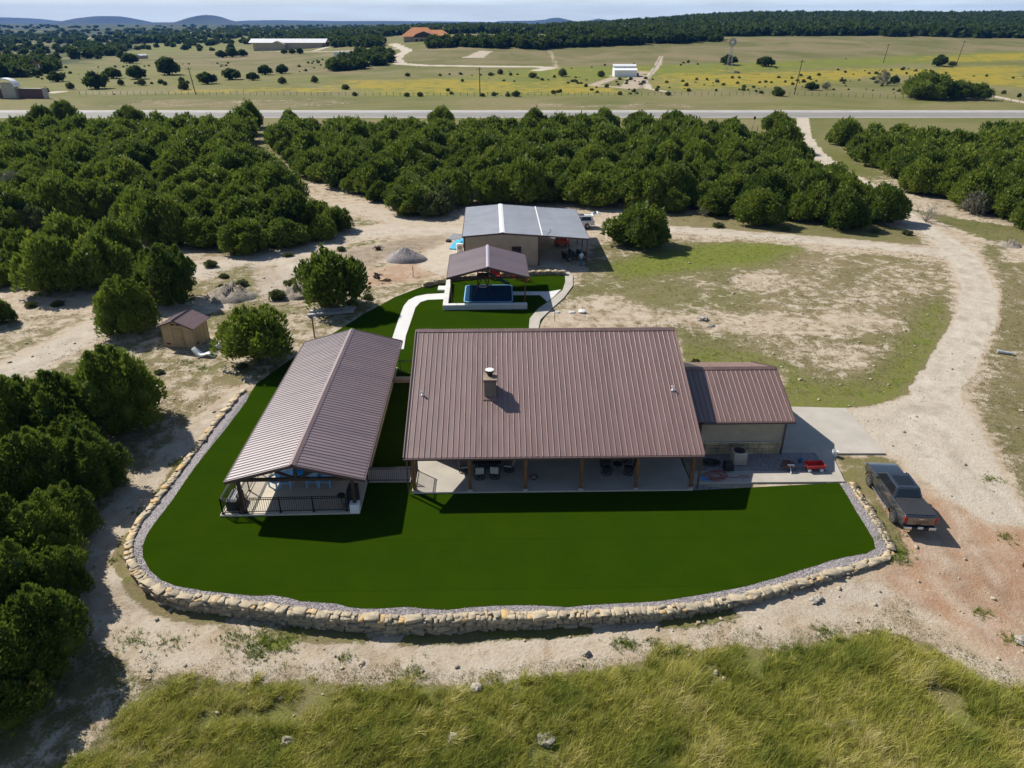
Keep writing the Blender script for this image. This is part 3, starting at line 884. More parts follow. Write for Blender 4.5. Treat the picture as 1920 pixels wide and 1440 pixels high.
hill(8000, 900, [(140, 47), (160, 42), (169, 37.5), (178, 32), (192, 30.3), (216, 30.6), (227, 33.6), (238, 38.5), (252, 42.5), (275, 47)], 1)
hill(7000, 800, [(322, 47), (350, 42), (366, 37.8), (376, 33.4), (382, 30), (388, 28.4), (394, 28.8), (400, 32.2), (410, 36.2), (426, 40), (452, 44), (475, 47)], 2)
hill(9500, 1200, [(-160, 34), (-60, 32), (0, 32.5), (40, 34), (62, 38), (120, 40.5), (180, 42)], 3)
hill(10500, 1200, [(420, 42.5), (470, 38.5), (520, 37.8), (580, 38.8), (640, 39.6), (720, 39.4), (800, 40), (900, 41), (960, 42.5)], 4)
hill(8500, 700, [(920, 42.5), (940, 39.5), (1000, 38.8), (1022, 36.8), (1034, 34), (1046, 33.2), (1060, 36), (1075, 39.5), (1094, 40.6), (1110, 37.5), (1122, 35.2), (1138, 37.5), (1160, 41.5), (1180, 43)], 5)
hill(10500, 1100, [(1620, 36), (1700, 30.5), (1760, 29.2), (1840, 27.5), (1920, 25.5), (2000, 25), (2150, 26)], 6)

# ------------------------------------------------------------------ haze
m = bpy.data.materials.new('summer_haze'); m.use_nodes = True
n, l = m.node_tree.nodes, m.node_tree.links
n.clear()
pv = n.new('ShaderNodeVolumePrincipled')
pv.inputs['Color'].default_value = (0.085, 0.32, 0.88, 1)
pv.inputs['Density'].default_value = 0.000062
pv.inputs['Anisotropy'].default_value = 0.0
ou = n.new('ShaderNodeOutputMaterial')
l.new(pv.outputs[0], ou.inputs['Volume'])
hz = MB().box((0, 5600, 104), (40000, 13800, 242)).build('haze', m)
tag(hz, kind='stuff')

# ================================================================== buildings
def ribbed(mb, a, b, c, d, pitch=0.32, rib=0.036, wid=0.048, thick=0.06):
    """ribbed sheet-metal roof plane: eave a-b, ridge d-c (d above a)"""
    a, b, c, d = map(Vector, (a, b, c, d))
    nrm = (b - a).cross(d - a).normalized()
    if nrm.z < 0: nrm = -nrm
    L = (b - a).length
    k = max(1, round(L / pitch))
    pr = [(0, 0)]
    for i in range(k):
        s0 = i / k
        e = wid / L
        pr += [(s0 + 0.5 / k - e * 0.55, 0), (s0 + 0.5 / k - e * 0.28, rib), (s0 + 0.5 / k + e * 0.28, rib), (s0 + 0.5 / k + e * 0.55, 0)]
    pr.append((1, 0))
    vs = []
    for s, h in pr:
        vs += [a + (b - a) * s + nrm * h, d + (c - d) * s + nrm * h]
    m = len(pr)
    fs = [(2 * i, 2 * i + 2, 2 * i + 3, 2 * i + 1) for i in range(m - 1)]
    vs += [a - nrm * thick, d - nrm * thick, c - nrm * thick, b - nrm * thick]
    q = 2 * m
    fs += [(q, q + 1, q + 2, q + 3), (0, 1, q + 1, q), (2 * m - 2, q + 3, q + 2, 2 * m - 1)]
    fs += [(q,) + (q + 3,) + tuple(2 * i for i in range(m - 1, -1, -1)), (q + 1, q + 2) + tuple(2 * i + 1 for i in range(m - 1, -1, -1))]
    return mb.add(vs, fs)


def post(name, x, y, z0, z1, wd, mt, root, base=None):
    mb = MB().box((x, y, (z0 + z1) / 2), (wd, wd, z1 - z0))
    o = mb.build(name, mt, root, bevel=0.012)
    if base: MB().box((x, y, z0 + 0.06), (wd + 0.1, wd + 0.1, 0.12)).build('post_base', base, o)
    return o


def gable_cap(root, p, q, half=0.22, drop=0.07, mt=None, name='ridge_cap'):
    p, q = Vector(p), Vector(q)
    d = (q - p).normalized(); s = d.cross(Vector((0, 0, 1))).normalized()
    mb = MB()
    rings = [[e - s * half + Vector((0, 0, -drop)), e + Vector((0, 0, 0.045)), e + s * half + Vector((0, 0, -drop)), e + s * half + Vector((0, 0, -drop - 0.02)), e + Vector((0, 0, 0.02)), e - s * half + Vector((0, 0, -drop - 0.02))] for e in (p, q)]
    return mb.loft(rings).build(name, mt, root)


# ------------------------------------------------------------------ main house
YAW = math.atan2(0.34, 17.34)
house = thing('house', (-6.22, 34.42, 0), YAW, 'long house with big brown ribbed metal roof and deep front porch', 'house')
W_, RD, EZ, RZ = 17.34, 9.6, 2.60, 6.50
mb = MB(); ribbed(mb, (0, 0, EZ), (W_, 0, EZ), (W_, RD, RZ), (0, RD, RZ), 0.327)
roof = mb.build('roof', M['roof'], house)
mb = MB(); ribbed(mb, (W_, 2 * RD - 0.4, EZ + 0.16), (0, 2 * RD - 0.4, EZ + 0.16), (0, RD + 0.004, RZ), (W_, RD + 0.004, RZ), 0.327)
mb.build('rear_roof_slope', M['roof'], roof)
gable_cap(roof, (0.0, RD, RZ + 0.05), (W_, RD, RZ + 0.05), 0.2, 0.085, M['roof'])
mb = MB()
mb.box((W_ / 2, -0.075, EZ - 0.07), (W_ + 0.06, 0.13, 0.11))
mb.build('gutter', M['roof_trim'], house)
for x in (-0.035, W_ + 0.035):
    s_ = 1 if x > 1 else -1
    mb = MB()
    for y0, z0, y1, z1 in ((0, EZ, RD, RZ), (2 * RD - 0.4, EZ + 0.16, RD, RZ)):
        mb.bar((x, y0, z0 - 0.02), (x, y1, z1 - 0.02), 0.05, 0.20)
    mb.build('rake_trim', M['roof'], house)
# walls, gables
WY0, WY1, WX0, WX1 = 4.25, 15.0, 0.5, 16.9
zr = lambda y: EZ + (RZ - EZ) * (y / RD if y < RD else (2 * RD - y) / RD) - 0.14
mb = MB()
mb.slab_x([(WY0, 0), (WY1, 0), (WY1, zr(WY1)), (RD, zr(RD)), (WY0, zr(WY0))], WX0, WX1)
wall = mb.build('wall', M['stucco'], house)
for x, wdt, hgt_, z0, nm in ((2.6, 1.5, 1.2, 0.95, 'window'), (5.4, 1.9, 2.1, 0.12, 'door'), (9.2, 1.9, 1.2, 0.95, 'window'), (12.4, 1.0, 2.1, 0.12, 'door'), (14.9, 1.3, 1.2, 0.95, 'window')):
    mb = MB()
    for xx in (-wdt / 2, wdt / 2): mb.box((x + xx, WY0 - 0.02, z0 + hgt_ / 2), (0.09, 0.09, hgt_))
    for zz in (0, hgt_): mb.box((x, WY0 - 0.024, z0 + zz), (wdt + 0.09, 0.09, 0.09))
    fr = mb.build('%s' % nm, M['roof_trim'], house)
    MB().box((x, WY0 - 0.005, z0 + hgt_ / 2), (wdt - 0.09, 0.03, hgt_ - 0.09)).build('pane', M['glass'], fr)
MB().box((W_ / 2, 0.27, EZ - 0.20), (W_ - 0.5, 0.16, 0.26)).build('porch_beam', M['wood'], house)
for i in range(6):
    post('post', 0.45 + 3.29 * i, 0.27, 0.10, EZ - 0.33, 0.19, M['wood'], house, M['conc'])
# downspouts
for x in (0.12, W_ - 0.10):
    MB().box((x, 0.06, 1.3), (0.09, 0.07, 2.3)).build('downspout', M['roof_trim'], house)
# chimney
M['cap'] = mat('tan_cap', (0.27, 0.20, 0.14), 0.6)
cx_, cy_ = 4.97, 4.15
cz0, cz1 = zr(cy_) - 0.1, 5.45
mb = MB().box((cx_, cy_ + 0.46, (cz0 + cz1) / 2), (0.74, 0.92, cz1 - cz0))
ch = mb.build('chimney', M['chimney'], house)
MB().box((cx_, cy_ + 0.46, cz1 + 0.03), (0.86, 1.04, 0.07)).build('chimney_cap', M['cap'], ch)
MB().box((cx_, cy_ + 0.46, cz1 - 0.06), (0.82, 1.0, 0.10)).build('cap_flashing', M['roof_trim'], ch)
MB().lathe([(0.15, cz1 + 0.06), (0.16, cz1 + 0.22), (0.25, cz1 + 0.26), (0.26, cz1 + 0.42)], 18, (cx_ - 0.03, cy_ + 0.62, 0)).build('flue', M['black'], ch, 'auto')
MB().lathe([(0.265, cz1 + 0.425), (0.27, cz1 + 0.445), (0.2, cz1 + 0.47)], 18, (cx_ - 0.03, cy_ + 0.62, 0)).build('flue_top', M['white_metal'], ch, 'auto')
mb = MB()
sl = (RZ - EZ) / RD
mb.add([(cx_ - 0.46, cy_ - 0.24, zr(cy_ - 0.24) + 0.20), (cx_ + 0.40, cy_ - 0.24, zr(cy_ - 0.24) + 0.20), (cx_ + 0.40, cy_ - 0.003, zr(cy_) + 0.23), (cx_ - 0.46, cy_ - 0.003, zr(cy_) + 0.23),
        (cx_ - 0.46, cy_ - 0.24, zr(cy_ - 0.24) + 0.1), (cx_ + 0.40, cy_ - 0.24, zr(cy_ - 0.24) + 0.1), (cx_ + 0.40, cy_ - 0.003, zr(cy_) + 0.1), (cx_ - 0.46, cy_ - 0.003, zr(cy_) + 0.1)],
       [(0, 1, 2, 3), (7, 6, 5, 4), (0, 4, 5, 1), (1, 5, 6, 2), (2, 6, 7, 3), (3, 7, 4, 0)])
mb.build('flashing', M['roof'], ch)
for x, y in ((0.78, 4.35), (16.35, 4.55)):
    mb = MB().tube([(x, y, zr(y)), (x, y, zr(y) + 0.42)], 0.05, 10)
    mb.lathe([(0.11, zr(y) + 0.16), (0.055, zr(y) + 0.26)], 10, (x, y, 0))
    mb.tube([(x, y, zr(y) + 0.40), (x - 0.09, y, zr(y) + 0.44)], 0.05, 8)
    mb.build('vent_pipe', M['white_metal'], house, 'auto')
# side wing (garage)
GX0, GX1, GE, GR, GZ0, GZ1 = 16.94, 24.0, 3.62, 7.95, 2.68, 4.32
mb = MB(); ribbed(mb, (GX0, GE, GZ0), (GX1, GE, GZ0), (GX1, GR, GZ1), (GX0, GR, GZ1), 0.327)
gr_ = mb.build('garage_roof', M['roof'], house)
mb = MB(); ribbed(mb, (GX1, 2 * GR - GE, GZ0), (GX0, 2 * GR - GE, GZ0), (GX0, GR + 0.004, GZ1), (GX1, GR + 0.004, GZ1), 0.327)
mb.build('rear_roof_slope', M['roof'], gr_)
gable_cap(gr_, (GX0, GR, GZ1 + 0.05), (GX1, GR, GZ1 + 0.05), 0.2, 0.08, M['roof'])
MB().box(((GX0 + GX1) / 2 + 0.65, GE - 0.075, GZ0 - 0.06), (GX1 - GX0 - 1.25, 0.13, 0.11)).build('gutter', M['roof_trim'], gr_)
MB().bar((GX1 + 0.035, GE, GZ0 - 0.02), (GX1 + 0.035, GR, GZ1 - 0.02), 0.05, 0.18).bar((GX1 + 0.035, 2 * GR - GE, GZ0 - 0.02), (GX1 + 0.035, GR, GZ1 - 0.02), 0.05, 0.18).build('rake_trim', M['roof_trim'], gr_)
gx0, gx1, gy0, gy1 = 18.32, 23.6, 4.1, 11.8
zg = lambda y: GZ0 + (GZ1 - GZ0) * ((y - GE) / (GR - GE) if y < GR else (2 * GR - GE - y) / (GR - GE)) - 0.12
mb = MB().slab_x([(gy0, 0), (gy1, 0), (gy1, zg(gy1)), (GR, zg(GR)), (gy0, zg(gy0))], gx0, gx1)
gw = mb.build('garage_wall', M['stucco'], house)
mb = MB().slab_x([(4.75, 0), (11, 0), (11, zg(11) - 0.2), (GR, zg(GR) - 0.2), (4.75, zg(4.75) - 0.2)], 16.9, 18.32)
mb.build('link_wall', M['stucco'], house)
# stone wainscot: coursed blocks
mb = MB(); rr = random.Random(3)
M['wainscot'] = mat('limestone_wainscot', (0.40, 0.30, 0.17), 0.9, 0, 0.5, 1.6, 0.5, 20, col2=(0.20, 0.16, 0.11))
z = 0.0
for hgt_ in (0.24, 0.2, 0.26, 0.2):
    x = gx0
    while x < gx1 - 0.05:
        wd = min(rr.uniform(0.3, 0.75), gx1 - x)
        mb.box((x + wd / 2, gy0 - 0.035, z + hgt_ / 2), (wd - 0.02, 0.07 + rr.uniform(0, 0.02), hgt_ - 0.02)); x += wd
    z += hgt_
mb.build('stone_wainscot', M['wainscot'], house, bevel=0.01)
MB().box(((gx0 + gx1) / 2, gy0 - 0.05, 0.93), (gx1 - gx0 + 0.04, 0.12, 0.06)).build('wainscot_sill', M['beige'], house)
for x in (gx0 - 0.06, gx1 + 0.06):
    MB().box((x, gy0 - 0.14, 1.3), (0.09, 0.08, 2.55)).bar((x, GE + 0.03, GZ0 - 0.1), (x, gy0 - 0.13, GZ0 - 0.28), 0.09, 0.08).build('downspout', M['roof_trim'], house)
la = MB().box((17.75, 4.68, 1.9), (0.14, 0.12, 0.26)).lathe([(0.02, 2.12), (0.1, 2.03)], 8, (17.75, 4.66, 0)).build('wall_lamp', M['black'], house)
mb = MB()
for zz in (0.35, 0.95, 1.55, 2.1): mb.box((gx1 + 0.02, 7.9, zz - 0.02), (0.05, 4.6, 0.56))
mb.build('garage_door', M['stucco'], house, bevel=0.02)
flat('porch_slab', [tuple((Matrix.Rotation(YAW, 3, 'Z') @ Vector((x, y, 0)) + Vector((-6.22, 34.42, 0)))[:2]) for x, y in ((0.30, 0.12), (17.05, 0.12), (17.05, 4.3), (0.30, 4.3))], -0.15, 0.10, M['conc'])

# ------------------------------------------------------------------ pool pavilion left of the house
PY = R(1.6)
pav = thing('pavilion', (-15.75, 32.25, 0), PY, 'open gable pavilion with shiny brown roof over a pool deck', 'pavilion')
PW, PL, PE, PR = 7.55, 19.1, 2.45, 3.48
hx = PW / 2
mb = MB(); ribbed(mb, (0, PL, PE), (0, 0, PE), (hx, 0, PR), (hx, PL, PR), 0.30, 0.042, 0.085)
proof = mb.build('roof', M['roof_cross'], pav)
mb = MB(); ribbed(mb, (PW, 0, PE), (PW, PL, PE), (hx + 0.004, PL, PR), (hx + 0.004, 0, PR), 0.30, 0.042, 0.085)
mb.build('right_roof_slope', M['roof_cross'], proof)
gable_cap(proof, (hx, -0.02, PR + 0.05), (hx, PL + 0.02, PR + 0.05), 0.2, 0.06, M['roof'])
for y in (-0.03, PL + 0.03):
    MB().bar((-0.05, y, PE - 0.06), (hx, y, PR - 0.05), 0.05, 0.17).bar((PW + 0.05, y, PE - 0.06), (hx, y, PR - 0.05), 0.05, 0.17).build('rake_trim', M['roof_trim'], pav)
for x in (-0.06, PW + 0.06): MB().box((x, PL / 2, PE - 0.05), (0.10, PL, 0.10)).build('gutter', M['roof_trim'], pav)
for y in (0.35, 6.3, 12.4, 18.5):
    for x in (0.55, 6.85):
        if x > 1 and y > 5: continue
        post('post', x, y, 0.1, PE - 0.05, 0.19, M['dark_wood'], pav, M['black'])
for y in (0.35, 6.3, 12.4, 18.5):
    mb = MB()
    mb.box((hx - 0.07, y, PE - 0.12), (6.5, 0.14, 0.18))
    mb.bar((hx, y, PE - 0.05), (hx, y, PR - 0.12), 0.16, 0.14)
    for s_ in (-1, 1): mb.bar((hx + s_ * 0.15, y - 0.004, PE - 0.03), (hx + s_ * 1.35, y - 0.004, PE + 0.55), 0.12, 0.12)
    mb.build('truss', M['dark_wood'], pav)
mb = MB()
for x in (0.55, 6.85): mb.box((x, PL / 2, PE - 0.12), (0.15, PL - 0.6, 0.2))
mb.build('side_beam', M['dark_wood'], pav)
pw = MB().box((6.86, 12.2, 1.1), (0.20, 13.8, 2.1)).build('side_wall', M['tan_metal'], pav)
for y in (6.6, 10.0, 13.6, 17.2):
    MB().box((7.01, y, 1.75), (0.10, 0.12, 0.24)).lathe([(0.09, 1.9), (0.03, 1.97)], 8, (7.03, y, 0)).build('wall_lamp', M['black'], pw)
T = lambda x, y: tuple((Matrix.Rotation(PY, 3, 'Z') @ Vector((x, y, 0)) + Vector((-15.75, 32.25, 0)))[:2])
# deck as a frame round the pool
M['deck'] = mat('cream_pool_deck', (0.55, 0.49, 0.39), 0.85, 0, 0.09, 0.8, 0.1, 30)
flat('pool_deck', [T(-0.75, 0.12), T(7.1, 0.18), T(7.05, 5.2), T(-0.75, 5.2)], -0.2, 0.10, M['deck'])
flat('pool_deck', [T(-0.75, 5.2), T(0.9, 5.2), T(0.9, 19.2), T(-0.75, 19.2)], -0.2, 0.096, M['deck'])
flat('pool_deck', [T(5.9, 5.2), T(7.05, 5.2), T(7.05, 19.2), T(5.9, 19.2)], -0.2, 0.096, M['deck'])
flat('pool_deck', [T(0.9, 17.6), T(5.9, 17.6), T(5.9, 19.2), T(0.9, 19.2)], -0.2, 0.096, M['deck'])
m, n, l, b = new_mat('pool_water')
co = n.new('ShaderNodeTexCoord').outputs['Object']
b.inputs['Base Color'].default_value = (0.01, 0.22, 0.50, 1); b.inputs['Roughness'].default_value = 0.06
bump(n, l, b, noise(n, l, 3.0, 3, 0.5, co), 0.25, 0.05)
M['water'] = m
flat('water', [T(0.9, 5.2), T(5.9, 5.2), T(5.9, 17.6), T(0.9, 17.6)], -0.1, 0.02, M['water'])
# walk joining deck and porch
flat('link_walk', [(p.x, p.y) for p in PP([(687, 905), (776, 904.5), (771, 876), (692, 878)], 0)], -0.15, 0.06, M['conc'])
flat('link_walk', [T(7.1, 16.6), T(9.3, 16.6), T(9.3, 17.1), T(7.1, 17.1)], -0.2, 0.3, M['tan_metal'])


# ------------------------------------------------------------------ metal railings
def railing(pts, label, h=1.05, z=0.1, gap=0.125, every=1.85, group=None):
    pts = [Vector((p[0], p[1], z)) for p in pts]
    c0 = pts[0]
    root = thing('metal_railing', c0, 0, label, 'railing', group)
    for p, q in zip(pts, pts[1:]):
        p, q = p - c0, q - c0
        L = (q - p).length; d = (q - p) / L
        mb = MB()
        for zz in (0.10, h - 0.14, h - 0.02): mb.bar(p + Vector((0, 0, zz)), q + Vector((0, 0, zz)), 0.035, 0.035)
        k = int(L / gap)
        for i in range(1, k):
            e = p + d * (L * i / k)
            mb.bar(e + Vector((0, 0, 0.1)), e + Vector((0, 0, h - 0.03)), 0.018, 0.018)
        mb.build('rail_panel', M['black'], root)
        kk = max(1, round(L / every))
        for i in range(kk + 1):
            e = p + d * (L * i / kk)
            MB().box((e.x, e.y, h / 2), (0.055, 0.055, h + 0.04)).box((e.x, e.y, 0.02), (0.13, 0.13, 0.04)).build('post', M['black'], root)
    return root


railing([T(-0.62, 2.6), T(-0.62, 0.25), T(0.35, 0.25)], 'black metal railing boxing in the pool deck corner beside the dark louvred unit')
railing([T(0.75, 0.30), T(6.35, 0.36)], 'black metal railing across the front of the pool pavilion')
railing([T(0.20, 0.6), T(0.20, 6.2)], 'black metal railing under the left eave of the pool pavilion')
a_, b_ = P(690, 903, 0.06), P(772, 902.5, 0.06)
railing([(a_.x, a_.y), (b_.x, b_.y)], 'black metal railing between the pool pavilion and the house porch', z=0.06)
H_ = lambda x, y: tuple((Matrix.Rotation(YAW, 3, 'Z') @ Vector((x, y, 0)) + Vector((-6.22, 34.42, 0)))[:2])
railing([H_(0.42, 0.5), H_(0.42, 2.4)], 'black metal gate panel on the left end of the house porch', h=1.5, every=1.9)
railing([T(7.4, 18.3), T(9.2, 18.3)], 'black metal railing closing the gap behind pavilion and house')

# ------------------------------------------------------------------ workshop with open bay
WY = R(1.7)
shop = thing('workshop', (-5.43, 78.31, 0), WY, 'tan metal workshop with grey roof and open carport bay', 'workshop')
SW, SL = 14.12, 13.9
xr, xs = 4.35, 8.85
zl, zR, zs, ze = 3.5, 3.86, 3.50, 3.14
mb = MB(); ribbed(mb, (-0.1, SL, zl), (-0.1, 0, zl), (xr, 0, zR), (xr, SL, zR), 0.33, 0.03, 0.06)
sroof = mb.build('roof', M['galv'], shop)
mb = MB(); ribbed(mb, (xs, 0, zs), (xs, SL, zs), (xr + 0.004, SL, zR), (xr + 0.004, 0, zR), 0.33, 0.03, 0.06)
mb.build('right_roof_slope', M['galv'], sroof)
mb = MB(); ribbed(mb, (SW, 0, ze), (SW - 0.0, SL, ze), (xs + 0.004, SL, zs - 0.005), (xs + 0.004, 0, zs - 0.005), 0.33, 0.03, 0.06)
mb.build('carport_roof_slope', M['galv'], sroof)
gable_cap(sroof, (xr, -0.02, zR + 0.04), (xr, SL + 0.02, zR + 0.04), 0.28, 0.03, M['white_metal'])
MB().bar((xs, 0, zs + 0.04), (xs, SL, zs + 0.04), 0.13, 0.03).build('seam_flashing', M['white_metal'], sroof)
mb = MB()
for y in (-0.04, SL + 0.04):
    mb.bar((-0.15, y, zl - 0.09), (xr, y, zR - 0.08), 0.06, 0.17); mb.bar((xr, y, zR - 0.082), (SW + 0.08, y, ze - 0.09), 0.06, 0.17)
for x, zz in ((-0.15, zl), (SW + 0.05, ze)): mb.box((x, SL / 2, zz - 0.11), (0.07, SL, 0.15))
mb.build('eave_trim', M['roof_trim'], shop)
sx1 = 8.5
mb = MB().slab_y([(0.05, 0), (sx1, 0), (sx1, zs - 0.12), (xr, zR - 0.1), (0.05, zl - 0.1)], 0.1, SL - 0.1)
sw_ = mb.build('wall', M['tan_metal'], shop)
mb = MB()
for i in range(28): mb.box((0.2 + i * 0.305, 0.085, 1.66), (0.05, 0.035, 3.2))
mb.build('siding_rib', M['tan_metal'], sw_)
for x in (0.05, sx1 - 0.02): MB().box((x, 0.06, 1.68), (0.16, 0.1, 3.35)).build('corner_trim', M['roof_trim'], sw_)
wi = MB().box((5.95, 0.05, 1.75), (1.05, 0.10, 1.0)).build('window', M['roof_trim'], sw_)
MB().box((5.95, -0.01, 1.75), (0.92, 0.05, 0.87)).build('pane', M['win_glass'], wi)
for x, y in ((SW - 0.15, 0.2), (SW - 0.15, 4.6), (SW - 0.15, 9.2), (SW - 0.15, 13.5)):
    post('post', x, y, -0.06, ze - 0.08, 0.13, M['rust'], shop)
mb = MB().tube([(9.45, 0.1, zs), (9.5, 0.05, zs + 0.25), (9.75, 0.0, zs + 0.42), (9.8, -0.05, zs + 0.6), (9.65, -0.05, zs + 0.68)], 0.035, 8)
mb.build('bent_pipe', M['dark'], shop)
flat('workshop_apron', [(p.x, p.y) for p in PP([(1003, 498), (1012, 486), (1030, 470), (1095, 462), (1080, 480), (1052, 490), (1040, 500), (1025, 503)], -0.05)], -0.3, -0.035, M['conc'])

# ------------------------------------------------------------------ playground pavilion
GY = R(2.0)
pg = thing('play_pavilion', (-6.3, 65.95, 0), GY, 'small open pavilion with brown gable roof over blue mat and swing set', 'pavilion')
QW, QL, QE, QR = 7.95, 7.5, 2.80, 3.84
qx = QW / 2
mb = MB(); ribbed(mb, (0, QL, QE), (0, 0, QE), (qx, 0, QR), (qx, QL, QR), 0.33, 0.03, 0.06)
qroof = mb.build('roof', M['roof_cross'], pg)
mb = MB(); ribbed(mb, (QW, 0, QE), (QW, QL, QE), (qx + 0.004, QL, QR), (qx + 0.004, 0, QR), 0.33, 0.03, 0.06)
mb.build('right_roof_slope', M['roof_cross'], qroof)
M['pale_trim'] = mat('pale_mauve_trim', (0.42, 0.36, 0.40), 0.35, 0.1, 0.06, bmp=0.02)
gable_cap(qroof, (qx, -0.02, QR + 0.05), (qx, QL + 0.02, QR + 0.05), 0.17, 0.05, M['pale_trim'])
mb = MB()
for y in (-0.04, QL + 0.04):
    mb.bar((-0.05, y, QE - 0.09), (qx, y, QR - 0.08), 0.06, 0.2); mb.bar((QW + 0.05, y, QE - 0.09), (qx, y, QR - 0.08), 0.06, 0.2)
for x in (-0.05, QW + 0.05): mb.box((x, QL / 2, QE - 0.1), (0.06, QL, 0.12))
mb.build('eave_trim', M['roof_trim'], pg)
for x in (0.35, QW - 0.35):
    for y in (0.25, QL - 0.3): post('post', x, y, 0.0, QE - 0.06, 0.12, M['rust'], pg)
for y in (0.25, QL - 0.3): MB().box((qx, y, QE - 0.13), (QW - 0.4, 0.12, 0.16)).build('cross_beam', M['dark_wood'], pg)
# low block walls
T2 = lambda x, y: tuple((Matrix.Rotation(GY, 3, 'Z') @ Vector((x, y, 0)) + Vector((-6.3, 65.95, 0)))[:2])
bw = thing('block_wall', (*T2(-0.45, -1.35), 0), GY, 'low L shaped wall of big white concrete blocks round the play lawn', 'wall')
mb = MB()
for i in range(6): mb.box((0.69 + i * 1.365, 0.25, 0.24), (1.35, 0.55, 0.52))
for i in range(5): mb.box((-0.02 + 0.27, 0.54 + 0.73 + i * 1.46, 0.22), (0.52, 1.45, 0.48))
mb.build('blocks', M['conc_white'], bw, bevel=0.03, seg=2)
mb = MB()
mb.box((-0.35, 5.9, 0.12), (0.9, 1.25, 0.2))
mb.build('step', M['conc_white'], bw, bevel=0.03)

# ------------------------------------------------------------------ garden shed
a_, b_ = P(310, 650), P(368, 654)
SY = math.atan2(b_.y - a_.y, b_.x - a_.x)
shed = thing('garden_shed', a_, SY, 'small tan garden shed with brown roof beside the big rounded junipers', 'shed')
sw, sl2, sh = 2.85, 2.3, 2.0
mb = MB().slab_y([(0, -0.1), (sw, -0.1), (sw, sh), (sw / 2, sh + 0.55), (0, sh)], 0, sl2)
sb_ = mb.build('wall', M['shed_tan'], shed)
mb = MB()
for x in (0.02, 0.95, 1.95, sw - 0.02): mb.box((x, -0.012, 1.0), (0.05, 0.03, 2.0))
for y in (0.55, 1.1, 1.7, 2.25): mb.box((sw + 0.01, y, 1.0), (0.03, 0.05, 2.0))
mb.build('batten', M['shed_tan'], sb_)
M['shed_door'] = mat('shed_door_board', (0.37, 0.26, 0.14), 0.75, 0, 0.1)
d_ = MB().box((1.45, -0.02, 0.92), (0.86, 0.04, 1.75)).build('door', M['shed_door'], shed)
MB().box((1.78, -0.05, 0.9), (0.04, 0.05, 0.12)).build('handle', M['black'], d_)
for x, y, z in ((0.42, -0.02, 0.32), (1.15, -0.02, sh + 0.12), (1.62, -0.02, sh + 0.12)): MB().box((x, y, z), (0.32, 0.05, 0.13)).build('vent', M['black'], shed)
MB().box((sw + 0.01, 0.45, 0.35), (0.05, 0.3, 0.14)).build('vent', M['black'], shed)
mb = MB(); ribbed(mb, (-0.28, sl2 + 0.2, sh - 0.08), (-0.28, -0.25, sh - 0.08), (sw / 2, -0.25, sh + 0.62), (sw / 2, sl2 + 0.2, sh + 0.62), 0.23, 0.025, 0.06, 0.05)
r_ = mb.build('roof', M['roof'], shed)
mb = MB(); ribbed(mb, (sw + 0.28, -0.25, sh - 0.08), (sw + 0.28, sl2 + 0.2, sh - 0.08), (sw / 2 + 0.004, sl2 + 0.2, sh + 0.62), (sw / 2 + 0.004, -0.25, sh + 0.62), 0.23, 0.025, 0.06, 0.05)
mb.build('right_roof_slope', M['roof'], r_)
gable_cap(r_, (sw / 2, -0.27, sh + 0.66), (sw / 2, sl2 + 0.22, sh + 0.66), 0.13, 0.07, M['roof_trim'])
mb = MB()
mb.bar((-0.3, -0.27, sh - 0.14), (sw / 2, -0.27, sh + 0.55), 0.04, 0.12); mb.bar((sw + 0.3, -0.27, sh - 0.14), (sw / 2, -0.27, sh + 0.55), 0.04, 0.12)
mb.build('rake_trim', M['roof_trim'], shed)

# ------------------------------------------------------------------ stone retaining wall
m, n, l, b = new_mat('yellow_limestone')
co = n.new('ShaderNodeTexCoord').outputs['Object']
a = attr(n, 'tint').outputs['Fac']
f = noise(n, l, 5, 6, 0.65, co)
c = mixc(n, l, a, (0.25, 0.21, 0.15), (0.52, 0.43, 0.29))
c = mixc(n, l, ramp(n, l, a, 0.80, 0.95), c, (0.50, 0.34, 0.15))
c = mixc(n, l, maths(n, l, 'MULTIPLY', ramp(n, l, f, 0.45, 0.7), 0.6), c, (0.22, 0.19, 0.15))
l.new(c, b.inputs['Base Color']); b.inputs['Roughness'].default_value = 0.95
bump(n, l, b, f, 0.6, 0.05)
M['limestone'] = m


def stone_np(c, L, D, H, ang, rg, jit=0.16):
    """one rough block: chamfered box with jittered corners (24 vertices)"""
    vs = []
    for sx in (-1, 1):
        for sy in (-1, 1):
            for sz in (-1, 1):
                j = rg.uniform(-jit, jit, 3)
                k = np.array([sx * L / 2, sy * D / 2, sz * H / 2]) * (1 + j)
                ch = 0.10
                vs += [k * (1 - ch, 1, 1), k * (1, 1 - ch, 1), k * (1, 1, 1 - ch)]
    vs = np.array(vs)
    ca, sa_ = math.cos(ang), math.sin(ang)
    x, y = vs[:, 0].copy(), vs[:, 1].copy()
    vs[:, 0] = x * ca - y * sa_ + c[0]; vs[:, 1] = x * sa_ + y * ca + c[1]; vs[:, 2] += c[2]
    return vs


_bm = bmesh.new()
for v in stone_np((0, 0, 0), 1, 1, 1, 0, np.random.default_rng(0), 0.0): _bm.verts.new(v)
bmesh.ops.convex_hull(_bm, input=_bm.verts)
_bm.verts.index_update()
STONE_F = np.array([[v.index for v in (f if len(f.verts) == 3 else f).verts] for f in bmesh.ops.triangulate(_bm, faces=_bm.faces)['faces']] or [], np.int32)
STONE_F = np.array([[v.index for v in f.verts] for f in _bm.faces], np.int32)
_bm.free()


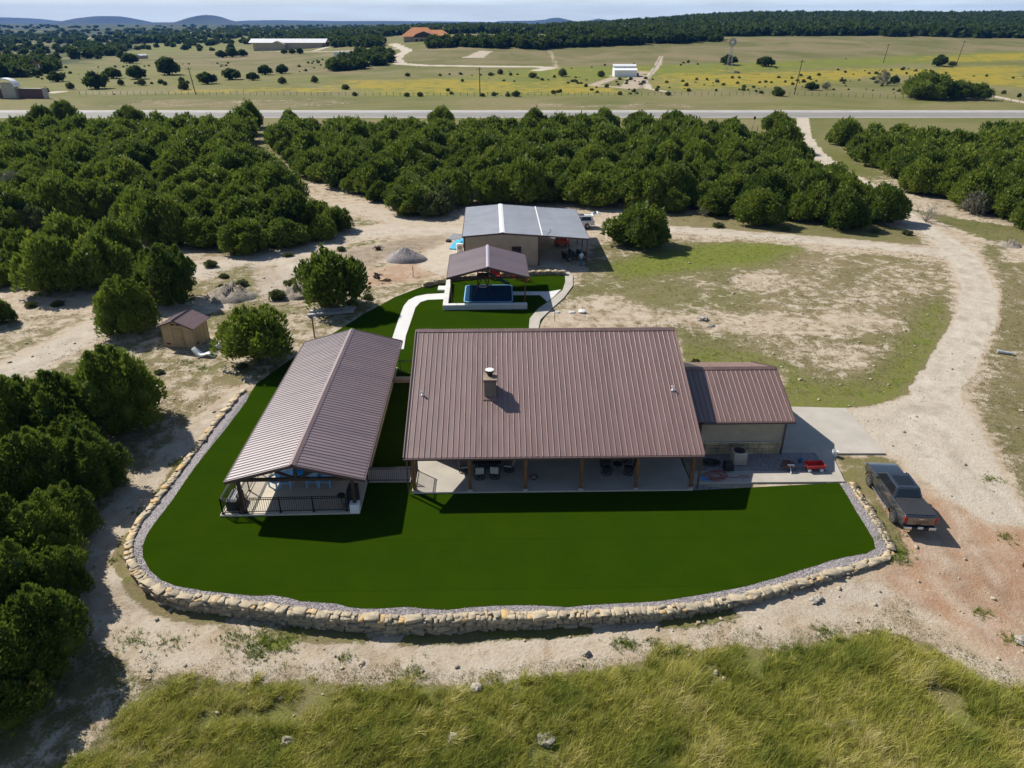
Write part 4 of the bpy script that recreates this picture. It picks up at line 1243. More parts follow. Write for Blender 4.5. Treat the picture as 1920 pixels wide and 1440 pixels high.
def resample(pts, step):
    pts = [np.array(p[:2], float) for p in pts]
    seg = [np.linalg.norm(b - a) for a, b in zip(pts, pts[1:])]
    tot = sum(seg); k = int(tot / step); out = []
    for i in range(k + 1):
        s = tot * i / k; j = 0
        while j < len(seg) - 1 and s > seg[j]: s -= seg[j]; j += 1
        t = s / seg[j]
        out.append((pts[j] * (1 - t) + pts[j + 1] * t, (pts[j + 1] - pts[j]) / seg[j]))
    return out, tot


def dry_wall(name, path, top, width, label, seed, side=-1, minh=0.12, lens=(0.28, 0.7), zf=None):
    rg = np.random.default_rng(seed)
    pts, tot = resample(path, 0.05)
    V, F, Tn = [], [], []
    cnt = 0
    def lay(p, d, nrm, L, off, dep, zc, Hs, t):
        nonlocal cnt
        c = (p[0] + nrm[0] * off, p[1] + nrm[1] * off, zc)
        V.append(stone_np(c, L, dep, Hs, math.atan2(d[1], d[0]) + rg.uniform(-0.30, 0.30), rg, 0.30)); F.append(STONE_F + cnt); cnt += 24
        Tn.append(np.full(24, t))
    for course in range(5):
        s = rg.uniform(0, 0.2)
        while s < tot - 0.12:
            big = rg.random() < 0.14
            L = rg.uniform(0.42, 0.75) if big else rg.uniform(0.12, 0.36)
            if course: L *= 1.15
            p, d = pts[min(len(pts) - 1, int((s + L / 2) / 0.05))]
            nrm = np.array([d[1], -d[0]]) * side
            base = float(ground(p[0] + nrm[0] * width, p[1] + nrm[1] * width)) - 0.06 if zf is None else zf
            hh = 0.11 if course == 0 else max(0.13, (top - 0.13 - base) / max(1, round((top - 0.13 - base) / 0.21)))
            z1 = top if course == 0 else top - 0.12 - (course - 1) * hh
            if z1 < base + 0.05: s += L; continue
            if course == 0:
                if big or rg.random() < 0.35:
                    lay(p, d, nrm, L, width * 0.5 + rg.uniform(-.04, .04), width * rg.uniform(0.8, 1.15), z1 - hh / 2 + rg.uniform(-0.03, 0.05), hh * rg.uniform(0.9, 1.7), rg.uniform(0.3, 1.0))
                else:
                    k = rg.uniform(0.35, 0.65)
                    lay(p, d, nrm, L * rg.uniform(.8, 1.1), width * k * 0.5, width * k, z1 - hh / 2 + rg.uniform(-0.03, 0.03), hh * rg.uniform(0.8, 1.4), rg.uniform(0.2, 0.95))
                    lay(p + d * rg.uniform(-.08, .08), d, nrm, L * rg.uniform(.7, 1.1), width * (k + (1 - k) / 2), width * (1 - k) * 1.15, z1 - hh / 2 - rg.uniform(0.0, 0.07), hh * rg.uniform(0.8, 1.5), rg.uniform(0.2, 1.0))
            else:
                lay(p, d, nrm, L * rg.uniform(0.92, 1.08), width * 0.52 + rg.uniform(-.05, .06), width, z1 - hh / 2 + rg.uniform(-0.03, 0.03), hh * rg.uniform(0.85, 1.2), rg.uniform(0, 0.55))
            s += L * 0.93
    o = mesh_np(name, np.concatenate(V), [np.concatenate(F)], M['limestone'], None, np.concatenate(Tn))
    return tag(o, label, 'wall')


ww_s = wall_w
dry_wall('stone_wall', ww_s, 0.06, 0.42, 'long curving dry stone wall of yellow limestone edging the turf', 4, -1)
pth = [(p.x, p.y) for p in PP([(790, 535), (820, 529), (850, 522), (900, 518), (945, 515), (990, 513), (1022, 511), (1060, 512)], 0.1)]
dry_wall('stone_wall', pth, 0.42, 0.5, 'short white stone wall behind the play lawn and workshop yard', 8, 1, zf=-0.1)

# ================================================================== vegetation
OCT_V = np.array([[1, 0, 0], [-1, 0, 0], [0, 1, 0], [0, -1, 0], [0, 0, 1], [0, 0, -1]], float)
OCT_F = np.array([[0, 2, 4], [2, 1, 4], [1, 3, 4], [3, 0, 4], [2, 0, 5], [1, 2, 5], [3, 1, 5], [0, 3, 5]])


def subdiv(v, f):
    v = list(map(tuple, v)); cache = {}; out = []
    def mid(a, b):
        k = (min(a, b), max(a, b))
        if k not in cache:
            p = (np.array(v[a]) + np.array(v[b])) / 2
            v.append(tuple(p / np.linalg.norm(p))); cache[k] = len(v) - 1
        return cache[k]
    for a, b, c in f:
        x, y, z = mid(a, b), mid(b, c), mid(c, a)
        out += [(a, x, z), (x, b, y), (z, y, c), (x, y, z)]
    return np.array(v), np.array(out)


BALL_V, BALL_F = subdiv(OCT_V, OCT_F)


def crown(seed, lobes, sprays, leaf, h=1.5, base=0.05, open_=0.0, spike=0.25, core=0.74, width=0.42, upright=0.75):
    """leaf sprays heaped on upright plumes; radius about 1, height h. returns verts, quads, tris, tint"""
    g = np.random.default_rng(seed)
    cen, siz = [], []
    for i in range(lobes):
        zf = base + (1 - base) * ((i + g.uniform(0.2, 0.8)) / lobes) ** 0.9
        t = (zf - base) / (1 - base)
        pr = math.sin(PI * (0.20 + 0.72 * t)) ** 0.7
        az = i * 2.399 + g.uniform(-0.5, 0.5)
        rad = pr * 0.70 * g.uniform(0.66, 1.12) * (1 if t < 0.85 else 0.7)
        s = g.uniform(0.20, 0.38) * (1.0 - 0.22 * t)
        cen.append((rad * math.cos(az), rad * math.sin(az), max(zf * h * 0.84, s * 0.9 + base * h))); siz.append(s)
    for k in range(max(2, lobes // 5)):                        # heart of the crown
        cen.append((g.uniform(-.25, .25), g.uniform(-.25, .25), h * (base + (0.72 - base * 0.7) * (k + 0.7) / max(2, lobes // 5)))); siz.append(g.uniform(.38, .46))
    cen, siz = np.array(cen), np.array(siz)
    V, T = [], []
    n = sprays
    for c, s in zip(cen, siz):
        d = g.normal(size=(n, 3)); d /= np.linalg.norm(d, axis=1, keepdims=True)
        d[:, 2] = np.where(d[:, 2] < -0.45, -d[:, 2], d[:, 2])
        rr_ = g.uniform(0.74, 1.12, (n, 1))
        p = c + d * s * rr_ * np.array([1, 1, 1.32])
        k = int(n * spike)
        a = g.uniform(0, 1, k)
        p[:k] = c + np.stack([g.normal(0, 0.20, k) * s * (1 - a * 0.6), g.normal(0, 0.20, k) * s * (1 - a * 0.6), s * (1.0 + 0.75 * a)], 1) + np.array([*(g.normal(0, 0.25, 2) * s), 0])
        dr = d * 0.75 + np.array([0, 0, upright]) + g.normal(0, 0.32, (n, 3))
        dr /= np.linalg.norm(dr, axis=1, keepdims=True)
        sd_ = np.cross(dr, g.normal(size=(n, 3))); sd_ /= np.linalg.norm(sd_, axis=1, keepdims=True) + 1e-6
        L = leaf * g.uniform(0.6, 1.35, (n, 1)); wv = sd_ * L * width * 0.5
        p[:, 2] = np.maximum(p[:, 2], 0.02)
        V.append(np.stack([p - dr * L * 0.3, p + dr * L * 0.15 + wv, p + dr * L * 0.75, p + dr * L * 0.15 - wv], 1).reshape(-1, 3))
        T.append(np.repeat(np.clip(g.normal(0.45, 0.17) + g.normal(0, 0.20, n), 0, 1), 4))
    V = np.concatenate(V); T = np.concatenate(T)
    Q = np.arange(len(V)).reshape(-1, 4)
    tris = np.zeros((0, 3), int)
    if core > 0:
        cv, ctt, tr = [], [], []
        for i, (c, s) in enumerate(zip(cen, siz)):
            k = BALL_V * (s * core * g.uniform(0.85, 1.12, (len(BALL_V), 1))) * np.array([1, 1, 1.3]) + c
            k[:, 2] = np.maximum(k[:, 2], 0.03)
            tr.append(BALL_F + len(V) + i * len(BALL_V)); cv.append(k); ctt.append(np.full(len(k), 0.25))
        V = np.concatenate([V] + cv); T = np.concatenate([T] + ctt); tris = np.concatenate(tr)
    return V, Q, tris, T, cen


def trunk_mb(cen, seed, stems=5, r=0.05, h0=0.0):
    g = random.Random(seed); mb = MB()
    idx = sorted(range(len(cen)), key=lambda i: g.random())[:stems]
    for i in idx:
        c = cen[i]
        b_ = (g.uniform(-.07, .07), g.uniform(-.07, .07), -0.08)
        m1 = (b_[0] * 0.5 + c[0] * 0.28 + g.uniform(-.05, .05), c[1] * 0.28 + g.uniform(-.05, .05), c[2] * 0.42)
        m2 = (c[0] * 0.65, c[1] * 0.65, c[2] * 0.72)
        mb.tube([b_, m1, m2, tuple(c)], [r, r * 0.75, r * 0.5, r * 0.2], 6, False)
    return mb


class Tree:
    """one kind of tree: shared crown and trunk meshes, each planted tree an Empty with its own crown and trunk"""
    def __init__(s, name, seed, mt, cat, lobes, sprays, leaf, stems=5, r=0.05, **kw):
        V, Q, Tr, T, cen = crown(seed, lobes, sprays, leaf, **kw)
        s.name, s.cat = name, cat
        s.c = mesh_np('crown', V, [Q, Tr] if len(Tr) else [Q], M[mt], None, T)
        s.t = trunk_mb(cen, seed, stems, r).build('trunk', M['bark'], None, True)
        s.first = True

    def plant(s, loc, rad, hs, rz, label, group=None):
        o = thing(s.name, loc, rz, label, s.cat, group, (rad, rad, rad * hs))
        if s.first: c, t = s.c, s.t; s.first = False
        else:
            c, t = s.c.copy(), s.t.copy(); C.objects.link(c); C.objects.link(t)
        c.parent = o; t.parent = o
        return o


near_t = [Tree('juniper_tree', 100 + i, 'juniper', 'juniper', 24, 900, 0.080, h=1.55, spike=0.30, core=0.66) for i in range(4)]
mid_t = [Tree('juniper_tree', 200 + i, 'juniper', 'juniper', 20, 400, 0.125, h=1.10 + 0.08 * (i % 3), spike=0.04, core=0.66, upright=0.45) for i in range(6)]
far_o = [Tree('oak_tree', 300 + i, 'oak', 'oak', 14, 150, 0.20, h=1.05, base=0.14, spike=0.0, width=0.7, upright=0.2) for i in range(3)]
open_t = [Tree('juniper_tree', 400 + i, 'juniper', 'juniper', 24, 420, 0.105, stems=9, r=0.045, h=1.35, base=0.14, core=0.42, spike=0.15) for i in range(2)]
scrub_t = [Tree('scrub_bush', 500 + i, 'scrub', 'bush', 10, 170, 0.20, h=0.95, spike=0.05, core=0.6, upright=0.3) for i in range(2)]
grey_t = [Tree('grey_shrub', 550 + i, 'greyscrub', 'shrub', 12, 150, 0.16, stems=9, r=0.03, h=1.3, spike=0.1, core=0.0, width=0.2) for i in range(2)]
rt = random.Random(77)


def put_tree(kind, px, py, wpx, label, group=None, hs=None, var=None):
    p = P(px, py)
    depth = p.y * ct + (CAM_H - p.z) * st
    rad = wpx / 2 / FOC * depth
    t = kind[var if var is not None else rt.randrange(len(kind))]
    return t.plant((p.x, p.y, p.z - 0.03), rad, hs or rt.uniform(0.88, 1.1), rt.uniform(0, 6.28), label, group)


# trees one can tell apart, near first
N = [
    (near_t, 232, 800, 190, 1.0, 'tallest bushy juniper left of the gravel edge, nearest the garden shed'),
    (near_t, 120, 830, 170, 1.0, 'juniper behind the tall bushy one, lower and paler, on the left bank'),
    (near_t, 35, 840, 170, 1.05, 'juniper half cut by the left frame edge above the dirt track'),
    (near_t, 182, 925, 150, 1.0, 'rounded juniper beside the gravel edge with its shadow towards the pavilion'),
    (near_t, 85, 945, 185, 1.0, 'broad juniper on the left bank between rounded neighbours'),
    (near_t, -10, 960, 180, 1.1, 'juniper mostly outside the frame behind the broad one'),
    (near_t, 85, 1065, 175, 0.95, 'low juniper opposite the bulging west corner of the stone wall'),
    (near_t, -15, 1085, 190, 1.1, 'dark juniper cut by the frame beside the west corner of the wall'),
    (near_t, 100, 1240, 185, 1.1, 'foremost feathery juniper at the lower left, shading the pale dirt'),
    (near_t, 0, 1190, 215, 1.15, 'big feathery juniper crowding the foremost one at the lower left'),
    (near_t, 15, 1330, 210, 0.95, 'squat dark juniper in the bottom left corner'),
    (near_t, -100, 1290, 240, 1.2, 'juniper outside the bottom left corner, only its edge in view'),
    (near_t, 150, 870, 130, 0.95, 'low juniper wedged between the tallest bushy one and the rounded one'),
    (near_t, 128, 1005, 135, 0.95, 'small juniper right of the broad one, nearest the pavilion railing'),
    (near_t, 120, 1125, 140, 1.0, 'juniper filling the gap above the foremost feathery one'),
    (near_t, -90, 1120, 220, 1.2, 'juniper cut by the left frame edge behind the lower left group'),
    (near_t, 242, 622, 128, 0.98, 'rounded flame shaped juniper standing left of the garden shed'),
    (near_t, 318, 568, 132, 1.0, 'juniper joined behind the rounded one beside the garden shed'),
    (mid_t, 150, 492, 120, 1.1, 'juniper behind the clump across the dirt track, touching the big wood'),
    (mid_t, 60, 508, 100, 1.1, 'juniper left of the clump across the dirt track, half hidden'),
    (mid_t, 105, 545, 125, 1.2, 'juniper on the far side of the dirt track, left end of its clump'),
    (mid_t, 190, 538, 130, 1.15, 'juniper on the far side of the dirt track, middle of its clump'),
    (mid_t, 225, 505, 115, 1.2, 'juniper at the back of the clump across the dirt track'),
    (mid_t, 2, 606, 62, 1.05, 'small juniper cut by the left frame edge above the bare dirt'),
    (mid_t, 8, 535, 66, 1.0, 'small juniper at the left frame edge beyond the dirt track'),
    (mid_t, 20, 480, 70, 1.0, 'juniper at the left frame edge in front of the wood'),
    (open_t, 488, 676, 168, 0.82, 'feathery see through juniper between garden shed and pavilion'),
    (open_t, 628, 577, 155, 0.95, 'spreading many stemmed juniper by the long steel beams'),
    (mid_t, 1197, 460, 128, 0.85, 'lone spreading juniper beside the track right of the workshop'),
    (mid_t, 1420, 420, 92, 0.95, 'round juniper at the front of the wood facing the yard'),
    (mid_t, 1500, 412, 70, 1.0, 'slim juniper right of the round one at the front of the wood'),
    (mid_t, 1575, 425, 110, 0.9, 'ragged juniper above the dead branches beside the fork in the track'),
    (mid_t, 1650, 415, 95, 1.0, 'juniper leaning over the drive where the track forks'),
]
for i, (k, px, py, wd, hs, lab) in enumerate(N):
    put_tree(k, px, py, wd, lab, None, hs, i % len(k))

for px, py, wd in [(60, 575, 26), (110, 572, 30), (395, 500, 30), (420, 545, 34), (455, 535, 30), (520, 560, 40), (545, 535, 30), (585, 560, 36), (600, 540, 28), (420, 520, 22), (660, 572, 26),
                   (690, 560, 24), (300, 700, 22), (455, 690, 24), (540, 480, 24), (640, 470, 20), (1345, 425, 26), (1470, 432, 24), (1700, 440, 22), (1640, 436, 20)]:
    put_tree(scrub_t, px, py, wd, 'low dry brush tuft on the bare margins round the yard', 'low brush round the yard', rt.uniform(0.45, 0.75))

# dense wood between workshop and highway
WOODS = {
    'a': 'dark juniper packed in the dense wood left of the diagonal clearing',
    'b': 'juniper in the strip of wood between the diagonal clearing and the curved dirt track',
    'c': 'juniper packed in the wood between the workshop and the highway',
    'd': 'juniper packed in the wood right of the winding drive',
}
cand = []
for key, poly in fw.items():
    xs, yy = [p[0] for p in poly], [p[1] for p in poly]
    pts = []
    grid = {}
    tries = int((max(xs) - min(xs)) * (max(yy) - min(yy)) * 0.6)
    for _ in range(tries):
        x, y = rt.uniform(min(xs), max(xs)), rt.uniform(min(yy), max(yy))
        if not inside(poly, np.array([x]), np.array([y]))[0]: continue
        if key in 'ab' and y < 190 and edge_dist(poly, np.array([x]), np.array([y]))[0] < (1.2 if y < 100 else 2.2): continue
        sp = 3.6 + 0.010 * max(0, y - 80)
        c = (int(x // 6), int(y // 6))
        ok = True
        for i in (-1, 0, 1):
            for j in (-1, 0, 1):
                for q_ in grid.get((c[0] + i, c[1] + j), ()):
                    if (q_[0] - x) ** 2 + (q_[1] - y) ** 2 < sp * sp: ok = False
        if ok: grid.setdefault(c, []).append((x, y)); pts.append((x, y, key))
    cand += pts
drv = [(p.x, p.y) for p in PP(DRIVE)]
cand = [c for c in cand if edge_dist(drv, np.array([c[0]]), np.array([c[1]]), False)[0] > (4.4 if c[1] < 105 else 6.6) and abs(c[0]) < c[1] * 0.78 + 12]
cand.sort(key=lambda c: c[1])
solo, rest = cand[:262], cand[262:]
for x, y, key in solo:
    gz = float(ground(x, y))
    k = mid_t
    if rt.random() < 0.05:
        scrub_t[rt.randrange(2)].plant((x, y, gz), rt.uniform(1.7, 2.4), rt.uniform(1.1, 1.5), rt.uniform(0, 6), 'pale olive scrub tree among the dark junipers of the wood', 'pale scrub trees in the wood')
        continue
    mid_t[rt.randrange(6)].plant((x, y, gz - 0.05), rt.uniform(2.3, 4.5), rt.uniform(0.75, 1.1), rt.uniform(0, 6.28), WOODS[key], WOODS[key].replace('dark juniper', 'junipers').replace('juniper ', 'junipers '))


def mass(name, places, mt, lobes, sprays, leaf, seeds, **kw):
    """trees past counting, merged: places are (x, y, z, radius, height factor)"""
    prot = [crown(s, lobes, sprays, leaf, **kw) for s in seeds]
    V, Q, Tr, T = [], [], [], []
    n = 0
    for i, (x, y, z, r, hs) in enumerate(places):
        v, q_, tr, t, _ = prot[i % len(prot)]
        a = rt.uniform(0, 6.28); ca, sa_ = math.cos(a), math.sin(a)
        V.append(np.stack([(v[:, 0] * ca - v[:, 1] * sa_) * r + x, (v[:, 0] * sa_ + v[:, 1] * ca) * r + y, v[:, 2] * r * hs + z], 1))
        Q.append(q_ + n); Tr.append(tr + n); T.append(np.clip(t + rt.uniform(-0.15, 0.15), 0, 0.9)); n += len(v)
    o = mesh_np(name, np.concatenate(V), [np.concatenate(Q), np.concatenate(Tr)], M[mt], None, np.concatenate(T))
    return tag(o, kind='stuff')


tag(mass('distant_wood', [(x, y, float(ground(x, y)) - 0.05, rt.uniform(2.4, 4.6), rt.uniform(0.8, 1.1)) for x, y, k in rest], 'juniper', 14, 120, 0.19, [601, 602, 603, 604, 605, 606, 607], h=1.12, spike=0.03, upright=0.45),
    'deeper part of the dense juniper wood in front of the highway', 'wood')

# trees standing clear beside the highway
for px, py, wd, hs, lab in [
    (82, 232, 46, 0.8, 'dark round juniper beside the highway at the far left of the wood'),
    (122, 226, 50, 0.8, 'dark round juniper touching its twin beside the highway'),
    (246, 232, 54, 0.72, 'dark rounded juniper alone against the pale highway'),
    (828, 244, 54, 0.9, 'domed juniper rising above the wood before the highway, over the workshop roof'),
    (1003, 246, 62, 0.75, 'broad domed juniper before the highway above the workshop'),
    (1133, 250, 60, 0.9, 'juniper before the highway right of the broad domed one'),
    (1195, 246, 56, 0.7, 'flat topped juniper before the highway in a gap of the wood'),
    (1265, 252, 66, 0.75, 'wide juniper before the highway left of the road sign'),
    (1456, 248, 62, 0.72, 'lollipop shaped juniper where the drive meets the highway'),
    (545, 244, 44, 0.9, 'domed juniper before the highway at the top of the diagonal clearing'),
    (470, 240, 60, 0.9, 'juniper before the highway left of the diagonal clearing'),
    (1905, 288, 90, 0.8, 'grey green juniper at the right frame edge before the highway'),
]:
    put_tree(mid_t, px, py, wd, lab, None, hs * 1.25)

# ------------------------------------------------------------------ fields beyond the highway
F1 = [(108, 153, 33), (212, 147, 34), (256, 148, 40), (317, 140, 48), (390, 157, 37), (436, 149, 38), (474, 150, 24), (497, 140, 26), (529, 138, 25), (183, 166, 46),
      (185, 111, 14), (245, 119, 32), (416, 108, 22), (436, 107, 26), (455, 106, 20), (533, 101, 14), (548, 101, 15), (563, 101, 16)]
for i, (px, py, wd) in enumerate(F1):
    put_tree(far_o, px, py, wd, 'round dark oak scattered over the pasture left of the orange roofed house', 'dark oaks in the left pasture', rt.uniform(0.8, 1.0))
for px, py, wd in [(133, 167, 18), (227, 160, 15), (266, 160, 19), (302, 157, 14), (310, 160, 10), (341, 156, 14), (352, 157, 9), (87, 175, 16), (345, 168, 24), (530, 157, 20), (590, 155, 16)]:
    put_tree(scrub_t, px, py, wd, 'small olive green bush in the pasture across the highway on the left', 'small bushes in the left pasture', rt.uniform(0.9, 1.3))
F2 = [(998, 146, 17), (938, 139, 14), (867, 153, 8), (840, 171, 10), (968, 181, 20), (952, 181, 12), (905, 181, 11), (926, 180, 12), (648, 168, 18), (763, 181, 13), (788, 181, 13), (920, 142, 12), (1080, 154, 9), (1037, 176, 12), (1162, 178, 12),
      (1055, 143, 20), (1127, 144, 18), (764, 143, 12), (665, 180, 12), (1252, 179, 14), (1545, 164, 7), (1520, 150, 5), (1582, 157, 6)]
for px, py, wd in F2:
    put_tree(scrub_t, px, py, wd, 'small dark bush in the yellow flowered field across the highway', 'bushes in the yellow field', rt.uniform(0.8, 1.1))
for px, py, wd, k, hs, lab in [
    (1365, 121, 34, far_o, 0.8, 'dark bush at the foot of the windmill'),
    (1434, 124, 34, far_o, 0.75, 'dark bush alone in the green field right of the windmill'),
    (1458, 180, 25, mid_t, 0.9, 'small dark juniper on the far verge by the leaning pole'),
    (1522, 169, 28, far_o, 0.8, 'dark bush next to a dead grey shrub in the yellow field'),
    (1548, 168, 20, grey_t, 0.9, 'dead grey shrub touching a dark bush in the yellow field'),
    (1655, 160, 30, grey_t, 1.2, 'grey leafless shrub left of the big evergreen clump'),
    (1676, 157, 17, far_o, 1.3, 'dark tree leaning on the grey leafless shrub'),
    (1762, 124, 30, far_o, 1.0, 'dark bush in the field by the rightmost utility pole'),
    (1785, 123, 18, scrub_t, 0.7, 'low olive bush beside the dark bush by the rightmost pole'),
    (1735, 185, 96, mid_t, 0.72, 'biggest rounded evergreen of the clump across the highway'),
    (1790, 186, 66, mid_t, 0.72, 'middle evergreen of the big clump across the highway'),
    (1830, 187, 50, mid_t, 0.80, 'rightmost evergreen of the big clump across the highway'),
    (1910, 183, 8, far_o, 1.6, 'dark narrow bush at the right frame edge across the highway'),
    (862, 78, 20, far_o, 1.3, 'olive tree right of the orange roofed house'),
]:
    put_tree(k, px, py, wd, lab, None, hs)


def strew(poly, n, r0, r1, seed, clump=None):
    """ground places inside an outline given in the photograph"""
    pw = [(p.x, p.y) for p in PP(poly)]
    g = np.random.default_rng(seed)
    xs, yy = [p[0] for p in pw], [p[1] for p in pw]
    x = g.uniform(min(xs), max(xs), n * 6); y = g.uniform(min(yy), max(yy), n * 6)
    k = inside(pw, x, y)
    if clump: k &= fbm(x / clump, y / clump, seed, 3) > 0.52
    x, y = x[k][:n], y[k][:n]
    return [(a, b, float(c) - 0.1, rt.uniform(r0, r1), rt.uniform(0.75, 1.05)) for a, b, c in zip(x, y, ground(x, y))]


pl = []
pl += strew([(470, 99), (590, 104), (730, 96), (725, 85), (610, 76)], 0, 1, 1, 1)
pl += strew([(612, 132), (650, 134), (732, 120), (732, 104), (690, 102), (640, 120)], 46, 3.5, 5.5, 2)
pl += strew([(608, 90), (718, 92), (716, 80), (612, 80)], 70, 4, 6, 3)
pl += strew([(796, 91), (1022, 93), (1022, 85), (800, 84)], 90, 4, 6, 4)
pl += strew([(1026, 90.5), (1286, 81), (1286, 74), (1026, 84)], 120, 4, 6.5, 5)
pl += strew([(1284, 80), (1348, 80), (1348, 72), (1290, 73)], 24, 4, 6, 6)
pl += strew([(1656, 71), (1775, 68), (1775, 63), (1660, 65)], 40, 5, 7, 66)
tag(mass('hedgerow', pl, 'oak', 11, 46, 0.34, [611, 612, 613], h=1.15, spike=0, width=0.7, upright=0.2), 'dark bands of trees across the far pasture', 'trees')
pl = strew([(-100, 160), (70, 150), (110, 128), (235, 108), (235, 84), (300, 70), (-100, 66)], 520, 3.5, 6, 7, 60)
pl += strew([(0, 150), (100, 140), (110, 118), (0, 118)], 70, 3.5, 5.5, 8)
pl += strew([(130, 112), (232, 106), (232, 84), (150, 84)], 60, 4, 6.5, 88)
pl += strew([(240, 96), (420, 96), (640, 76), (640, 62), (260, 62)], 420, 2.5, 5, 9, 70)
pl += strew([(410, 64), (640, 64), (640, 58), (410, 58)], 160, 5, 8, 10)
tag(mass('scrub_wood', pl, 'oak', 8, 34, 0.42, [621, 622, 623], h=1.1, spike=0, width=0.7, upright=0.2), 'scattered dark scrub wood on the left beyond the highway', 'wood')
pl = strew([(-40, 178), (1950, 178), (1950, 100), (1180, 120), (640, 150), (640, 105), (120, 125), (-40, 160)], 300, 0.35, 1.2, 12, 40)
tag(mass('field_scrub', pl, 'scrub', 5, 30, 0.42, [651, 652, 653], h=0.9, spike=0, width=0.7, upright=0.3), 'specks of low scrub over the fields across the highway', 'scrub')
# wooded rise on the right: hexagonal spacing in the world, beyond the field edge
g = np.random.default_rng(55)
pl = []
for y in np.arange(640, 1560, 9.0):
    for x in np.arange(-0.30 * y, 0.80 * y, 9.5):
        xx, yy = x + g.uniform(-4, 4), y + g.uniform(-4, 4)
        u = xx / yy
        edge = 690 + 90 * (float(vnoise(u * 14, 0.3, 5)) - 0.5) - 70 * float(S((u - 0.45) / 0.2)) + 240 * float(S((0.02 - u) / 0.2))
        if yy < edge: continue
        if u < 0.05 and float(fbm(xx / 90, yy / 90, 3, 3)) < 0.5: continue
        if y > 1000 and g.random() < 0.35: continue
        pl.append((xx, yy, float(ground(xx, yy)) - 0.2, g.uniform(4.5, 7.5), g.uniform(0.7, 1.0)))
tag(mass('hill_wood', pl, 'oak', 6, 18, 0.55, [631, 632, 633, 634], h=1.1, spike=0, width=0.75, upright=0.2), 'dark wood covering the rise along the right horizon', 'wood')
g = np.random.default_rng(56)
pl = []
for _ in range(1500):
    u = g.uniform(-0.8, 0.12); y = math.exp(g.uniform(math.log(1100), math.log(4200)))
    if float(fbm(u * y / 200, y / 330, 8, 3)) < 0.50: continue
    pl.append((u * y, y, float(ground(u * y, y)) - 0.3, g.uniform(6, 11), g.uniform(0.5, 0.8)))
tag(mass('plain_wood', pl, 'oak', 5, 12, 0.65, [641, 642], h=1.0, spike=0, width=0.8, upright=0.2), 'dark woods dotted over the distant plain', 'wood')


# ------------------------------------------------------------------ grasses
def blades(name, x, y, h, wd, lean, tint, mt, seed, wind=(0.30, 0.22), seg=2):
    """bent grass blades: two quads each"""
    g = np.random.default_rng(seed)
    n = len(x)
    z = ground(x, y) - 0.02
    az = g.uniform(0, 2 * PI, n)
    bend = np.stack([np.cos(az) * 0.55 + wind[0], np.sin(az) * 0.55 + wind[1]], 1) * (lean * h)[:, None]
    fa = g.uniform(0, 2 * PI, n)
    s = np.stack([np.cos(fa), np.sin(fa)], 1) * (wd / 2)[:, None]
    V = np.zeros((n, 6, 3))
    for k, (t, wk) in enumerate(((0, 1.0), (0.55, 0.85), (1.0, 0.15))):
        c = np.stack([x + bend[:, 0] * t * t, y + bend[:, 1] * t * t], 1)
        for j, sg in enumerate((-1, 1)):
            V[:, k * 2 + j, :2] = c + s * sg * wk
            V[:, k * 2 + j, 2] = z + h * t * (1 - 0.25 * lean * t)
    i = np.arange(n)[:, None] * 6
    Q = np.concatenate([i + np.array([[0, 1, 3, 2]]), i + np.array([[2, 3, 5, 4]])])
    return mesh_np(name, V.reshape(-1, 3), [Q], M[mt], None, np.repeat(tint, 6))


g = np.random.default_rng(91)
xs, yy = [p[0] for p in tall_w], [p[1] for p in tall_w]
nt = 6800
tx, ty = g.uniform(-24, 24, nt * 2), g.uniform(13.5, 24.5, nt * 2)
d_ = np.where(inside(tall_w, tx, ty), edge_dist(tall_w, tx, ty), -edge_dist(tall_w, tx, ty))
bare = fbm(tx * 0.55, ty * 0.55, 33, 3)
k = (d_ + 1.5 * (fbm(tx * 0.9, ty * 0.9, 13) - 0.5) > 0.05) & (bare < 0.70)
tx, ty, d_ = tx[k], ty[k], d_[k]
bl = 34
hgt_ = (0.16 + 0.34 * S(d_ / 1.4)) * g.uniform(0.45, 1.3, len(tx)) * (0.6 + 0.9 * fbm(tx * 0.8, ty * 0.8, 71, 3)) * (1 + 0.35 * S((tx + 2) / 10))
ttn = np.clip(0.50 + 2.0 * (fbm(tx * 0.40, ty * 0.40, 44) - 0.5) + 0.9 * (fbm(tx * 1.3, ty * 1.3, 45) - 0.5) + g.normal(0, 0.14, len(tx)), 0, 1)
rad = g.uniform(0.05, 0.20, len(tx))
X2 = np.repeat(tx, bl) + g.normal(0, 1, len(tx) * bl) * np.repeat(rad, bl)
Y2 = np.repeat(ty, bl) + g.normal(0, 1, len(tx) * bl) * np.repeat(rad, bl)
H2 = np.repeat(hgt_, bl) * g.uniform(0.5, 1.15, len(X2))
T2_ = np.clip(np.repeat(ttn, bl) + g.normal(0, 0.16, len(X2)), 0, 1)
W2 = g.uniform(0.010, 0.022, len(X2))
L2 = g.uniform(0.4, 1.15, len(X2))
cl = g.choice(len(tx), 620, replace=False)                # big separate tussocks
cr_ = np.repeat(g.uniform(0.14, 0.34, 620), 90); ch_ = np.repeat(g.uniform(0.35, 0.72, 620), 90); ctn = np.repeat(np.clip(g.normal(0.55, 0.28, 620), 0, 0.95), 90)
X2 = np.concatenate([X2, np.repeat(tx[cl], 90) + g.normal(0, 0.5, 620 * 90) * cr_]); Y2 = np.concatenate([Y2, np.repeat(ty[cl], 90) + g.normal(0, 0.5, 620 * 90) * cr_])
H2 = np.concatenate([H2, ch_ * g.uniform(0.5, 1.1, 620 * 90)]); W2 = np.concatenate([W2, g.uniform(.012, .026, 620 * 90)]); L2 = np.concatenate([L2, g.uniform(.6, 1.5, 620 * 90)])
T2_ = np.concatenate([T2_, np.clip(ctn + g.normal(0, .14, 620 * 90), 0, 1)])
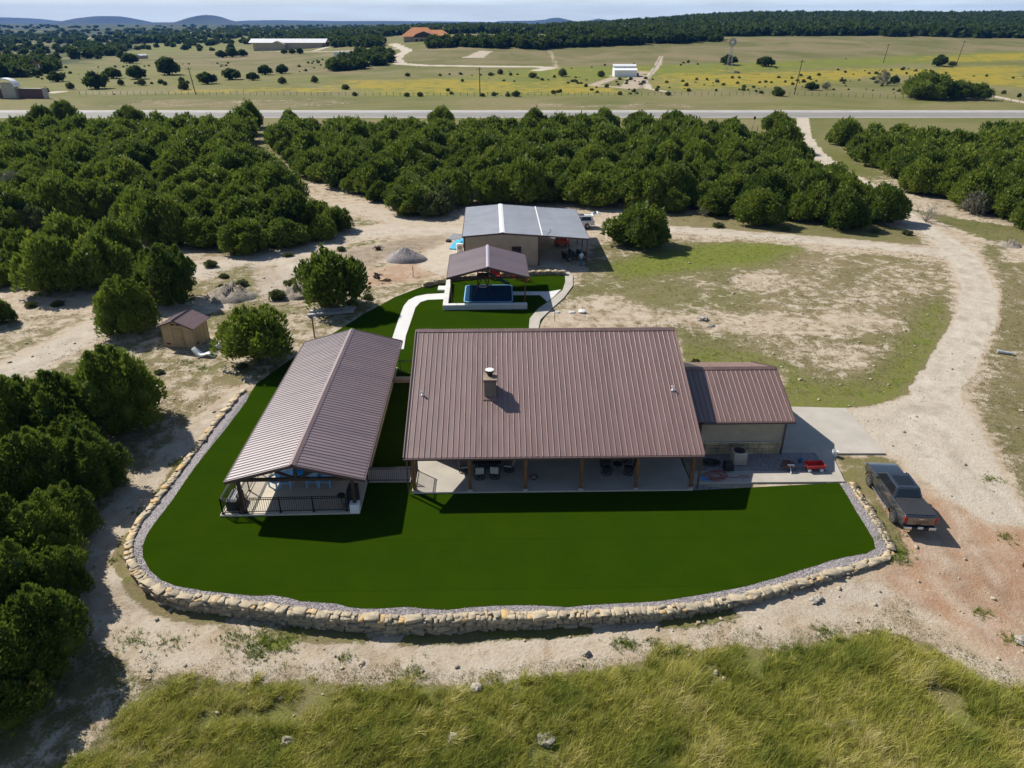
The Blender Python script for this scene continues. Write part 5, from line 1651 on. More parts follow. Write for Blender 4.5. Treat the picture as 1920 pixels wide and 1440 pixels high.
stx = g.integers(0, len(tx), 9000)                       # thin dry seed stalks
sx_ = tx[stx] + g.normal(0, .15, 9000); sy_ = ty[stx] + g.normal(0, .15, 9000)
X2 = np.concatenate([X2, sx_]); Y2 = np.concatenate([Y2, sy_]); H2 = np.concatenate([H2, hgt_[stx] * g.uniform(1.0, 1.6, 9000)])
T2_ = np.concatenate([T2_, g.uniform(0.85, 1.0, 9000)]); W2 = np.concatenate([W2, g.uniform(.006, .012, 9000)]); L2 = np.concatenate([L2, g.uniform(.3, .8, 9000)])
tag(blades('tall_grass', X2, Y2, H2, W2, L2, T2_, 'grass', 5), 'windblown tall olive grass along the bottom edge', 'grass', kind='stuff')

# short dry tufts where the ground carries grass (yard, margins, foot of the wall)
n_ = 90000
ux, uy = g.uniform(-1, 1, n_), g.uniform(0, 1, n_)
ty = np.exp(np.log(18) + uy * (np.log(105) - np.log(18))); tx = ux * (ty * 0.62 + 14)
col_i = np.clip(np.round(((tx / (ty + 26)) + 1.45) / 2.9 * (nx - 1)).astype(int), 0, nx - 1)
row_i = np.clip(np.round((np.log(ty + 20) - math.log(9.0)) / (math.log(13020.0) - math.log(9.0)) * (ny - 1)).astype(int), 0, ny - 1)
mi = row_i * nx + col_i
cov, dr_, gr_n = mA[mi, 1], mA[mi, 0], mA[mi, 2]
hx_, hy_ = 38, 50
k = (cov + 0.9 * (fbm(tx * 0.8, ty * 0.8, 61, 5) - 0.5) > 0.48) & (dr_ < 0.35) & ~inside(turf_w, tx, ty) & ~inside(wall_w + [turf_w[53], (15, 36)], tx, ty) & ~inside(tall_w, tx, ty)
k &= ~((tx > -6.5) & (tx < 25) & (ty > 34) & (ty < 47)) & ~((tx > -7) & (tx < 9.5) & (ty > 76) & (ty < 94)) & ~((tx > -17) & (tx < -8) & (ty > 32) & (ty < 52))
k &= mB[mi, 1] < 0.7
tx, ty, gr_n = tx[k], ty[k], gr_n[k]
bl = 7
X2 = np.repeat(tx, bl) + g.normal(0, 0.10, len(tx) * bl); Y2 = np.repeat(ty, bl) + g.normal(0, 0.10, len(tx) * bl)
sc_ = np.repeat(0.6 + ty / 70, bl)
tag(blades('dry_grass', X2, Y2, g.uniform(0.04, 0.13, len(X2)), g.uniform(0.012, 0.03, len(X2)) * sc_, g.uniform(0.5, 1.4, len(X2)),
           np.clip(0.62 - 0.5 * np.repeat(gr_n, bl) + g.normal(0, 0.2, len(X2)), 0, 1), 'drygrass', 6), 'short dry grass tufts on the yard and bare margins', 'grass', kind='stuff')
print('grass', len(tx))
# low green weeds dotted on the bare dirt
wx, wy = [], []
for a, b_, r_, n2 in [(500, 1205, 1.0, 260), (478, 1222, .5, 90), (250, 1200, .4, 50), (320, 1205, .45, 50), (1165, 1205, .3, 50), (1180, 1210, .25, 40), (1230, 1205, .2, 30), (930, 1165, .5, 70), (1325, 1125, .3, 30), (1545, 1185, .3, 40),
                      (1840, 1150, .25, 30), (1900, 1200, .3, 40), (1685, 1050, .4, 60), (1690, 1035, .25, 40), (1655, 1010, .3, 50), (645, 1235, .25, 30), (770, 1265, .5, 70), (1330, 1150, .7, 80), (440, 1195, .25, 30), (300, 1065, .2, 30),
                      (210, 1050, .25, 20), (265, 960, .3, 40), (330, 870, .3, 40), (1860, 900, .4, 40), (1890, 1010, .3, 30), (380, 690, .3, 40), (345, 680, .5, 60)]:
    p = P(a, b_)
    wx += list(g.normal(p.x, r_, n2)); wy += list(g.normal(p.y, r_ * 0.7, n2))
wx, wy = np.array(wx), np.array(wy)
X2 = np.repeat(wx, 6) + g.normal(0, 0.05, len(wx) * 6); Y2 = np.repeat(wy, 6) + g.normal(0, 0.05, len(wx) * 6)
tag(blades('weeds', X2, Y2, g.uniform(0.08, 0.22, len(X2)), g.uniform(0.015, 0.035, len(X2)), g.uniform(0.4, 1.2, len(X2)), np.clip(g.normal(0.15, 0.18, len(X2)), 0, 1), 'grass', 7), 'low green weeds dotted over the bare dirt', 'weeds', kind='stuff')

# loose stones and gravel pebbles
V, F, Tn, cnt = [], [], [], 0
for _ in range(2600):
    r_ = g.random()
    if r_ < 0.5: x, y = g.uniform(-24, 24), g.uniform(20, 34)
    elif r_ < 0.8: x, y = g.uniform(-45, -12), g.uniform(34, 80)
    else: x, y = g.uniform(18, 40), g.uniform(30, 80)
    if inside(turf_w, np.array([x]), np.array([y]))[0] or inside(wall_w + [turf_w[53], (15, 36)], np.array([x]), np.array([y]))[0]: continue
    s = 0.03 + 0.15 * g.random() ** 6 + (0.03 if y > 40 else 0)
    V.append(stone_np((x, y, float(ground(x, y)) + s * 0.15), s * g.uniform(.8, 1.6), s, s * 0.7, g.uniform(0, 6), g, 0.3)); F.append(STONE_F + cnt); cnt += 24; Tn.append(np.full(24, g.uniform(0.2, 0.8)))
tag(mesh_np('loose_stones', np.concatenate(V), [np.concatenate(F)], M['limestone'], None, np.concatenate(Tn)), 'loose pale stones strewn over the dirt', 'stones', kind='stuff')
gp = wall_w + turf_w[:54][::-1]
bx = g.uniform(-20, 25, 200000); by = g.uniform(23, 52, 200000)
wl_d = edge_dist(wall_w, bx, by, False)
k = (wl_d < 1.3) & inside(wall_w + [turf_w[53], (15, 36)], bx, by) & ~inside(turf_w, bx, by)
bx, by = bx[k][:13000], by[k][:13000]
s = g.uniform(0.018, 0.042, (len(bx), 1, 1))
V = (OCT_V[None] * s * g.uniform(0.6, 1.3, (len(bx), 6, 3)) + np.stack([bx, by, np.full(len(bx), -0.012)], 1)[:, None]).reshape(-1, 3)
F = (OCT_F[None] + (np.arange(len(bx)) * 6)[:, None, None]).reshape(-1, 3)
m, n, l, b = new_mat('gravel_pebble')
a = attr(n, 'tint').outputs['Fac']
l.new(mixc(n, l, a, (0.24, 0.21, 0.21), (0.55, 0.51, 0.50)), b.inputs['Base Color']); b.inputs['Roughness'].default_value = 0.9
tag(mesh_np('pebbles', V, [F], m, None, np.repeat(g.random(len(bx)), 6)), 'purple grey pebbles along the wall', 'gravel', kind='stuff')
print('pebbles', len(bx))

# ================================================================== vehicles
def panel(mb, a, b, c, d, m0=0.06, m1=0.06, m2=0.06, m3=0.06, off=0.006, th=0.004):
    """thin plate lying on the quad a b c d (a-b bottom, d-c top), inset by fractions left, right, bottom, top"""
    a, b, c, d = map(Vector, (a, b, c, d))
    f = lambda s, t: (a * (1 - s) + b * s) * (1 - t) + (d * (1 - s) + c * s) * t
    q = [f(m0, m2), f(1 - m1, m2), f(1 - m1, 1 - m3), f(m0, 1 - m3)]
    nr = (q[1] - q[0]).cross(q[3] - q[0]).normalized()
    return mb.add([v + nr * off for v in q] + [v - nr * th for v in q],
                  [(0, 1, 2, 3), (7, 6, 5, 4), (0, 4, 5, 1), (1, 5, 6, 2), (2, 6, 7, 3), (3, 7, 4, 0)])


def arc(cy, cz, r, a0, a1, n=10):
    return [(cy + r * math.cos(R(a0 + (a1 - a0) * i / n)), cz + r * math.sin(R(a0 + (a1 - a0) * i / n))) for i in range(n + 1)]


def hull(prof, wfun):
    mb = MB(); n = len(prof)
    vs = [(-wfun(y, z), y, z) for y, z in prof] + [(wfun(y, z), y, z) for y, z in prof]
    mb.add(vs, [tuple(range(n)), tuple(range(n, 2 * n))[::-1]] + [(i, n + i, n + (i + 1) % n, (i + 1) % n) for i in range(n)])
    return mb


def wheel(x, y, r, wdt, root, spokes=6, hub=None):
    c = Vector((x, y, r))
    pr = [(r * 0.62, -wdt / 2), (r * 0.90, -wdt / 2), (r, -wdt * 0.36), (r, wdt * 0.36), (r * 0.90, wdt / 2), (r * 0.62, wdt / 2)]
    k = 28; mb = MB()
    rings = [[(c.x + z, c.y + rr_ * math.cos(2 * PI * i / k), c.z + rr_ * math.sin(2 * PI * i / k)) for i in range(k)] for rr_, z in pr]
    mb.loft(rings, True, True)
    wh = mb.build('wheel', M['tyre'], root, 'auto')
    s = 1 if x > 0 else -1
    mb = MB()
    xo = c.x + s * (wdt / 2 + 0.004)
    ring = [[(xo - s * 0.05, c.y + q_ * math.cos(2 * PI * i / k), c.z + q_ * math.sin(2 * PI * i / k)) for i in range(k)] for q_ in (r * 0.63, r * 0.55)]
    ring2 = [[(xo, c.y + q_ * math.cos(2 * PI * i / k), c.z + q_ * math.sin(2 * PI * i / k)) for i in range(k)] for q_ in (r * 0.63, r * 0.55)]
    mb.loft([ring[0], ring2[0], ring2[1], ring[1]], True, False)
    for i in range(spokes):
        a = 2 * PI * i / spokes
        mb.bar((xo - s * 0.01, c.y + 0.05 * math.cos(a), c.z + 0.05 * math.sin(a)), (xo - s * 0.01, c.y + r * 0.58 * math.cos(a), c.z + r * 0.58 * math.sin(a)), 0.05, 0.03, (1, 0, 0))
    mb.tube([(xo - s * 0.03, c.y, c.z), (xo + s * 0.01, c.y, c.z)], 0.07, 12)
    mb.build('rim', hub or M['rim'], wh)
    return wh


def words(txt, size, mt, parent, loc, rot, name='lettering', depth=0.006):
    cu = bpy.data.curves.new(name, 'FONT'); cu.body = txt; cu.size = size; cu.extrude = depth; cu.align_x = 'CENTER'; cu.space_character = 1.25
    t = bpy.data.objects.new(name, cu); C.objects.link(t)
    bpy.context.view_layer.update()
    me = bpy.data.meshes.new_from_object(t.evaluated_get(bpy.context.evaluated_depsgraph_get()))
    bpy.data.objects.remove(t)
    me.materials.clear(); me.materials.append(mt)
    o = bpy.data.objects.new(name, me); C.objects.link(o)
    o.parent = parent; o.location = loc; o.rotation_euler = rot
    return o


def car(root, prof, wf, paint, cabin, tw, wheels, wr, wwd, spokes=6):
    body = hull(prof, wf).build('body', paint, root, 'auto', 0.02, 2)
    (b0, b1, t0, t1, zb, zt, wb, wt) = cabin      # rear-bottom y, front-bottom y, rear-top y, front-top y ...
    lo = [(-wb, b0, zb), (wb, b0, zb), (wb, b1, zb), (-wb, b1, zb)]
    md = [(-(wb * .35 + wt * .65), b0 * .35 + t0 * .65, zb * .35 + zt * .65), ((wb * .35 + wt * .65), b0 * .35 + t0 * .65, zb * .35 + zt * .65),
          ((wb * .35 + wt * .65), b1 * .35 + t1 * .65, zb * .35 + zt * .65), (-(wb * .35 + wt * .65), b1 * .35 + t1 * .65, zb * .35 + zt * .65)]
    hi = [(-wt, t0, zt), (wt, t0, zt), (wt, t1, zt), (-wt, t1, zt)]
    cab = MB().loft([lo, md, hi]).build('cab', paint, root, 'auto', 0.035, 3)
    g = MB(); panel(g, lo[1], lo[0], hi[0], hi[1], .07, .07, .12, .14); g.build('rear_window', M['glass'], cab)
    g = MB(); panel(g, lo[3], lo[2], hi[2], hi[3], .05, .05, .05, .08); g.build('windscreen', M['glass'], cab)
    for s_ in (0, 1):
        A_, B_, C_, D_ = (lo[0], lo[3], hi[3], hi[0]) if s_ == 0 else (lo[1], lo[2], hi[2], hi[1])
        for f0, f1 in ((0.09, 0.52), (0.55, 0.92)):
            g = MB(); panel(g, A_, B_, C_, D_, f0, 1 - f1, .08, .16, 0.006 if s_ else -0.004, 0.004 if s_ else -0.006); g.build('side_window', M['glass'], cab)
    for x, y in wheels: wheel(x, y, wr, wwd, root, spokes)
    return body, cab, lo, hi


fr_, rr_w = P(1674, 979), P(1637, 909)
TYAW = -R(4.0)
tc_ = Matrix.Rotation(TYAW, 3, 'Z') @ Vector((0.78, 0, 0))
truck = thing('pickup_truck', (fr_.x + tc_.x, fr_.y + tc_.y, fr_.z), TYAW, 'dark grey crew cab pickup with black bed cover parked on red dirt', 'pickup truck', None, (0.89, 0.96, 0.92))
prof = [(-1.17, 0.66), (-0.62, 0.56)] + arc(0, 0.46, 0.52, 168, 12) + [(0.62, 0.50), (3.02, 0.50)] + arc(3.66, 0.46, 0.52, 168, 12) + \
       [(4.30, 0.52), (4.66, 0.56), (4.76, 0.72), (4.77, 1.00), (4.70, 1.14), (4.52, 1.22), (4.1, 1.28), (3.2, 1.345), (0.60, 1.37), (0.56, 1.40), (-1.08, 1.41), (-1.16, 1.38), (-1.19, 1.1)]
wf = lambda y, z: (1.01 if 0.6 < z < 1.12 else 0.955 if z <= 0.6 else 1.01 - 0.075 * (z - 1.12) / 0.28) - (0.10 * max(0, (y - 3.9) / 0.87) ** 2)
body, cab, lo, hi = car(truck, prof, wf, M['truck'], (0.60, 3.22, 0.86, 2.42, 1.35, 1.95, 0.90, 0.70), 0.86, [(-0.88, 0), (0.88, 0), (-0.88, 3.66), (0.88, 3.66)], 0.41, 0.29)
MB().box((0, -0.245, 1.43), (1.66, 1.60, 0.035)).build('bed_cover', M['tonneau'], truck, bevel=0.012, seg=2)
MB().box((0, 1.62, 1.953), (1.06, 0.95, 0.014)).build('sunroof', M['glass'], cab)
tg = MB().box((0, -1.195, 1.07), (1.62, 0.05, 0.52)).build('tailgate', M['gate_reflection'], truck, bevel=0.015, seg=2)
MB().box((0, -1.225, 1.245), (0.30, 0.02, 0.05)).build('handle', M['chrome'], tg)
words('TUNDRA', 0.19, M['black'], tg, (0, -1.222, 0.965), (PI / 2, 0, 0))
for s_ in (-1, 1):
    MB().box((s_ * 0.905, -1.165, 1.12), (0.15, 0.10, 0.42)).build('taillight', M['tail'], truck, bevel=0.015)
    MB().box((s_ * 0.72, -1.30, 0.66), (0.44, 0.16, 0.19)).build('bumper_end', M['chrome'], truck, bevel=0.03, seg=2)
    MB().box((s_ * 1.02, 2.70, 1.36), (0.20, 0.10, 0.17)).build('mirror', M['truck'], truck, bevel=0.03)
    MB().box((s_ * 1.00, 1.85, 0.43), (0.16, 2.25, 0.05)).build('running_board', M['chrome'], truck, bevel=0.01)
    for y in (1.0, 2.15): MB().box((s_ * 1.012, y, 1.14), (0.03, 0.2, 0.04)).build('door_handle', M['chrome'], truck)
    mb = MB()
    for y0 in (0, 3.66):
        pts = arc(y0, 0.46, 0.55, 178, 2, 14)
        for (a, b_), (c_, d_) in zip(pts, pts[1:]): mb.bar((s_ * 1.005, a, b_), (s_ * 1.005, c_, d_), 0.05, 0.05, (1, 0, 0))
    mb.build('wheel_arch', M['black'], truck)
    MB().box((s_ * 0.80, 4.64, 0.98), (0.32, 0.12, 0.18)).build('headlight', M['chrome'], truck, bevel=0.02)
MB().box((0, -1.28, 0.62), (1.05, 0.16, 0.24)).build('bumper_step', M['black'], truck, bevel=0.02)
MB().box((0, -1.365, 0.72), (0.32, 0.012, 0.16)).build('licence_plate', M['plate'], truck)
MB().box((0, 4.74, 0.9), (1.2, 0.06, 0.38)).build('grille', M['black'], truck)
MB().tube([(0.55, 2.45, 1.97), (0.55, 2.42, 2.02)], 0.03, 8).box((0, 0.95, 1.965), (0.06, 0.18, 0.05)).build('aerial', M['truck'], truck)

p_ = P(1101, 429)
suv = thing('car', (p_.x, p_.y + 0.85, p_.z), R(91), 'white estate car with raised tailgate behind the workshop', 'car')
prof = [(-0.90, 0.55), (-0.50, 0.42)] + arc(0, 0.36, 0.42, 168, 12) + [(0.5, 0.33), (2.4, 0.33)] + arc(2.85, 0.36, 0.42, 168, 12) + \
       [(3.3, 0.36), (3.72, 0.42), (3.78, 0.7), (3.6, 0.92), (2.7, 1.02), (-0.80, 1.10), (-0.93, 0.95)]
wf = lambda y, z: (0.93 if z < 0.75 else 0.93 - 0.10 * (z - 0.75) / 0.35) - 0.10 * max(0, (y - 2.9) / 0.9) ** 2
body, cab, lo, hi = car(suv, prof, wf, M['suv'], (-0.85, 2.75, -0.62, 1.85, 1.05, 1.66, 0.83, 0.66), 0.8, [(-0.8, 0), (0.8, 0), (-0.8, 2.85), (0.8, 2.85)], 0.35, 0.23, 7)
tgm = MB().bar((0, -0.62, 1.66), (0, -1.38, 2.02), 1.30, 0.07).bar((0, -1.38, 2.02), (0, -1.75, 1.86), 1.34, 0.08).build('tailgate', M['suv'], suv, bevel=0.02)
MB().bar((0, -0.78, 1.79), (0, -1.25, 2.01), 1.05, 0.03).build('rear_window', M['glass'], tgm)
MB().box((0, 0.9, 1.672), (0.95, 1.0, 0.012)).build('sunroof', M['glass'], suv)
for s_ in (-1, 1):
    MB().box((s_ * 0.80, -0.90, 0.92), (0.18, 0.10, 0.22)).build('taillight', M['tail'], suv, bevel=0.02)
    MB().bar((s_ * 0.55, -0.5, 1.71), (s_ * 0.55, 1.5, 1.71), 0.04, 0.05).build('roof_rail', M['grey'], suv)
MB().box((0, -0.93, 0.55), (1.6, 0.10, 0.22)).build('bumper', M['dark'], suv, bevel=0.03)

p_ = P(1078, 486)
utv = thing('utility_vehicle', (p_.x - 0.1, p_.y, p_.z), R(-68), 'black open utility buggy with roll cage under the carport', 'utility vehicle')
MB().slab_x([(-1.4, 0.45), (1.35, 0.42), (1.5, 0.7), (1.3, 0.95), (0.6, 1.0), (0.5, 0.6), (-0.5, 0.6), (-0.55, 0.95), (-1.4, 1.0)], -0.68, 0.68).build('body', M['black'], utv, bevel=0.03)
MB().box((0, -0.1, 0.72), (1.2, 0.5, 0.16)).bar((0, -0.36, 0.72), (0, -0.5, 1.2), 1.2, 0.1).build('seat', M['dark'], utv, bevel=0.03)
mb = MB()
for s_ in (-0.62, 0.62):
    mb.tube([(s_, 0.85, 0.95), (s_, 0.4, 1.75), (s_, 0.25, 1.88), (s_, -0.55, 1.9), (s_, -0.75, 0.95)], 0.03, 8)
for y, z in ((0.3, 1.86), (-0.55, 1.9)): mb.tube([(-0.62, y, z), (0.62, y, z)], 0.03, 8)
mb.build('roll_cage', M['grey'], utv)
MB().tube([(0.25, 0.55, 1.0), (0.25, 0.3, 1.12)], 0.02, 6).build('steering_column', M['black'], utv)
for x in (-0.66, 0.66):
    for y in (-0.95, 0.98): wheel(x, y, 0.32, 0.24, utv, 5)

p_ = P(1054, 461)
cart = thing('utility_cart', (p_.x, p_.y, p_.z), R(80), 'faded red mower cart parked at the back of the carport', 'cart')
MB().slab_x([(-0.95, 0.30), (0.95, 0.30), (1.0, 0.55), (0.95, 0.80), (-0.25, 0.80), (-0.95, 0.72)], -0.45, 0.45).build('body', M['tractor'], cart, bevel=0.03)
MB().slab_x([(-0.7, 0.72), (0.35, 0.80), (0.30, 1.35), (-0.55, 1.30)], -0.42, 0.42).build('hood', M['red'], cart, bevel=0.04)
MB().box((0, 0.62, 0.95), (0.5, 0.42, 0.12)).bar((0, 0.82, 0.98), (0, 0.9, 1.35), 0.5, 0.1).build('seat', M['black'], cart, bevel=0.03)
for x in (-0.46, 0.46):
    for y in (-0.65, 0.68): wheel(x, y, 0.24, 0.18, cart, 5)


# ================================================================== person by the workshop
def skin(name, J, E, mt, parent, root=0, lvl=1):
    me = bpy.data.meshes.new(name)
    me.from_pydata([j[:3] for j in J], E, []); me.update()
    o = bpy.data.objects.new(name, me); C.objects.link(o); o.parent = parent
    o.modifiers.new('skin', 'SKIN')
    if not me.skin_vertices: me.attributes.new('dummy', 'FLOAT', 'POINT')
    sv = me.skin_vertices[0].data
    for i, j in enumerate(J):
        r_ = j[3]
        sv[i].radius = r_ if isinstance(r_, tuple) else (r_, r_)
        sv[i].use_root = i == root
    s_ = o.modifiers.new('smooth', 'SUBSURF'); s_.levels = lvl; s_.render_levels = lvl
    me.materials.append(mt)
    return o


p_ = P(1089, 499)
man = thing('person', p_, R(25), 'person in pale blue shirt and jeans standing by the buggy', 'person')
J = [(0, 0, 0.95, (.15, .10)), (0, 0, 1.15, (.14, .10)), (0, 0.01, 1.38, (.17, .11)), (0, 0, 1.50, (.055, .055)), (0, 0.015, 1.58, (.075, .085)), (0, 0.02, 1.69, (.078, .095)), (0, 0.01, 1.76, (.045, .05)),
     (-.19, 0, 1.42, .055), (-.25, -.02, 1.16, .042), (-.23, .10, .94, .032), (-.225, .13, .87, .03),
     (.19, 0, 1.42, .055), (.26, -.02, 1.16, .042), (.25, .08, .93, .032), (.245, .11, .86, .03),
     (-.095, 0, .90, .09), (-.10, .02, .50, .062), (-.11, -.02, .09, .042), (-.115, .13, .03, .035),
     (.095, 0, .90, .09), (.11, .03, .50, .062), (.14, .02, .09, .042), (.15, .17, .03, .035)]
E_ = [(0, 1), (1, 2), (2, 3), (3, 4), (4, 5), (5, 6), (2, 7), (7, 8), (8, 9), (9, 10), (2, 11), (11, 12), (12, 13), (13, 14), (0, 15), (15, 16), (16, 17), (17, 18), (0, 19), (19, 20), (20, 21), (21, 22)]
for s_, hi_ in ((-1, 10), (1, 14)):
    hx_, hy_, hz_ = J[hi_][:3]
    for k in range(4):
        J += [(hx_ + s_ * 0.002, hy_ + 0.022 - 0.014 * k, hz_ - 0.035, .009), (hx_, hy_ + 0.028 - 0.014 * k, hz_ - 0.075 - 0.006 * (1 - abs(k - 1.5)), .008), (hx_ - s_ * .01, hy_ + 0.036 - 0.014 * k, hz_ - 0.105, .007)]
        i = len(J); E_ += [(hi_, i - 3), (i - 3, i - 2), (i - 2, i - 1)]
    J += [(hx_, hy_ + 0.04, hz_ - 0.01, .011), (hx_ - s_ * .005, hy_ + 0.065, hz_ - 0.045, .009)]
    i = len(J); E_ += [(hi_, i - 2), (i - 2, i - 1)]
skin('body', J, E_, M['skin'], man)
skin('shirt', [(0, 0, 0.93, (.175, .125)), (0, 0, 1.15, (.165, .125)), (0, 0.01, 1.38, (.19, .13)), (0, 0, 1.49, (.075, .07)), (-.20, 0, 1.42, .075), (-.25, -.02, 1.20, .062), (.20, 0, 1.42, .075), (.26, -.02, 1.20, .062)],
     [(0, 1), (1, 2), (2, 3), (2, 4), (4, 5), (2, 6), (6, 7)], M['blue_shirt'], man)
skin('jeans', [(0, 0, 0.97, (.165, .115)), (-.095, 0, .88, .105), (-.10, .02, .50, .08), (-.11, -.02, .09, .065), (.095, 0, .88, .105), (.11, .03, .50, .08), (.14, .02, .09, .065)],
     [(0, 1), (1, 2), (2, 3), (0, 4), (4, 5), (5, 6)], M['jeans'], man)
MB().blob((0, -0.008, 1.725), (0.098, 0.112, 0.085), 3, 2, 0.05).build('hair', M['hair'], man, True)
mb = MB()
for s_ in (-1, 1): mb.blob((s_ * 0.032, 0.112, 1.665), (0.011, 0.008, 0.007), 1, 1, 0).blob((s_ * 0.085, 0.01, 1.655), (0.012, 0.022, 0.032), 1, 1, 0.1)
mb.blob((0, 0.122, 1.635), (0.012, 0.018, 0.022), 1, 1, 0).blob((0, 0.108, 1.595), (0.026, 0.01, 0.007), 1, 1, 0)
mb.build('face', M['skin'], man, True)
MB().box((-.115, .06, .03), (.09, .27, .08)).box((.15, .10, .03), (.09, .27, .08)).build('shoes', M['dark'], man, bevel=0.03)


# ================================================================== furniture
def patio_chair(name, loc, rz, label, group, cushion='cushion', swivel=True):
    t = thing(name, loc, rz, label, 'chair', group)
    mb = MB()
    if swivel:
        mb.tube([(0.30 * math.cos(2 * PI * i / 20), 0.30 * math.sin(2 * PI * i / 20), 0.03) for i in range(21)], 0.02, 6, False)
        for k in range(4): mb.bar((0, 0, 0.05), (0.3 * math.cos(PI / 4 + k * PI / 2), 0.3 * math.sin(PI / 4 + k * PI / 2), 0.03), 0.03, 0.03)
        mb.tube([(0, 0, 0.04), (0, 0, 0.36)], 0.035, 8)
    else:
        for x in (-.24, .24):
            for y in (-.24, .24): mb.bar((x, y, 0.36), (x * 1.1, y * 1.1, 0), 0.03, 0.03)
    mb.build('base', M['black'], t)
    mb = MB()
    mb.box((0, 0, 0.38), (0.60, 0.56, 0.035))
    for s_ in (-1, 1):
        mb.tube([(s_ * .31, .26, .38), (s_ * .33, .27, .60), (s_ * .33, .10, .64), (s_ * .32, -.24, .62), (s_ * .30, -.28, .40)], 0.022, 6)
        mb.tube([(s_ * .28, -.26, .38), (s_ * .28, -.36, 1.0)], 0.022, 6)
    mb.tube([(-.28, -.36, 1.0), (0, -.38, 1.04), (.28, -.36, 1.0)], 0.022, 6)
    mb.build('frame', M['black'], t)
    MB().box((0, 0.02, 0.44), (0.53, 0.50, 0.10)).build('seat', M[cushion], t, bevel=0.03, seg=2)
    MB().bar((0, -.26, 0.46), (0, -.345, 0.98), 0.52, 0.09, (0, 1, 0)).build('backrest', M[cushion], t, bevel=0.03, seg=2)
    return t


def porch(px, py): return P(px, py, 0.10)


c0 = patio_chair('patio_chair', porch(899, 896), R(6), 'grey cushioned swivel chair nearest the yard, left of its pair at the dining table', 'dining chairs on the porch')
for px, py, rz, lab in [(928, 895, -5, 'grey cushioned swivel chair nearest the yard, right of its pair at the dining table'), (870, 884, -80, 'swivel chair at the left end of the dining table by the second porch post'),
                        (955, 882, 75, 'swivel chair with pale pillow at the right end of the dining table'), (899, 866, 178, 'swivel chair behind the dining table on the house side, left one'), (930, 866, 182, 'swivel chair behind the dining table on the house side, right one')]:
    dup(c0, porch(px, py), R(rz), lab)
tb = thing('dining_table', porch(913, 879), 0, 'dark dining table under the house porch among swivel chairs', 'table')
MB().box((0, 0, 0.73), (1.75, 1.05, 0.05)).build('tabletop', M['black'], tb, bevel=0.015)
for x in (-.7, .7):
    for y in (-.4, .4): MB().box((x, y, 0.36), (0.07, 0.07, 0.7)).build('leg', M['black'], tb)
MB().box((0, 0, 0.45), (1.1, 0.6, 0.5)).build('fire_box', M['dark'], tb)
bk = 0
for px, py, lab in [(1157, 888, 'front'), (1155, 865, 'rear')]:
    c = porch(px, py)
    t = thing('bistro_table', c, 0, 'small round black table of the %s bistro set on the porch' % lab, 'table', 'bistro tables on the porch')
    MB().lathe([(0.30, 0.70), (0.31, 0.71), (0.31, 0.73), (0.30, 0.74)], 20).build('tabletop', M['black'], t)
    for k in range(3):
        a = k * 2.094 + 0.5
        MB().tube([(0.1 * math.cos(a), 0.1 * math.sin(a), 0.7), (0.05 * math.cos(a), 0.05 * math.sin(a), 0.4), (0.26 * math.cos(a), 0.26 * math.sin(a), 0)], 0.018, 6).build('leg', M['black'], t)
    for dx, rz, sd_ in ((-0.66, -75, 'left'), (0.70, 80, 'right')):
        patio_chair('bistro_chair', (c.x + dx, c.y, 0.10), R(rz), 'black bistro chair on the %s of the %s bistro table' % (sd_, lab), 'bistro chairs on the porch', 'dark')
t = thing('fire_bowl', porch(1001, 899), 0, 'small rust brown bowl alone on the bare porch floor', 'bowl')
MB().lathe([(0.10, 0.0), (0.14, 0.08), (0.26, 0.20), (0.28, 0.22), (0.25, 0.21), (0.12, 0.10)], 18).build('bowl', M['rust'], t, 'auto')
MB().blob((0, 0, 0.17), (0.2, 0.2, 0.05), 4, 2, 0.3).build('sand', M['tan_metal'], t)


def deck_chair(loc, rz, label, group):
    t = thing('deck_chair', loc, rz, label, 'chair', group)
    mb = MB()
    for i in range(5): mb.bar((-.27, .26 - i * .12, .40 - i * .02), (.27, .26 - i * .12, .40 - i * .02), 0.10, 0.03)
    mb.build('seat', M['sky_blue'], t)
    mb = MB()
    for i in range(5): mb.bar((-.24 + i * .12, -.24, .34), (-.26 + i * .13, -.52, 1.02), 0.10, 0.03, (0, 1, 0))
    mb.build('backrest', M['sky_blue'], t)
    for s_ in (-1, 1):
        MB().box((s_ * .34, 0, .58), (.14, .74, .03)).build('armrest', M['sky_blue'], t)
        MB().box((s_ * .32, .28, .29), (.05, .09, .58)).build('leg', M['sky_blue'], t)
        MB().bar((s_ * .32, -.28, .56), (s_ * .32, -.42, 0), .05, .09).build('leg', M['sky_blue'], t)
    return t


for i, (px, py, rz) in enumerate([(519, 911, 150), (539, 911, 178), (588, 909, 182), (612, 909, 178)]):
    q_ = P(px, py, 0.10)
    deck_chair(q_, R(rz), ['light blue deck chair leftmost under the pavilion roof, half in the sun', 'light blue deck chair left of the king post', 'light blue deck chair just right of the king post',
                           'light blue deck chair rightmost under the pavilion roof'][i], 'blue deck chairs on the pool deck')


def chaise(name, loc, rz, label, mt, sc=1.0, group=None):
    t = thing(name, loc, rz, label, 'lounger', group, sc)
    top = [(-0.95, .78), (-.80, .70), (-.55, .42), (-.35, .26), (-.10, .24), (.15, .32), (.40, .40), (.65, .38), (.90, .20), (1.0, .10)]
    bot = [(1.0, .02), (.60, .24), (.35, .26), (.05, .12), (-.20, .02), (-.42, .04), (-.62, .26), (-.88, .60)]
    MB().slab_x(top[::-1] + bot[::-1], -.33, .33).build('shell', M[mt], t, 'auto', 0.03, 2)
    MB().box((0, -.28, .08), (.5, .3, .14)).build('foot', M[mt], t, bevel=0.02)
    return t


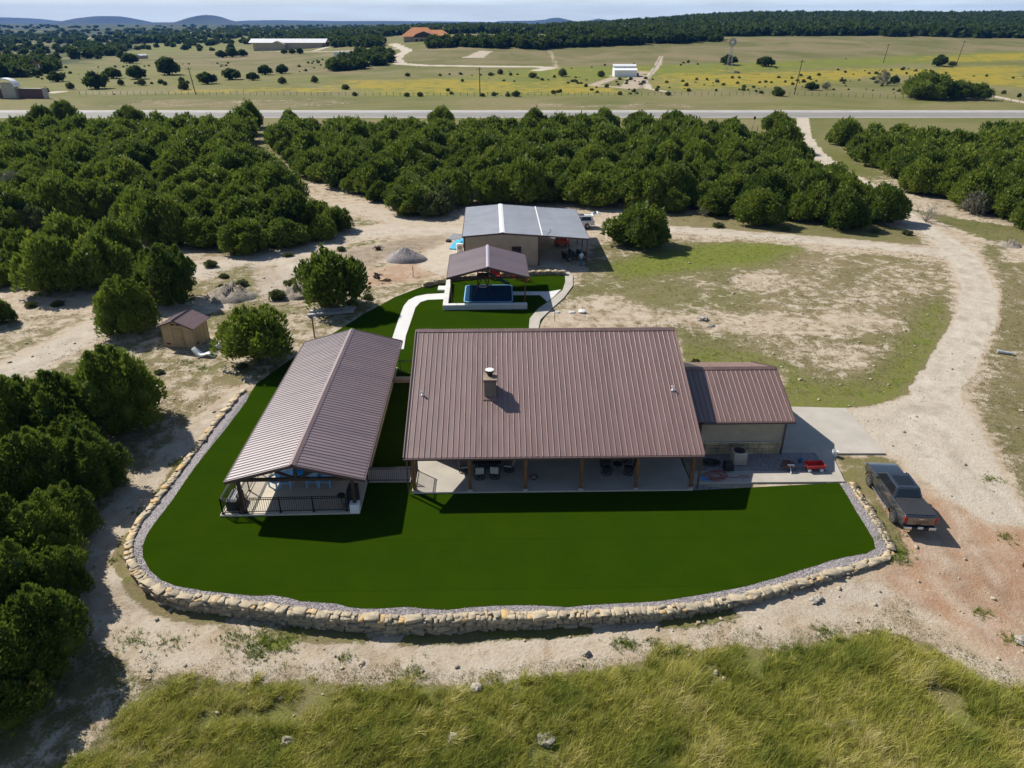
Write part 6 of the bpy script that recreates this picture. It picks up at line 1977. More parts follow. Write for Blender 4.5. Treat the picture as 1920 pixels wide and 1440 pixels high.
chaise('sun_lounger', P(384, 668), R(-95), 'white moulded chaise lounger lying on dirt by the shed', 'white_metal', 0.95)
for i, (x, y, rz) in enumerate([(2.6, 4.9, 190), (4.7, 5.0, 170)]):
    q_ = T(x, y)
    chaise('sun_lounger', (q_[0], q_[1], 0.10), R(rz), ['bright blue chaise at the pool edge, left of the king post', 'bright blue chaise at the pool edge, right of the king post'][i], 'pool_blue', 1.0, 'blue chaises at the pool edge')
q_ = T(6.0, 0.85)
t = thing('bar_stool', (q_[0], q_[1], 0.10), 0, 'round black bar stool on chrome foot by the pavilion railing', 'stool')
MB().lathe([(0.20, .68), (0.23, .70), (0.23, .76), (0.20, .79)], 20).build('seat', M['black'], t, 'auto')
MB().tube([(0, 0, .03), (0, 0, .7)], .03, 10).build('column', M['chrome'], t)
MB().lathe([(0.24, 0), (0.24, .02), (.05, .05)], 20).build('foot', M['chrome'], t, 'auto')
q_ = T(6.62, 1.1)
t = thing('cabinet', (q_[0], q_[1], 0.10), PY, 'black cabinet against the right front post of the pavilion', 'cabinet')
MB().box((0, 0, .55), (.55, .9, 1.1)).build('body', M['black'], t, bevel=.02)
MB().box((-.285, 0, .55), (.02, .8, .9)).build('door', M['dark'], t)
q_ = T(6.85, 0.30)
t = thing('utility_box', (q_[0], q_[1], 0.10), PY, 'white box at the front right corner of the pavilion', 'box')
MB().box((0, 0, .28), (.52, .45, .55)).build('body', M['white_metal'], t, bevel=.02)
MB().box((0, 0, .575), (.56, .49, .05)).build('lid', M['white_metal'], t, bevel=.01)
q_ = T(-0.18, 1.15)
t = thing('pool_heater', (q_[0], q_[1], 0.10), PY, 'dark box with louvred grid top in the pavilion corner', 'heater')
MB().box((0, 0, .30), (.62, 1.25, .6)).build('body', M['dark'], t, bevel=.02)
mb = MB()
for i in range(4):
    for j in range(9): mb.box((-.22 + i * .147, -.53 + j * .132, .612), (.11, .095, .03))
mb.build('louvre_grid', M['grey'], t)

# ------------------------------------------------------------------ things beside the garage
q_ = P(1386, 872, 0.05)
t = thing('air_conditioner', (q_.x, q_.y + .35, 0.03), R(1), 'beige outdoor air conditioner beside the garage wall', 'air conditioner')
MB().box((0, 0, .45), (.84, .80, .86)).build('casing', M['beige'], t, bevel=.03)
mb = MB()
for i in range(14): mb.box((-.36 + i * .0555, -.405, .45), (.02, .02, .74)); mb.box((.425, -.33 + i * .05, .45), (.02, .02, .74))
mb.build('coil_grille', M['grey'], t)
MB().lathe([(.36, .885), (.36, .91), (.30, .93), (.05, .93)], 24).build('fan_guard', M['black'], t, 'auto')
q_ = P(1366, 884, 0.05)
t = thing('generator', (q_.x, q_.y + .2, 0.05), R(4), 'low black generator left of the air conditioner', 'generator')
MB().box((0, 0, .28), (.55, .5, .5)).build('casing', M['black'], t, bevel=.04)
MB().tube([(-.22, -.2, .55), (-.22, -.2, .66), (-.22, .2, .66), (-.22, .2, .55)], .02, 6).build('handle', M['dark'], t)
for x in (-.29, .29): MB().tube([(x - .03, -.12, .1), (x + .03, -.12, .1)], .1, 14).build('wheel', M['tyre'], t)


def coil(name, px, py, r, turns, tr, mt, label, z=0.06, tail=None, cat='hose', seed=1):
    q_ = P(px, py, z); g_ = random.Random(seed)
    pts = []
    for i in range(turns * 24):
        a = 2 * PI * i / 24
        k = r * (0.75 + 0.3 * math.sin(a * 0.37 + seed) + 0.12 * math.sin(a * 2.3))
        pts.append((math.cos(a) * k * 1.25, math.sin(a) * k * 0.75, 0.015 + 0.035 * abs(math.sin(a * 0.53)) + 0.010 * (i // 24)))
    if tail: pts += tail
    o = MB().tube(pts, tr, 6).build(name, M[mt], None, True); o.location = q_
    return tag(o, label, cat)


coil('hose', 1340, 893, 0.62, 5, .018, 'hose_red', 'tangled dark red hose on the concrete beside the last porch post', tail=[(1.2, -.2, .02), (1.9, .1, .02), (2.1, -.1, .02), (1.6, -.25, .02)])
coil('hose', 1322, 899, 0.2, 3, .018, 'pool_blue', 'small blue hose loop next to the red hose', seed=4)
coil('hose', 1334, 868, 0.42, 6, .03, 'black', 'black coiled hose in the shade between porch and garage', 0.1, seed=2)
q_ = P(1477, 880, 0.04)
t = thing('fire_pit', (q_.x, q_.y + .1, .03), 0, 'round rusty fire pit with white handle tool on gravel', 'fire pit')
MB().lathe([(.18, 0.12), (.30, .20), (.42, .36), (.43, .38), (.39, .36), (.2, .22)], 20).build('bowl', M['rust'], t, 'auto')
for k in range(3): MB().bar((.3 * math.cos(k * 2.1 + .4), .3 * math.sin(k * 2.1 + .4), .2), (.38 * math.cos(k * 2.1 + .4), .38 * math.sin(k * 2.1 + .4), 0), .04, .04).build('leg', M['black'], t)
MB().bar((.05, -.15, .40), (.02, -.62, .06), .05, .04).box((.1, -.2, .40), (.42, .1, .05)).build('poker', M['white_metal'], t)
q_ = P(1525, 880, 0.04)
t = thing('wagon', (q_.x, q_.y, .03), R(93), 'red toy wagon with white wheels on gravel', 'wagon')
MB().loft([[(-.28, -.52, .22), (.28, -.52, .22), (.28, .52, .22), (-.28, .52, .22)], [(-.33, -.6, .46), (.33, -.6, .46), (.33, .6, .46), (-.33, .6, .46)],
           [(-.30, -.57, .46), (.30, -.57, .46), (.30, .57, .46), (-.30, .57, .46)], [(-.26, -.5, .25), (.26, -.5, .25), (.26, .5, .25), (-.26, .5, .25)]]).build('tub', M['red'], t)
for x in (-.30, .30):
    for y in (-.38, .38): MB().tube([(x - .03, y, .11), (x + .03, y, .11)], .11, 14).build('wheel', M['white_metal'], t)
MB().tube([(0, .55, .2), (0, .95, .12), (0, 1.25, .1)], .015, 6).build('handle', M['black'], t)
q_ = P(1500, 866, 0.04)
t = thing('watering_can', (q_.x, q_.y, .03), R(70), 'dark blue watering can behind the red wagon', 'watering can')
MB().lathe([(.12, 0), (.14, .05), (.12, .26), (.08, .30)], 14).build('body', M['jeans'], t, 'auto')
MB().tube([(.12, 0, .08), (.32, 0, .32)], .02, 8).build('spout', M['jeans'], t)
MB().tube([(-.1, 0, .28), (-.2, 0, .22), (-.13, 0, .06)], .015, 6).build('handle', M['jeans'], t)
q_ = P(1564, 855)
t = thing('bucket', (q_.x, q_.y, q_.z), 0, 'pale grey bucket at the corner of the driveway slab', 'bucket')
MB().lathe([(.15, 0), (.19, .42), (.17, .42), (.13, .04)], 18).build('body', M['white_metal'], t, 'auto')
MB().tube([(.19 * math.cos(a), .19 * math.sin(a), .42 - .12 * abs(math.sin(a))) for a in np.linspace(0, PI, 10)], .008, 5).build('handle', M['grey'], t)

# ------------------------------------------------------------------ play yard
q_ = [P(*p, 0.0) for p in ((869, 567), (963, 567), (963, 533.5), (878, 533.5))]
t = thing('play_mat', (q_[0].x, q_[0].y, 0.002), R(1), 'navy blue play mat with pale rim under the play pavilion', 'mat')


def rrect(w_, h_, r_, x0=0, y0=0):
    pts = []
    for cx, cy, a in ((w_ - r_, r_, -90), (w_ - r_, h_ - r_, 0), (r_, h_ - r_, 90), (r_, r_, 180)):
        pts += [(x0 + cx + r_ * math.cos(R(a + k * 15)), y0 + cy + r_ * math.sin(R(a + k * 15))) for k in range(7)]
    return pts


MB().prism(rrect(4.95, 5.1, .45), 0, .045).build('rim', M['sky_blue'], t)
MB().prism(rrect(4.75, 4.9, .38, .1, .1), .01, .055).build('mat', M['navy'], t)
q_ = P(906, 541, 0.05)
sx_, sy_ = q_.x, q_.y
t = thing('swing_set', (sx_, sy_, 0.05), R(2), 'dark wooden swing set tower with slide under the play pavilion', 'swing set')
for x in (-.55, .55):
    for y in (0.2, 1.3): MB().box((x, y, 1.3), (.1, .1, 2.6)).build('tower_post', M['dark_wood'], t)
MB().box((0, .75, 1.25), (1.2, 1.2, .08)).build('platform', M['dark_wood'], t)
mb = MB()
for zz in (1.45, 1.65, 1.85): mb.box((0, 1.32, zz), (1.2, .03, .14)).box((-.57, .75, zz), (.03, 1.1, .14))
mb.build('guard_rail', M['wood'], t)
MB().bar((0, .3, 2.45), (0, -2.3, 2.25), .1, .14).build('swing_beam', M['dark_wood'], t)
for s_ in (-1, 1): MB().bar((0, -2.2, 2.2), (s_ * .95, -2.45, 0), .09, .09).build('frame_leg', M['dark_wood'], t)
MB().bar((-.48, -2.33, 1.1), (.48, -2.33, 1.1), .06, .08).build('cross_bar', M['dark_wood'], t)
mb = MB()
prof_ = [(.6, 1.3), (1.0, 1.15), (1.9, .55), (2.4, .25), (2.8, .2)]
for (a, b_), (c_, d_) in zip(prof_, prof_[1:]):
    mb.bar((a, .75, b_), (c_, .75, d_), .5, .03)
    for s_ in (-.26, .26): mb.bar((a, .75 + s_, b_ + .07), (c_, .75 + s_, d_ + .07), .03, .16)
M['slide_green'] = mat('dark_green_plastic', (0.03, 0.12, 0.09), 0.4)
mb.build('slide', M['slide_green'], t)
MB().tube([(.42 * math.cos(a), -1.3 + .42 * math.sin(a), .75) for a in np.linspace(0, 2 * PI, 24)], .05, 8, False).build('ring_swing', M['white_metal'], t, True)
mb = MB()
for a in (0.5, 2.6, 4.7): mb.tube([(.42 * math.cos(a), -1.3 + .42 * math.sin(a), .75), (0, -1.3, 2.3)], .012, 5)
mb.build('rope', M['dark'], t)


def curl_chair(name, loc, rz, label, mt, group=None):
    t = thing(name, loc, rz, label, 'chair', group)
    mb = MB()
    for i in range(4):
        x = -.3 + .2 * i
        mb.tube([(x, -.42, .95), (x, -.36, .6), (x, -.2, .38), (x, .1, .36), (x, .38, .42)], .045, 6)
    mb.build('seat', M[mt], t, True)
    for s_ in (-.36, .36): MB().tube([(s_, .42, .05), (s_, 0, 0.02), (s_, -.45, .05), (s_, -.5, .4), (s_, -.1, .58), (s_, .35, .58), (s_, .42, .05)], .035, 6).build('rocker', M[mt], t, True)
    return t


for px, py, rz, lab in [(969, 522, 15, 'orange red rocking chair on the turf right of the play mat'), (984, 525, -25, 'orange red rocking chair nearest the right post of the play pavilion')]:
    curl_chair('rocking_chair', P(px, py, 0.0), R(rz), lab, 'orange_red', 'orange red rocking chairs')
q_ = P(928, 524, 0.0)
t = thing('bench', (q_.x, q_.y, 0), R(178), 'red glider bench behind the swing set tower', 'bench')
MB().box((0, 0, .45), (1.1, .5, .06)).build('seat', M['red'], t)
MB().bar((0, -.24, .5), (0, -.34, 1.05), 1.1, .05, (0, 1, 0)).build('backrest', M['red'], t)
for s_ in (-.5, .5): MB().bar((s_, -.2, .45), (s_, -.2, 0), .07, .4).build('leg', M['orange_red'], t)

# ------------------------------------------------------------------ clutter left of the workshop
q_ = P(862, 475, -0.06)
t = thing('heat_pump', (q_.x, q_.y, -.07), R(15), 'white outdoor unit with round fan at the workshop corner', 'air conditioner')
MB().box((0, 0, .62), (.75, .42, 1.2)).build('casing', M['white_metal'], t, bevel=.04)
MB().tube([(0, -.2, .78), (0, -.225, .78)], .27, 22).build('fan_grille', M['grey'], t)
for i, (px, py) in enumerate([(848, 468), (859, 465)]):
    q_ = P(px, py)
    t = thing('float_mat', q_, R(-18), ['long cyan foam float on the ground, left of its twin by the workshop', 'long cyan foam float against the workshop corner, right of its twin'][i], 'float', 'cyan foam floats')
    MB().loft([[(-.42, 0, 0), (.42, 0, 0), (.42, 0, .14), (-.42, 0, .14)], [(-.44, 1.0, .25), (.44, 1.0, .25), (.44, 1.0, .38), (-.44, 1.0, .38)], [(-.42, 2.3, .5), (.42, 2.3, .5), (.42, 2.3, .62), (-.42, 2.3, .62)]]).build('slab', M['cyan'], t, bevel=.04, seg=2)
    MB().box((0, 1.8, .2), (.5, .5, .5)).build('crate', M['dark'], t)
q_ = P(858, 447)
t = thing('sheet_metal', q_, R(-25), 'dark ribbed sheet metal leaning beyond the cyan floats', 'sheet metal')
mb = MB(); ribbed(mb, (-1.1, -.9, .05), (1.1, -.9, .05), (1.1, .9, .35), (-1.1, .9, .35), .3, .03, .06, .02); mb.build('sheet', M['grey'], t)
MB().box((0, .75, .1), (1.8, .1, .42)).build('prop', M['dark_wood'], t)
q_ = P(841, 453)
t = thing('tyre', q_, 0, 'black tyre lying on the dirt left of the sheet metal', 'tyre')
MB().lathe([(.20, .04), (.33, .0), (.38, .06), (.38, .16), (.33, .22), (.20, .18)], 20).build('carcass', M['tyre'], t, 'auto')


def heap(name, px, py, wpx, h, mt, label, cat, seed, flat_=0.55, rough_=0.35):
    q_ = P(px, py); depth = q_.y * ct + CAM_H * st; rad = wpx / 2 / FOC * depth
    g_ = np.random.default_rng(seed); k = 26
    V = [(0, 0, h)]; F_ = []
    for i in range(1, 9):
        t_ = i / 8
        for j in range(k):
            a = 2 * PI * j / k
            r_ = rad * t_ * (1 + .22 * (float(vnoise(math.cos(a) * 1.7 + 9, math.sin(a) * 1.7 + seed, seed)) - .5))
            zz = h * (1 - t_) ** 0.85 + h * rough_ * (g_.random() - .5) * (1.15 - t_) + h * rough_ * 1.6 * (float(fbm(math.cos(a) * t_ * 2.6 + 5, math.sin(a) * t_ * 2.6 + seed, seed)) - .5) * (1 - t_ * .6) - (.12 if i == 8 else 0)
            V.append((r_ * math.cos(a), r_ * math.sin(a) * flat_ / .55 * .75, zz))
    for j in range(k): F_.append((0, 1 + j, 1 + (j + 1) % k))
    for i in range(7):
        for j in range(k): F_.append((1 + i * k + j, 1 + (i + 1) * k + j, 1 + (i + 1) * k + (j + 1) % k, 1 + i * k + (j + 1) % k))
    o = MB().add(V, F_).build(name, mt, None, True); o.location = q_
    return tag(o, label, cat)


m, n, l, b = new_mat('loose_rubble')
co = n.new('ShaderNodeTexCoord').outputs['Object']
f = noise(n, l, 2.5, 8, .7, co); f2 = noise(n, l, 14, 4, .7, co)
l.new(mixc(n, l, ramp(n, l, f2, .35, .65), (.30, .25, .19), (.52, .46, .38)), b.inputs['Base Color']); b.inputs['Roughness'].default_value = .95
bump(n, l, b, maths(n, l, 'ADD', f, f2), .9, .25)
M['rubble'] = m
M['pile_gravel'] = M['gravel']
heap('gravel_pile', 760, 487, 84, 1.5, M['pile_gravel'], 'cone of purple grey gravel left of the workshop', 'gravel pile', 3, .48, .22)
heap('rubble_mound', 435, 556, 105, 1.1, M['rubble'], 'broad rubble mound behind the feathery juniper by the shed', 'rubble mound', 5, .62, 1.1)
heap('rubble_mound', 562, 552, 80, 0.9, M['rubble'], 'rubble mound left of the many stemmed juniper', 'rubble mound', 7, .62, 1.1)
heap('rubble_mound', 1893, 461, 44, 0.55, M['rubble'], 'small heap of pale rocks beside the drive bend', 'rubble mound', 9, .62, 1.1)
a_, b_ = P(577, 594), P(664, 585)
for i in range(2):
    d_ = Vector((0, 0.9 * i, 0))
    o = tag(MB().bar(a_ + d_ + Vector((0, 0, .12)), b_ + d_ + Vector((0, 0, .12)), .22, .24).bar(a_ + d_ + Vector((0, 0, .25)), b_ + d_ + Vector((0, 0, .25)), .34, .03).build('steel_beam', M['galv']),
            ['long grey steel beam on the dirt, the one nearer the turf', 'long grey steel beam behind its twin under the many stemmed juniper'][i], 'beam', 'steel beams')
q_ = P(590, 633)
t = thing('dish_pole', q_, 0, 'dark pole with small dish head behind the pavilion corner', 'pole')
MB().tube([(0, 0, -.1), (0, 0, 1.75)], .06, 10).build('pole', M['rust'], t)
MB().lathe([(.02, 0), (.2, .06), (.3, .16), (.19, .08), (.0, .03)], 16, (0.08, 0, 1.75)).build('dish', M['dark'], t, 'auto')
MB().bar((0, 0, 1.7), (-.35, .1, 2.0), .04, .04).build('arm', M['grey'], t)
q_ = P(775, 519)
tag(MB().tube([(q_.x, q_.y, q_.z - .1), (q_.x, q_.y, q_.z + 1.25)], .035, 6).build('stake', M['rust']), 'thin rusty stake below the gravel pile', 'stake')
q_ = P(1040, 603)
tag(MB().tube([(q_.x, q_.y, q_.z - .1), (q_.x - .03, q_.y, q_.z + 1.2)], .03, 6).build('stake', M['black']), 'thin black stake at the edge of the curved walk', 'stake')
for px, py, s_, lab in [(709, 468, .55, 'charred stump on the dirt up the slope from the gravel pile'), (706, 521, .6, 'charred stump below the gravel pile near the turf')]:
    q_ = P(px, py); t = thing('stump', q_, 0, lab, 'stump')
    MB().blob((0, 0, s_ * .4), (s_ * .6, s_ * .45, s_ * .6), int(px), 2, .5).build('stump', M['dark_wood'], t)
    mb = MB(); g_ = random.Random(int(py))
    for k in range(6):
        a = g_.uniform(0, 6.3); mb.tube([(0, 0, .2), (.5 * math.cos(a), .5 * math.sin(a), .35), (.85 * math.cos(a), .85 * math.sin(a), .25)], [.08, .05, .02], 5)
    mb.build('root', M['dark_wood'], t)
q_ = P(722, 526)
o = MB().blob((0, 0, .12), (.5, .35, .2), 8, 2, .6).build('straw_bale', M['shed_tan']); o.location = q_; tag(o, 'broken yellow straw bale beside the charred stump near turf', 'straw bale')
q_ = P(414, 652)
o = MB().blob((0, 0, .2), (.42, .38, .34), 12, 3, .7).build('plastic_sheet', M['white_metal']); o.location = q_; tag(o, 'crumpled white plastic sheet between shed and feathery juniper', 'plastic sheet')

# ------------------------------------------------------------------ stones and small things in the yard and grass
BO = [(1046, 586, .32, .12, 'flat white stone in the dry yard, leftmost of three in a row'), (1073, 586, .32, .12, 'flat white stone in the dry yard, middle of three in a row'),
      (1317, 600, .48, .24, 'grey boulder behind the house ridge in the dry yard'), (1331, 612, .4, .14, 'low grey rock next to the boulder behind the house'),
      (857, 1386, .34, .2, 'pale boulder in the tall grass below the middle of the wall'), (1026, 1392, .38, .22, 'tall pale boulder in the tall grass right of the smaller one'),
      (541, 1391, .26, .17, 'white boulder in the tall grass at the lower left'), (1556, 1366, .3, .22, 'pale rock in the tall grass, left one of a close pair'), (1593, 1364, .34, .22, 'pale rock in the tall grass, right one of a close pair'),
      (1535, 1124, .22, .15, 'white rock lying just below the wall near its right end'), (1528, 1128, .24, .14, 'tan rock touching the white rock below the wall'), (895, 1292, .26, .18, 'pale rock at the upper edge of the tall grass'),
      (1100, 1227, .2, .15, 'white rock alone on the dirt strip below the wall'), (1916, 1203, .3, .2, 'white rock at the right frame edge on red dirt'), (505, 690, .3, .16, 'dark rock by the turf edge under the feathery juniper')]
for i, (px, py, r_, h_, lab) in enumerate(BO):
    q_ = P(px, py)
    o = MB().blob((0, 0, h_ * .3), (r_, r_ * .8, h_), i + 3, 3, .35).build('boulder', M['conc_white'] if i < 2 else M['boulder']); o.location = q_; tag(o, lab, 'rock')
q_ = P(1091, 586)
t = thing('well_cap', q_, 0, 'round white cap with thin rod, rightmost of the pale yard stones', 'well cap')
MB().lathe([(.30, 0), (.36, .10), (.36, .18), (.30, .22)], 18).build('cap', M['white_metal'], t, 'auto')
MB().tube([(0, 0, .2), (0.02, 0, .75)], .025, 6).build('rod', M['beige'], t)
q_ = P(1885, 664)
t = thing('culvert_pipe', q_, R(-25), 'blue grey steel pipe lying on the grassy margin right of the drive', 'pipe', None, 0.62)
mb = MB(); rings = []
for i in range(15):
    rad_ = .27 - .012 * i * (1 if i < 9 else .6) + (.015 if i % 2 else 0)
    rings.append([(-1.0 + i * .125, rad_ * math.cos(2 * PI * k / 18), .24 + rad_ * math.sin(2 * PI * k / 18)) for k in range(18)])
mb.loft(rings).build('pipe', M['galv'], t, 'auto')
MB().tube([(.74, 0, .24), (.80, 0, .24)], .29, 18).build('flange', M['grey'], t)
q_ = P(1921, 1062)
t = thing('fence_post', q_, 0, 'dark leaning timber post at the right frame edge', 'post')
MB().tube([(0, 0, -.2), (.06, .03, 1.0)], [.12, .10], 10).build('timber', M['dark_wood'], t)
q_ = P(1303, 690)
scrub_t[0].plant((q_.x, q_.y, q_.z), .55, 1.2, 0, 'small dark shrub behind the garage roof', None)


def dead_shrub(px, py, r_, label, seed):
    q_ = P(px, py); g_ = random.Random(seed); t = thing('dead_shrub', q_, 0, label, 'dead shrub')
    mb = MB()
    for k in range(26):
        a, e = g_.uniform(0, 6.3), g_.uniform(.25, 1.2); L = r_ * g_.uniform(.6, 1.1)
        p1 = Vector((math.cos(a) * math.cos(e), math.sin(a) * math.cos(e), math.sin(e))) * L
        md = p1 * .5 + Vector((g_.uniform(-.1, .1), g_.uniform(-.1, .1), .05)) * r_
        mb.tube([(0, 0, 0), md, p1], [.035, .022, .008], 4, False)
        for _ in range(3):
            e2 = md + (p1 - md) * g_.uniform(.1, .8)
            mb.tube([e2, e2 + Vector((g_.uniform(-.3, .3), g_.uniform(-.3, .3), g_.uniform(0, .35))) * r_], [.018, .006], 4, False)
    mb.build('branches', M['dead'], t)


dead_shrub(1588, 424, 2.4, 'bare grey branches at the front of the wood by the track fork', 1)
dead_shrub(1735, 415, 3.6, 'tall bare grey shrub right of the drive in front of the wood', 2)
dead_shrub(876, 384, 2.8, 'bare grey shrub behind the back left corner of the workshop roof', 3)
dead_shrub(1320, 405, 1.6, 'low bare grey brush left of the round juniper at the wood edge', 4)
for i, (px, py, wd, lab) in enumerate([(270, 445, 70, 'pale grey green brush at the front of the wood above the dirt track'), (330, 440, 60, 'pale brush right of the grey green brush by the dirt track'), (1825, 402, 60, 'grey twiggy shrub at the front of the right hand wood'),
                                   (40, 380, 80, 'pale silvery brush inside the dark wood at far left'), (810, 405, 70, 'olive grey brush left of the workshop in front of the wood')]):
    put_tree(grey_t if i < 4 else scrub_t, px, py, wd, lab, None, 1.0)

# ================================================================== beyond the highway
def gabled(root, L, Wd, h, rise, wall_m, roof_m, over=.3, px=0.6):
    mb = MB().slab_y([(-Wd / 2, 0), (Wd / 2, 0), (Wd / 2, h), (0, h + rise), (-Wd / 2, h)], -L / 2, L / 2)
    w_ = mb.build('wall', wall_m, root)
    mb = MB(); a = Wd / 2 + over; ze_ = h - over * rise / (Wd / 2) + .08
    ribbed(mb, (-a, L / 2 + over, ze_), (-a, -L / 2 - over, ze_), (0, -L / 2 - over, h + rise + .08), (0, L / 2 + over, h + rise + .08), px)
    r_ = mb.build('roof', roof_m, root)
    mb = MB()
    ribbed(mb, (a, -L / 2 - over, ze_), (a, L / 2 + over, ze_), (0.004, L / 2 + over, h + rise + .08), (0.004, -L / 2 - over, h + rise + .08), px)
    mb.build('right_roof_slope', roof_m, r_)
    return w_, r_


a_, b_ = P(1152, 144), P(1194, 144)
bl_ = b_.x - a_.x
t = thing('barn', ((a_.x + b_.x) / 2, a_.y + 4.5, a_.z), R(0), 'white metal barn with stepped white roof in the yellow field', 'barn')
MB().slab_x([(-4.5, 0), (4.5, 0), (4.5, 3.2), (0.5, 4.6), (0.5, 3.6), (-4.5, 2.9)], -bl_ / 2, bl_ / 2).build('wall', M['white_metal'], t)
mb = MB(); ribbed(mb, (-bl_ / 2 - .3, -4.8, 2.95), (bl_ / 2 + .3, -4.8, 2.95), (bl_ / 2 + .3, .5, 3.75), (-bl_ / 2 - .3, .5, 3.75), .8); mb.build('lean_to_roof', M['white_metal'], t)
mb = MB(); ribbed(mb, (-bl_ / 2 - .3, .3, 4.55), (bl_ / 2 + .3, .3, 4.55), (bl_ / 2 + .3, 2.5, 5.35), (-bl_ / 2 - .3, 2.5, 5.35), .8)
mb.build('upper_roof', M['white_metal'], t)
MB().box((0, .75, 4.1), (bl_, .12, 1.0)).build('clerestory', M['grey'], t)
MB().box((bl_ / 2 + .9, 1, .7), (1.4, 2.4, 1.4)).build('lean_shed', M['dark'], t, bevel=.05)

a_, b_ = P(474, 96), P(582, 94)
t = thing('arena', ((a_.x + b_.x) / 2, a_.y + 12, a_.z), 0, 'long tan riding arena under a white roof left of the orange house', 'arena')
L_ = b_.x - a_.x
t.scale = (1, 1, 1.45)
MB().slab_x([(-9, 0), (9, 0), (9, 4.8), (0, 6.8), (-9, 4.8)], -L_ * .5, L_ * .5).build('wall', M['tan_metal'], t)
for s_, nm in ((-1, 'roof'), (1, 'rear_roof_slope')):
    mb = MB(); ribbed(mb, (-s_ * -L_ * .56, s_ * 9.6, 4.8), (s_ * -L_ * .56, s_ * 9.6, 4.8), (s_ * -L_ * .56, 0.002 * s_, 7.0), (-s_ * -L_ * .56, 0.002 * s_, 7.0), 1.5)
    mb.build(nm, M['white_metal'], t)
mb = MB().slab_y([(-7, 0), (7, 0), (7, 4.0), (0, 5.9), (-7, 4.0)], -15, -9.02); mb.build('front_wing_wall', M['tan_metal'], t).location = (-8, 0, 0)
for s_, nm in ((-1, 'front_wing_roof'), (1, 'front_wing_roof')):
    mb = MB(); ribbed(mb, (s_ * 7.6, 15.3 * -s_ - 12 + (0 if s_ > 0 else 0), 3.95), (s_ * 7.6, -15.3 * -s_ - 12, 3.95), (0.002 * s_, -15.3 * -s_ - 12, 6.05), (0.002 * s_, 15.3 * -s_ - 12, 6.05), 1.5)
    o = mb.build(nm, M['galv'], t); o.location = (-8, 9, 0); o.scale = (1, .42, 1)

q1, q2 = P(756, 80), P(832, 78)
hw = q2.x - q1.x
t = thing('tiled_house', ((q1.x + q2.x) / 2, q1.y + 10, q1.z), 0, 'sprawling house with hipped orange tile roofs on the far rise', 'house')
MB().box((0, 0, 2.2), (hw * .98, 16, 4.6)).box((-hw * .02, -6, 1.8), (hw * .46, 14, 4.4)).build('wall', M['stucco'], t)


def hip(mb, x0, x1, y0, y1, z0, z1, k=.32):
    i = (y1 - y0) / 2
    i2 = min(i, (x1 - x0) * .42)
    return mb.add([(x0, y0, z0), (x1, y0, z0), (x1, y1, z0), (x0, y1, z0), (x0 + i2, (y0 + y1) / 2, z1), (x1 - i2, (y0 + y1) / 2, z1)],
                  [(0, 1, 5, 4), (1, 2, 5), (2, 3, 4, 5), (3, 0, 4), (3, 2, 1, 0)])


hip(MB(), -hw * .56, hw * .30, -9, 9, 4.4, 11.0).build('roof', M['terracotta'], t)
hip(MB(), -hw * .1, hw * .60, -7, 8, 4.2, 9.2).build('wing_roof', M['terracotta'], t)
MB().slab_y([(-hw * .27, 3.9), (hw * .23, 3.9), (hw * .15, 6.2), (-hw * .02, 8.2), (-hw * .19, 6.2)], -13.2, -3).build('gable', M['dark_wood'], t)
mb = MB()
for x in (-.18, -.06, .06, .16): mb.box((hw * x, -13.02, 1.7), (2.2, .12, 1.9))
mb.build('window', M['glass'], t)

q_ = P(641, 108)
t = thing('cargo_trailer', (q_.x, q_.y, q_.z), R(4), 'small white box trailer before the dark tree clump', 'trailer')
MB().box((0, 0, 2.1), (10, 3, 3.2)).build('box', M['white_metal'], t, bevel=.1)
MB().box((1.2, -1.52, 2.1), (1.4, .06, 1.4)).build('window', M['glass'], t)
for x in (-2.5, 2.5): MB().tube([(x, -1.4, .45), (x, 1.4, .45)], .45, 14).build('wheel', M['tyre'], t)
q_ = P(266, 110)
t = thing('field_shed', (q_.x, q_.y, q_.z), R(-12), 'tiny white roofed shed among the left oaks', 'shed')
gabled(t, 9, 5, 2.4, .8, M['tan_metal'], M['white_metal'])

# stone gateway at the left edge
q_ = P(24, 184)
t = thing('gateway', (q_.x, q_.y, q_.z), R(-6), 'curved stone ranch gateway with dark brick wings at left', 'gateway')
M['brick'] = mat('dark_red_brick', (.13, .075, .07), .9, 0, .3, 2, .4)
MB().box((0, 0, 2.6), (5.2, 2.2, 5.2)).build('pier', M['conc'], t, bevel=.1)
mb = MB()
pts = [(4.6 * math.cos(a), 4.6 * math.sin(a)) for a in np.linspace(0, PI, 14)]
poly = pts + [(x * .86, z * .86) for x, z in pts[::-1]]
mb.slab_y([(x - 1.2, z * .62 + 3.9) for x, z in poly], -1.4, 1.4); mb.build('arch', M['white_metal'], t)
for x, w_ in ((8.0, 9.5), (-9.0, 12)):
    wg = MB().box((x, 0, 1.6), (w_, 1.0, 3.2)).build('wing_wall', M['brick'], t)
    MB().box((x, 0, 3.28), (w_ + .3, 1.3, .16)).build('coping', M['beige'], wg)
    MB().box((x + w_ / 2 + .5, 0, 1.8), (1.1, 1.4, 3.6)).build('end_pier', M['conc'], wg)
q_ = P(52, 181)
scrub_t[1].plant((q_.x, q_.y - 2, q_.z), 2.0, 1.0, 0, 'pale green bush in front of the gateway wall', None)
q_ = P(72, 142)
t = thing('flag', (q_.x, q_.y, q_.z), 0, 'drooping red white and blue flag on its pole at left', 'flag')
MB().tube([(0, 0, 0), (0, 0, 9)], .12, 8).build('pole', M['grey'], t)
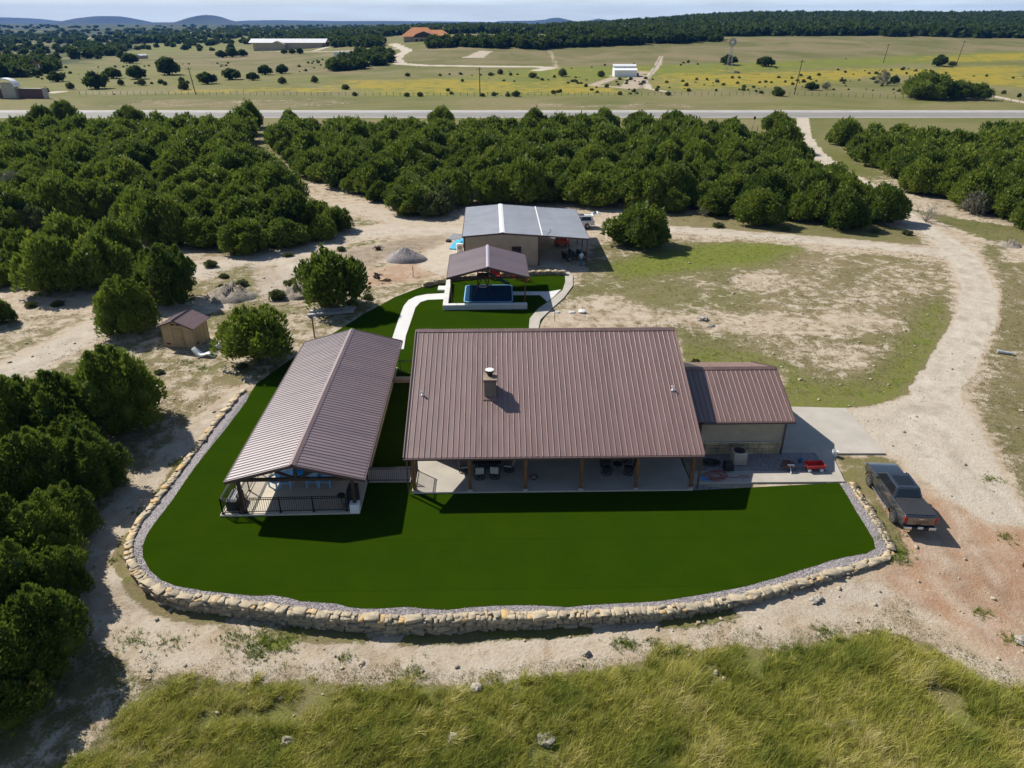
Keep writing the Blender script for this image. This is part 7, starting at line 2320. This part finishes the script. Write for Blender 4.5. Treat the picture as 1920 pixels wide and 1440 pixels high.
for i, (mt, z0, z1) in enumerate((('navy', 7.0, 8.8), ('red', 4.8, 7.0), ('white_metal', 3.9, 5.6))):
    mb = MB(); k = 9
    vs = [(.15 + 1.3 * j / (k - 1) * (1 if i < 2 else .8) + (.9 if i == 2 else 0), .18 * math.sin(j * 1.3), (z0 if e == 0 else z1) - .55 * j / (k - 1)) for j in range(k) for e in (0, 1)]
    vs += [(x, y + .04, z) for x, y, z in vs]
    fs = [(2 * j, 2 * j + 2, 2 * j + 3, 2 * j + 1) for j in range(k - 1)] + [(2 * k + 2 * j + 1, 2 * k + 2 * j + 3, 2 * k + 2 * j + 2, 2 * k + 2 * j) for j in range(k - 1)]
    mb.add(vs, fs).build('cloth', M[mt], t, True, fix=False)

q_ = P(1366, 136)
t = thing('windmill', q_, 0, 'lattice windmill with round fan in the yellow field', 'windmill')
mb = MB()
for sx in (-1, 1):
    for sy in (-1, 1): mb.bar((sx * 1.5, sy * 1.5, 0), (sx * .2, sy * .2, 13.5), .14, .14)
for k in range(6):
    z0, z1 = 13.5 * k / 6, 13.5 * (k + 1) / 6
    w0, w1 = 1.5 - 1.3 * k / 6, 1.5 - 1.3 * (k + 1) / 6
    for sx, sy, tx_, ty_ in ((-1, -1, 1, -1), (1, -1, 1, 1), (1, 1, -1, 1), (-1, 1, -1, -1)):
        mb.bar((sx * w0, sy * w0, z0), (tx_ * w1, ty_ * w1, z1), .07, .07)
mb.build('tower', M['grey'], t)
mb = MB()
for k in range(18):
    a = 2 * PI * k / 18; d_ = Vector((math.cos(a), 0, math.sin(a)))
    p1 = Vector((0, -.6, 14)) + d_ * .6; p2 = Vector((0, -.6, 14)) + d_ * 2.0
    s_ = Vector((-math.sin(a), .45, math.cos(a)))
    mb.add([p1 - s_ * .09, p1 + s_ * .09, p2 + s_ * .27, p2 - s_ * .27, p1 - s_ * .09 + Vector((0, .02, 0)), p1 + s_ * .09 + Vector((0, .02, 0)), p2 + s_ * .27 + Vector((0, .02, 0)), p2 - s_ * .27 + Vector((0, .02, 0))],
           [(0, 1, 2, 3), (7, 6, 5, 4), (0, 4, 5, 1), (1, 5, 6, 2), (2, 6, 7, 3), (3, 7, 4, 0)])
mb.build('fan', M['grey'], t)
MB().bar((0, -.5, 14), (.8, 1.6, 14), .08, .1).box((1.2, 2.4, 14), (.9, 1.3, 1.0), .5).build('tail_vane', M['grey'], t)
MB().lathe([(1.7, 0), (1.7, .8), (1.6, .8), (1.6, .2)], 20, (3.6, -1, 0)).build('stock_tank', M['conc'], t)

for px, py, ptop, lean, lab in [(900, 181, 126, 0, 'upright utility pole in the yellow field in front of the U shaped track'), (367, 177, 126, -.9, 'utility pole leaning left in the left pasture'), (1489, 178, 112, .9, 'utility pole leaning right beside the small verge juniper'),
                                (1656, 118, 82, .9, 'leaning utility pole in the far field above the grey leafless shrub'), (1794, 118, 76, 1.3, 'leaning utility pole furthest right in the far field')]:
    q_ = P(px, py)
    lo_, hi_ = 0, 40
    for _ in range(40):
        m_ = (lo_ + hi_) / 2
        d_ = Vector((q_.x, q_.y, q_.z + m_ - CAM_H)); zc = d_.y * ct - d_.z * st; yd = -d_.y * st - d_.z * ct
        if 720 + FOC * yd / zc > ptop: lo_ = m_
        else: hi_ = m_
    t = thing('utility_pole', q_, 0, lab, 'utility pole', 'utility poles across the highway')
    MB().tube([(0, 0, -.3), (lean, 0, lo_)], [.20, .13], 8).build('pole', M['dark_wood'], t)
    MB().bar((lean - 1.1, 0, lo_ - .7), (lean + 1.1, 0, lo_ - .6), .12, .14).build('cross_arm', M['dark_wood'], t)
    mb = MB()
    for x in (-1, -.4, .4, 1): mb.lathe([(.05, lo_ - .6), (.06, lo_ - .4), (.03, lo_ - .35)], 6, (lean + x, 0, 0))
    mb.build('insulator', M['grey'], t)

q_ = P(1413, 236)
t = thing('road_sign', q_, R(8), 'small road sign on a thin post beside the highway', 'sign')
MB().tube([(0, 0, -.1), (0, 0, 2.3)], .05, 8).build('post', M['grey'], t)
MB().box((0, -.06, 2.0), (.62, .03, .75)).build('plate', M['dark'], t)


def wire_fence(pts, n_, label, h=1.35):
    c0_ = Vector((*pts[0][:2], float(ground(*pts[0][:2]))))
    t = thing('wire_fence', c0_, 0, label, 'fence')
    rs, _ = resample(pts, 0.5)
    idx = np.linspace(0, len(rs) - 1, n_).astype(int); top = []
    for i in idx:
        x, y = rs[i][0]; z = float(ground(x, y))
        q_ = Vector((x, y, z)) - c0_; top.append(q_)
        MB().tube([q_ + Vector((0, 0, -.1)), q_ + Vector((0, 0, h))], .07, 5).build('post', M['dark_wood'], t)
    mb = MB()
    for zz in (.35, .75, 1.15): mb.tube([q_ + Vector((0, 0, zz)) for q_ in top], .012, 3, False)
    mb.build('wire', M['grey'], t)


wire_fence([P(150, 178), P(420, 178), P(700, 180)], 44, 'wire fence along the far verge below the left oaks')
wire_fence([P(700, 180), P(960, 180), P(1240, 179)], 44, 'wire fence along the far verge below the yellow field, left of the barn track')
wire_fence([P(1240, 179), P(1500, 179), P(1700, 186), P(1930, 194)], 50, 'wire fence along the far verge in front of the big evergreen clump')
wire_fence([P(1196, 172), P(1215, 150), P(1240, 107)], 26, 'wire fence running away from the highway beside the white barn')
wire_fence([P(1000, 252), P(1200, 250), P(1420, 246)], 40, 'wire fence on the near side of the highway behind the wood')

# prototypes that no tree used
for k in (near_t, mid_t, far_o, open_t, scrub_t, grey_t):
    for t in k:
        if t.first: bpy.data.objects.remove(t.c); bpy.data.objects.remove(t.t)
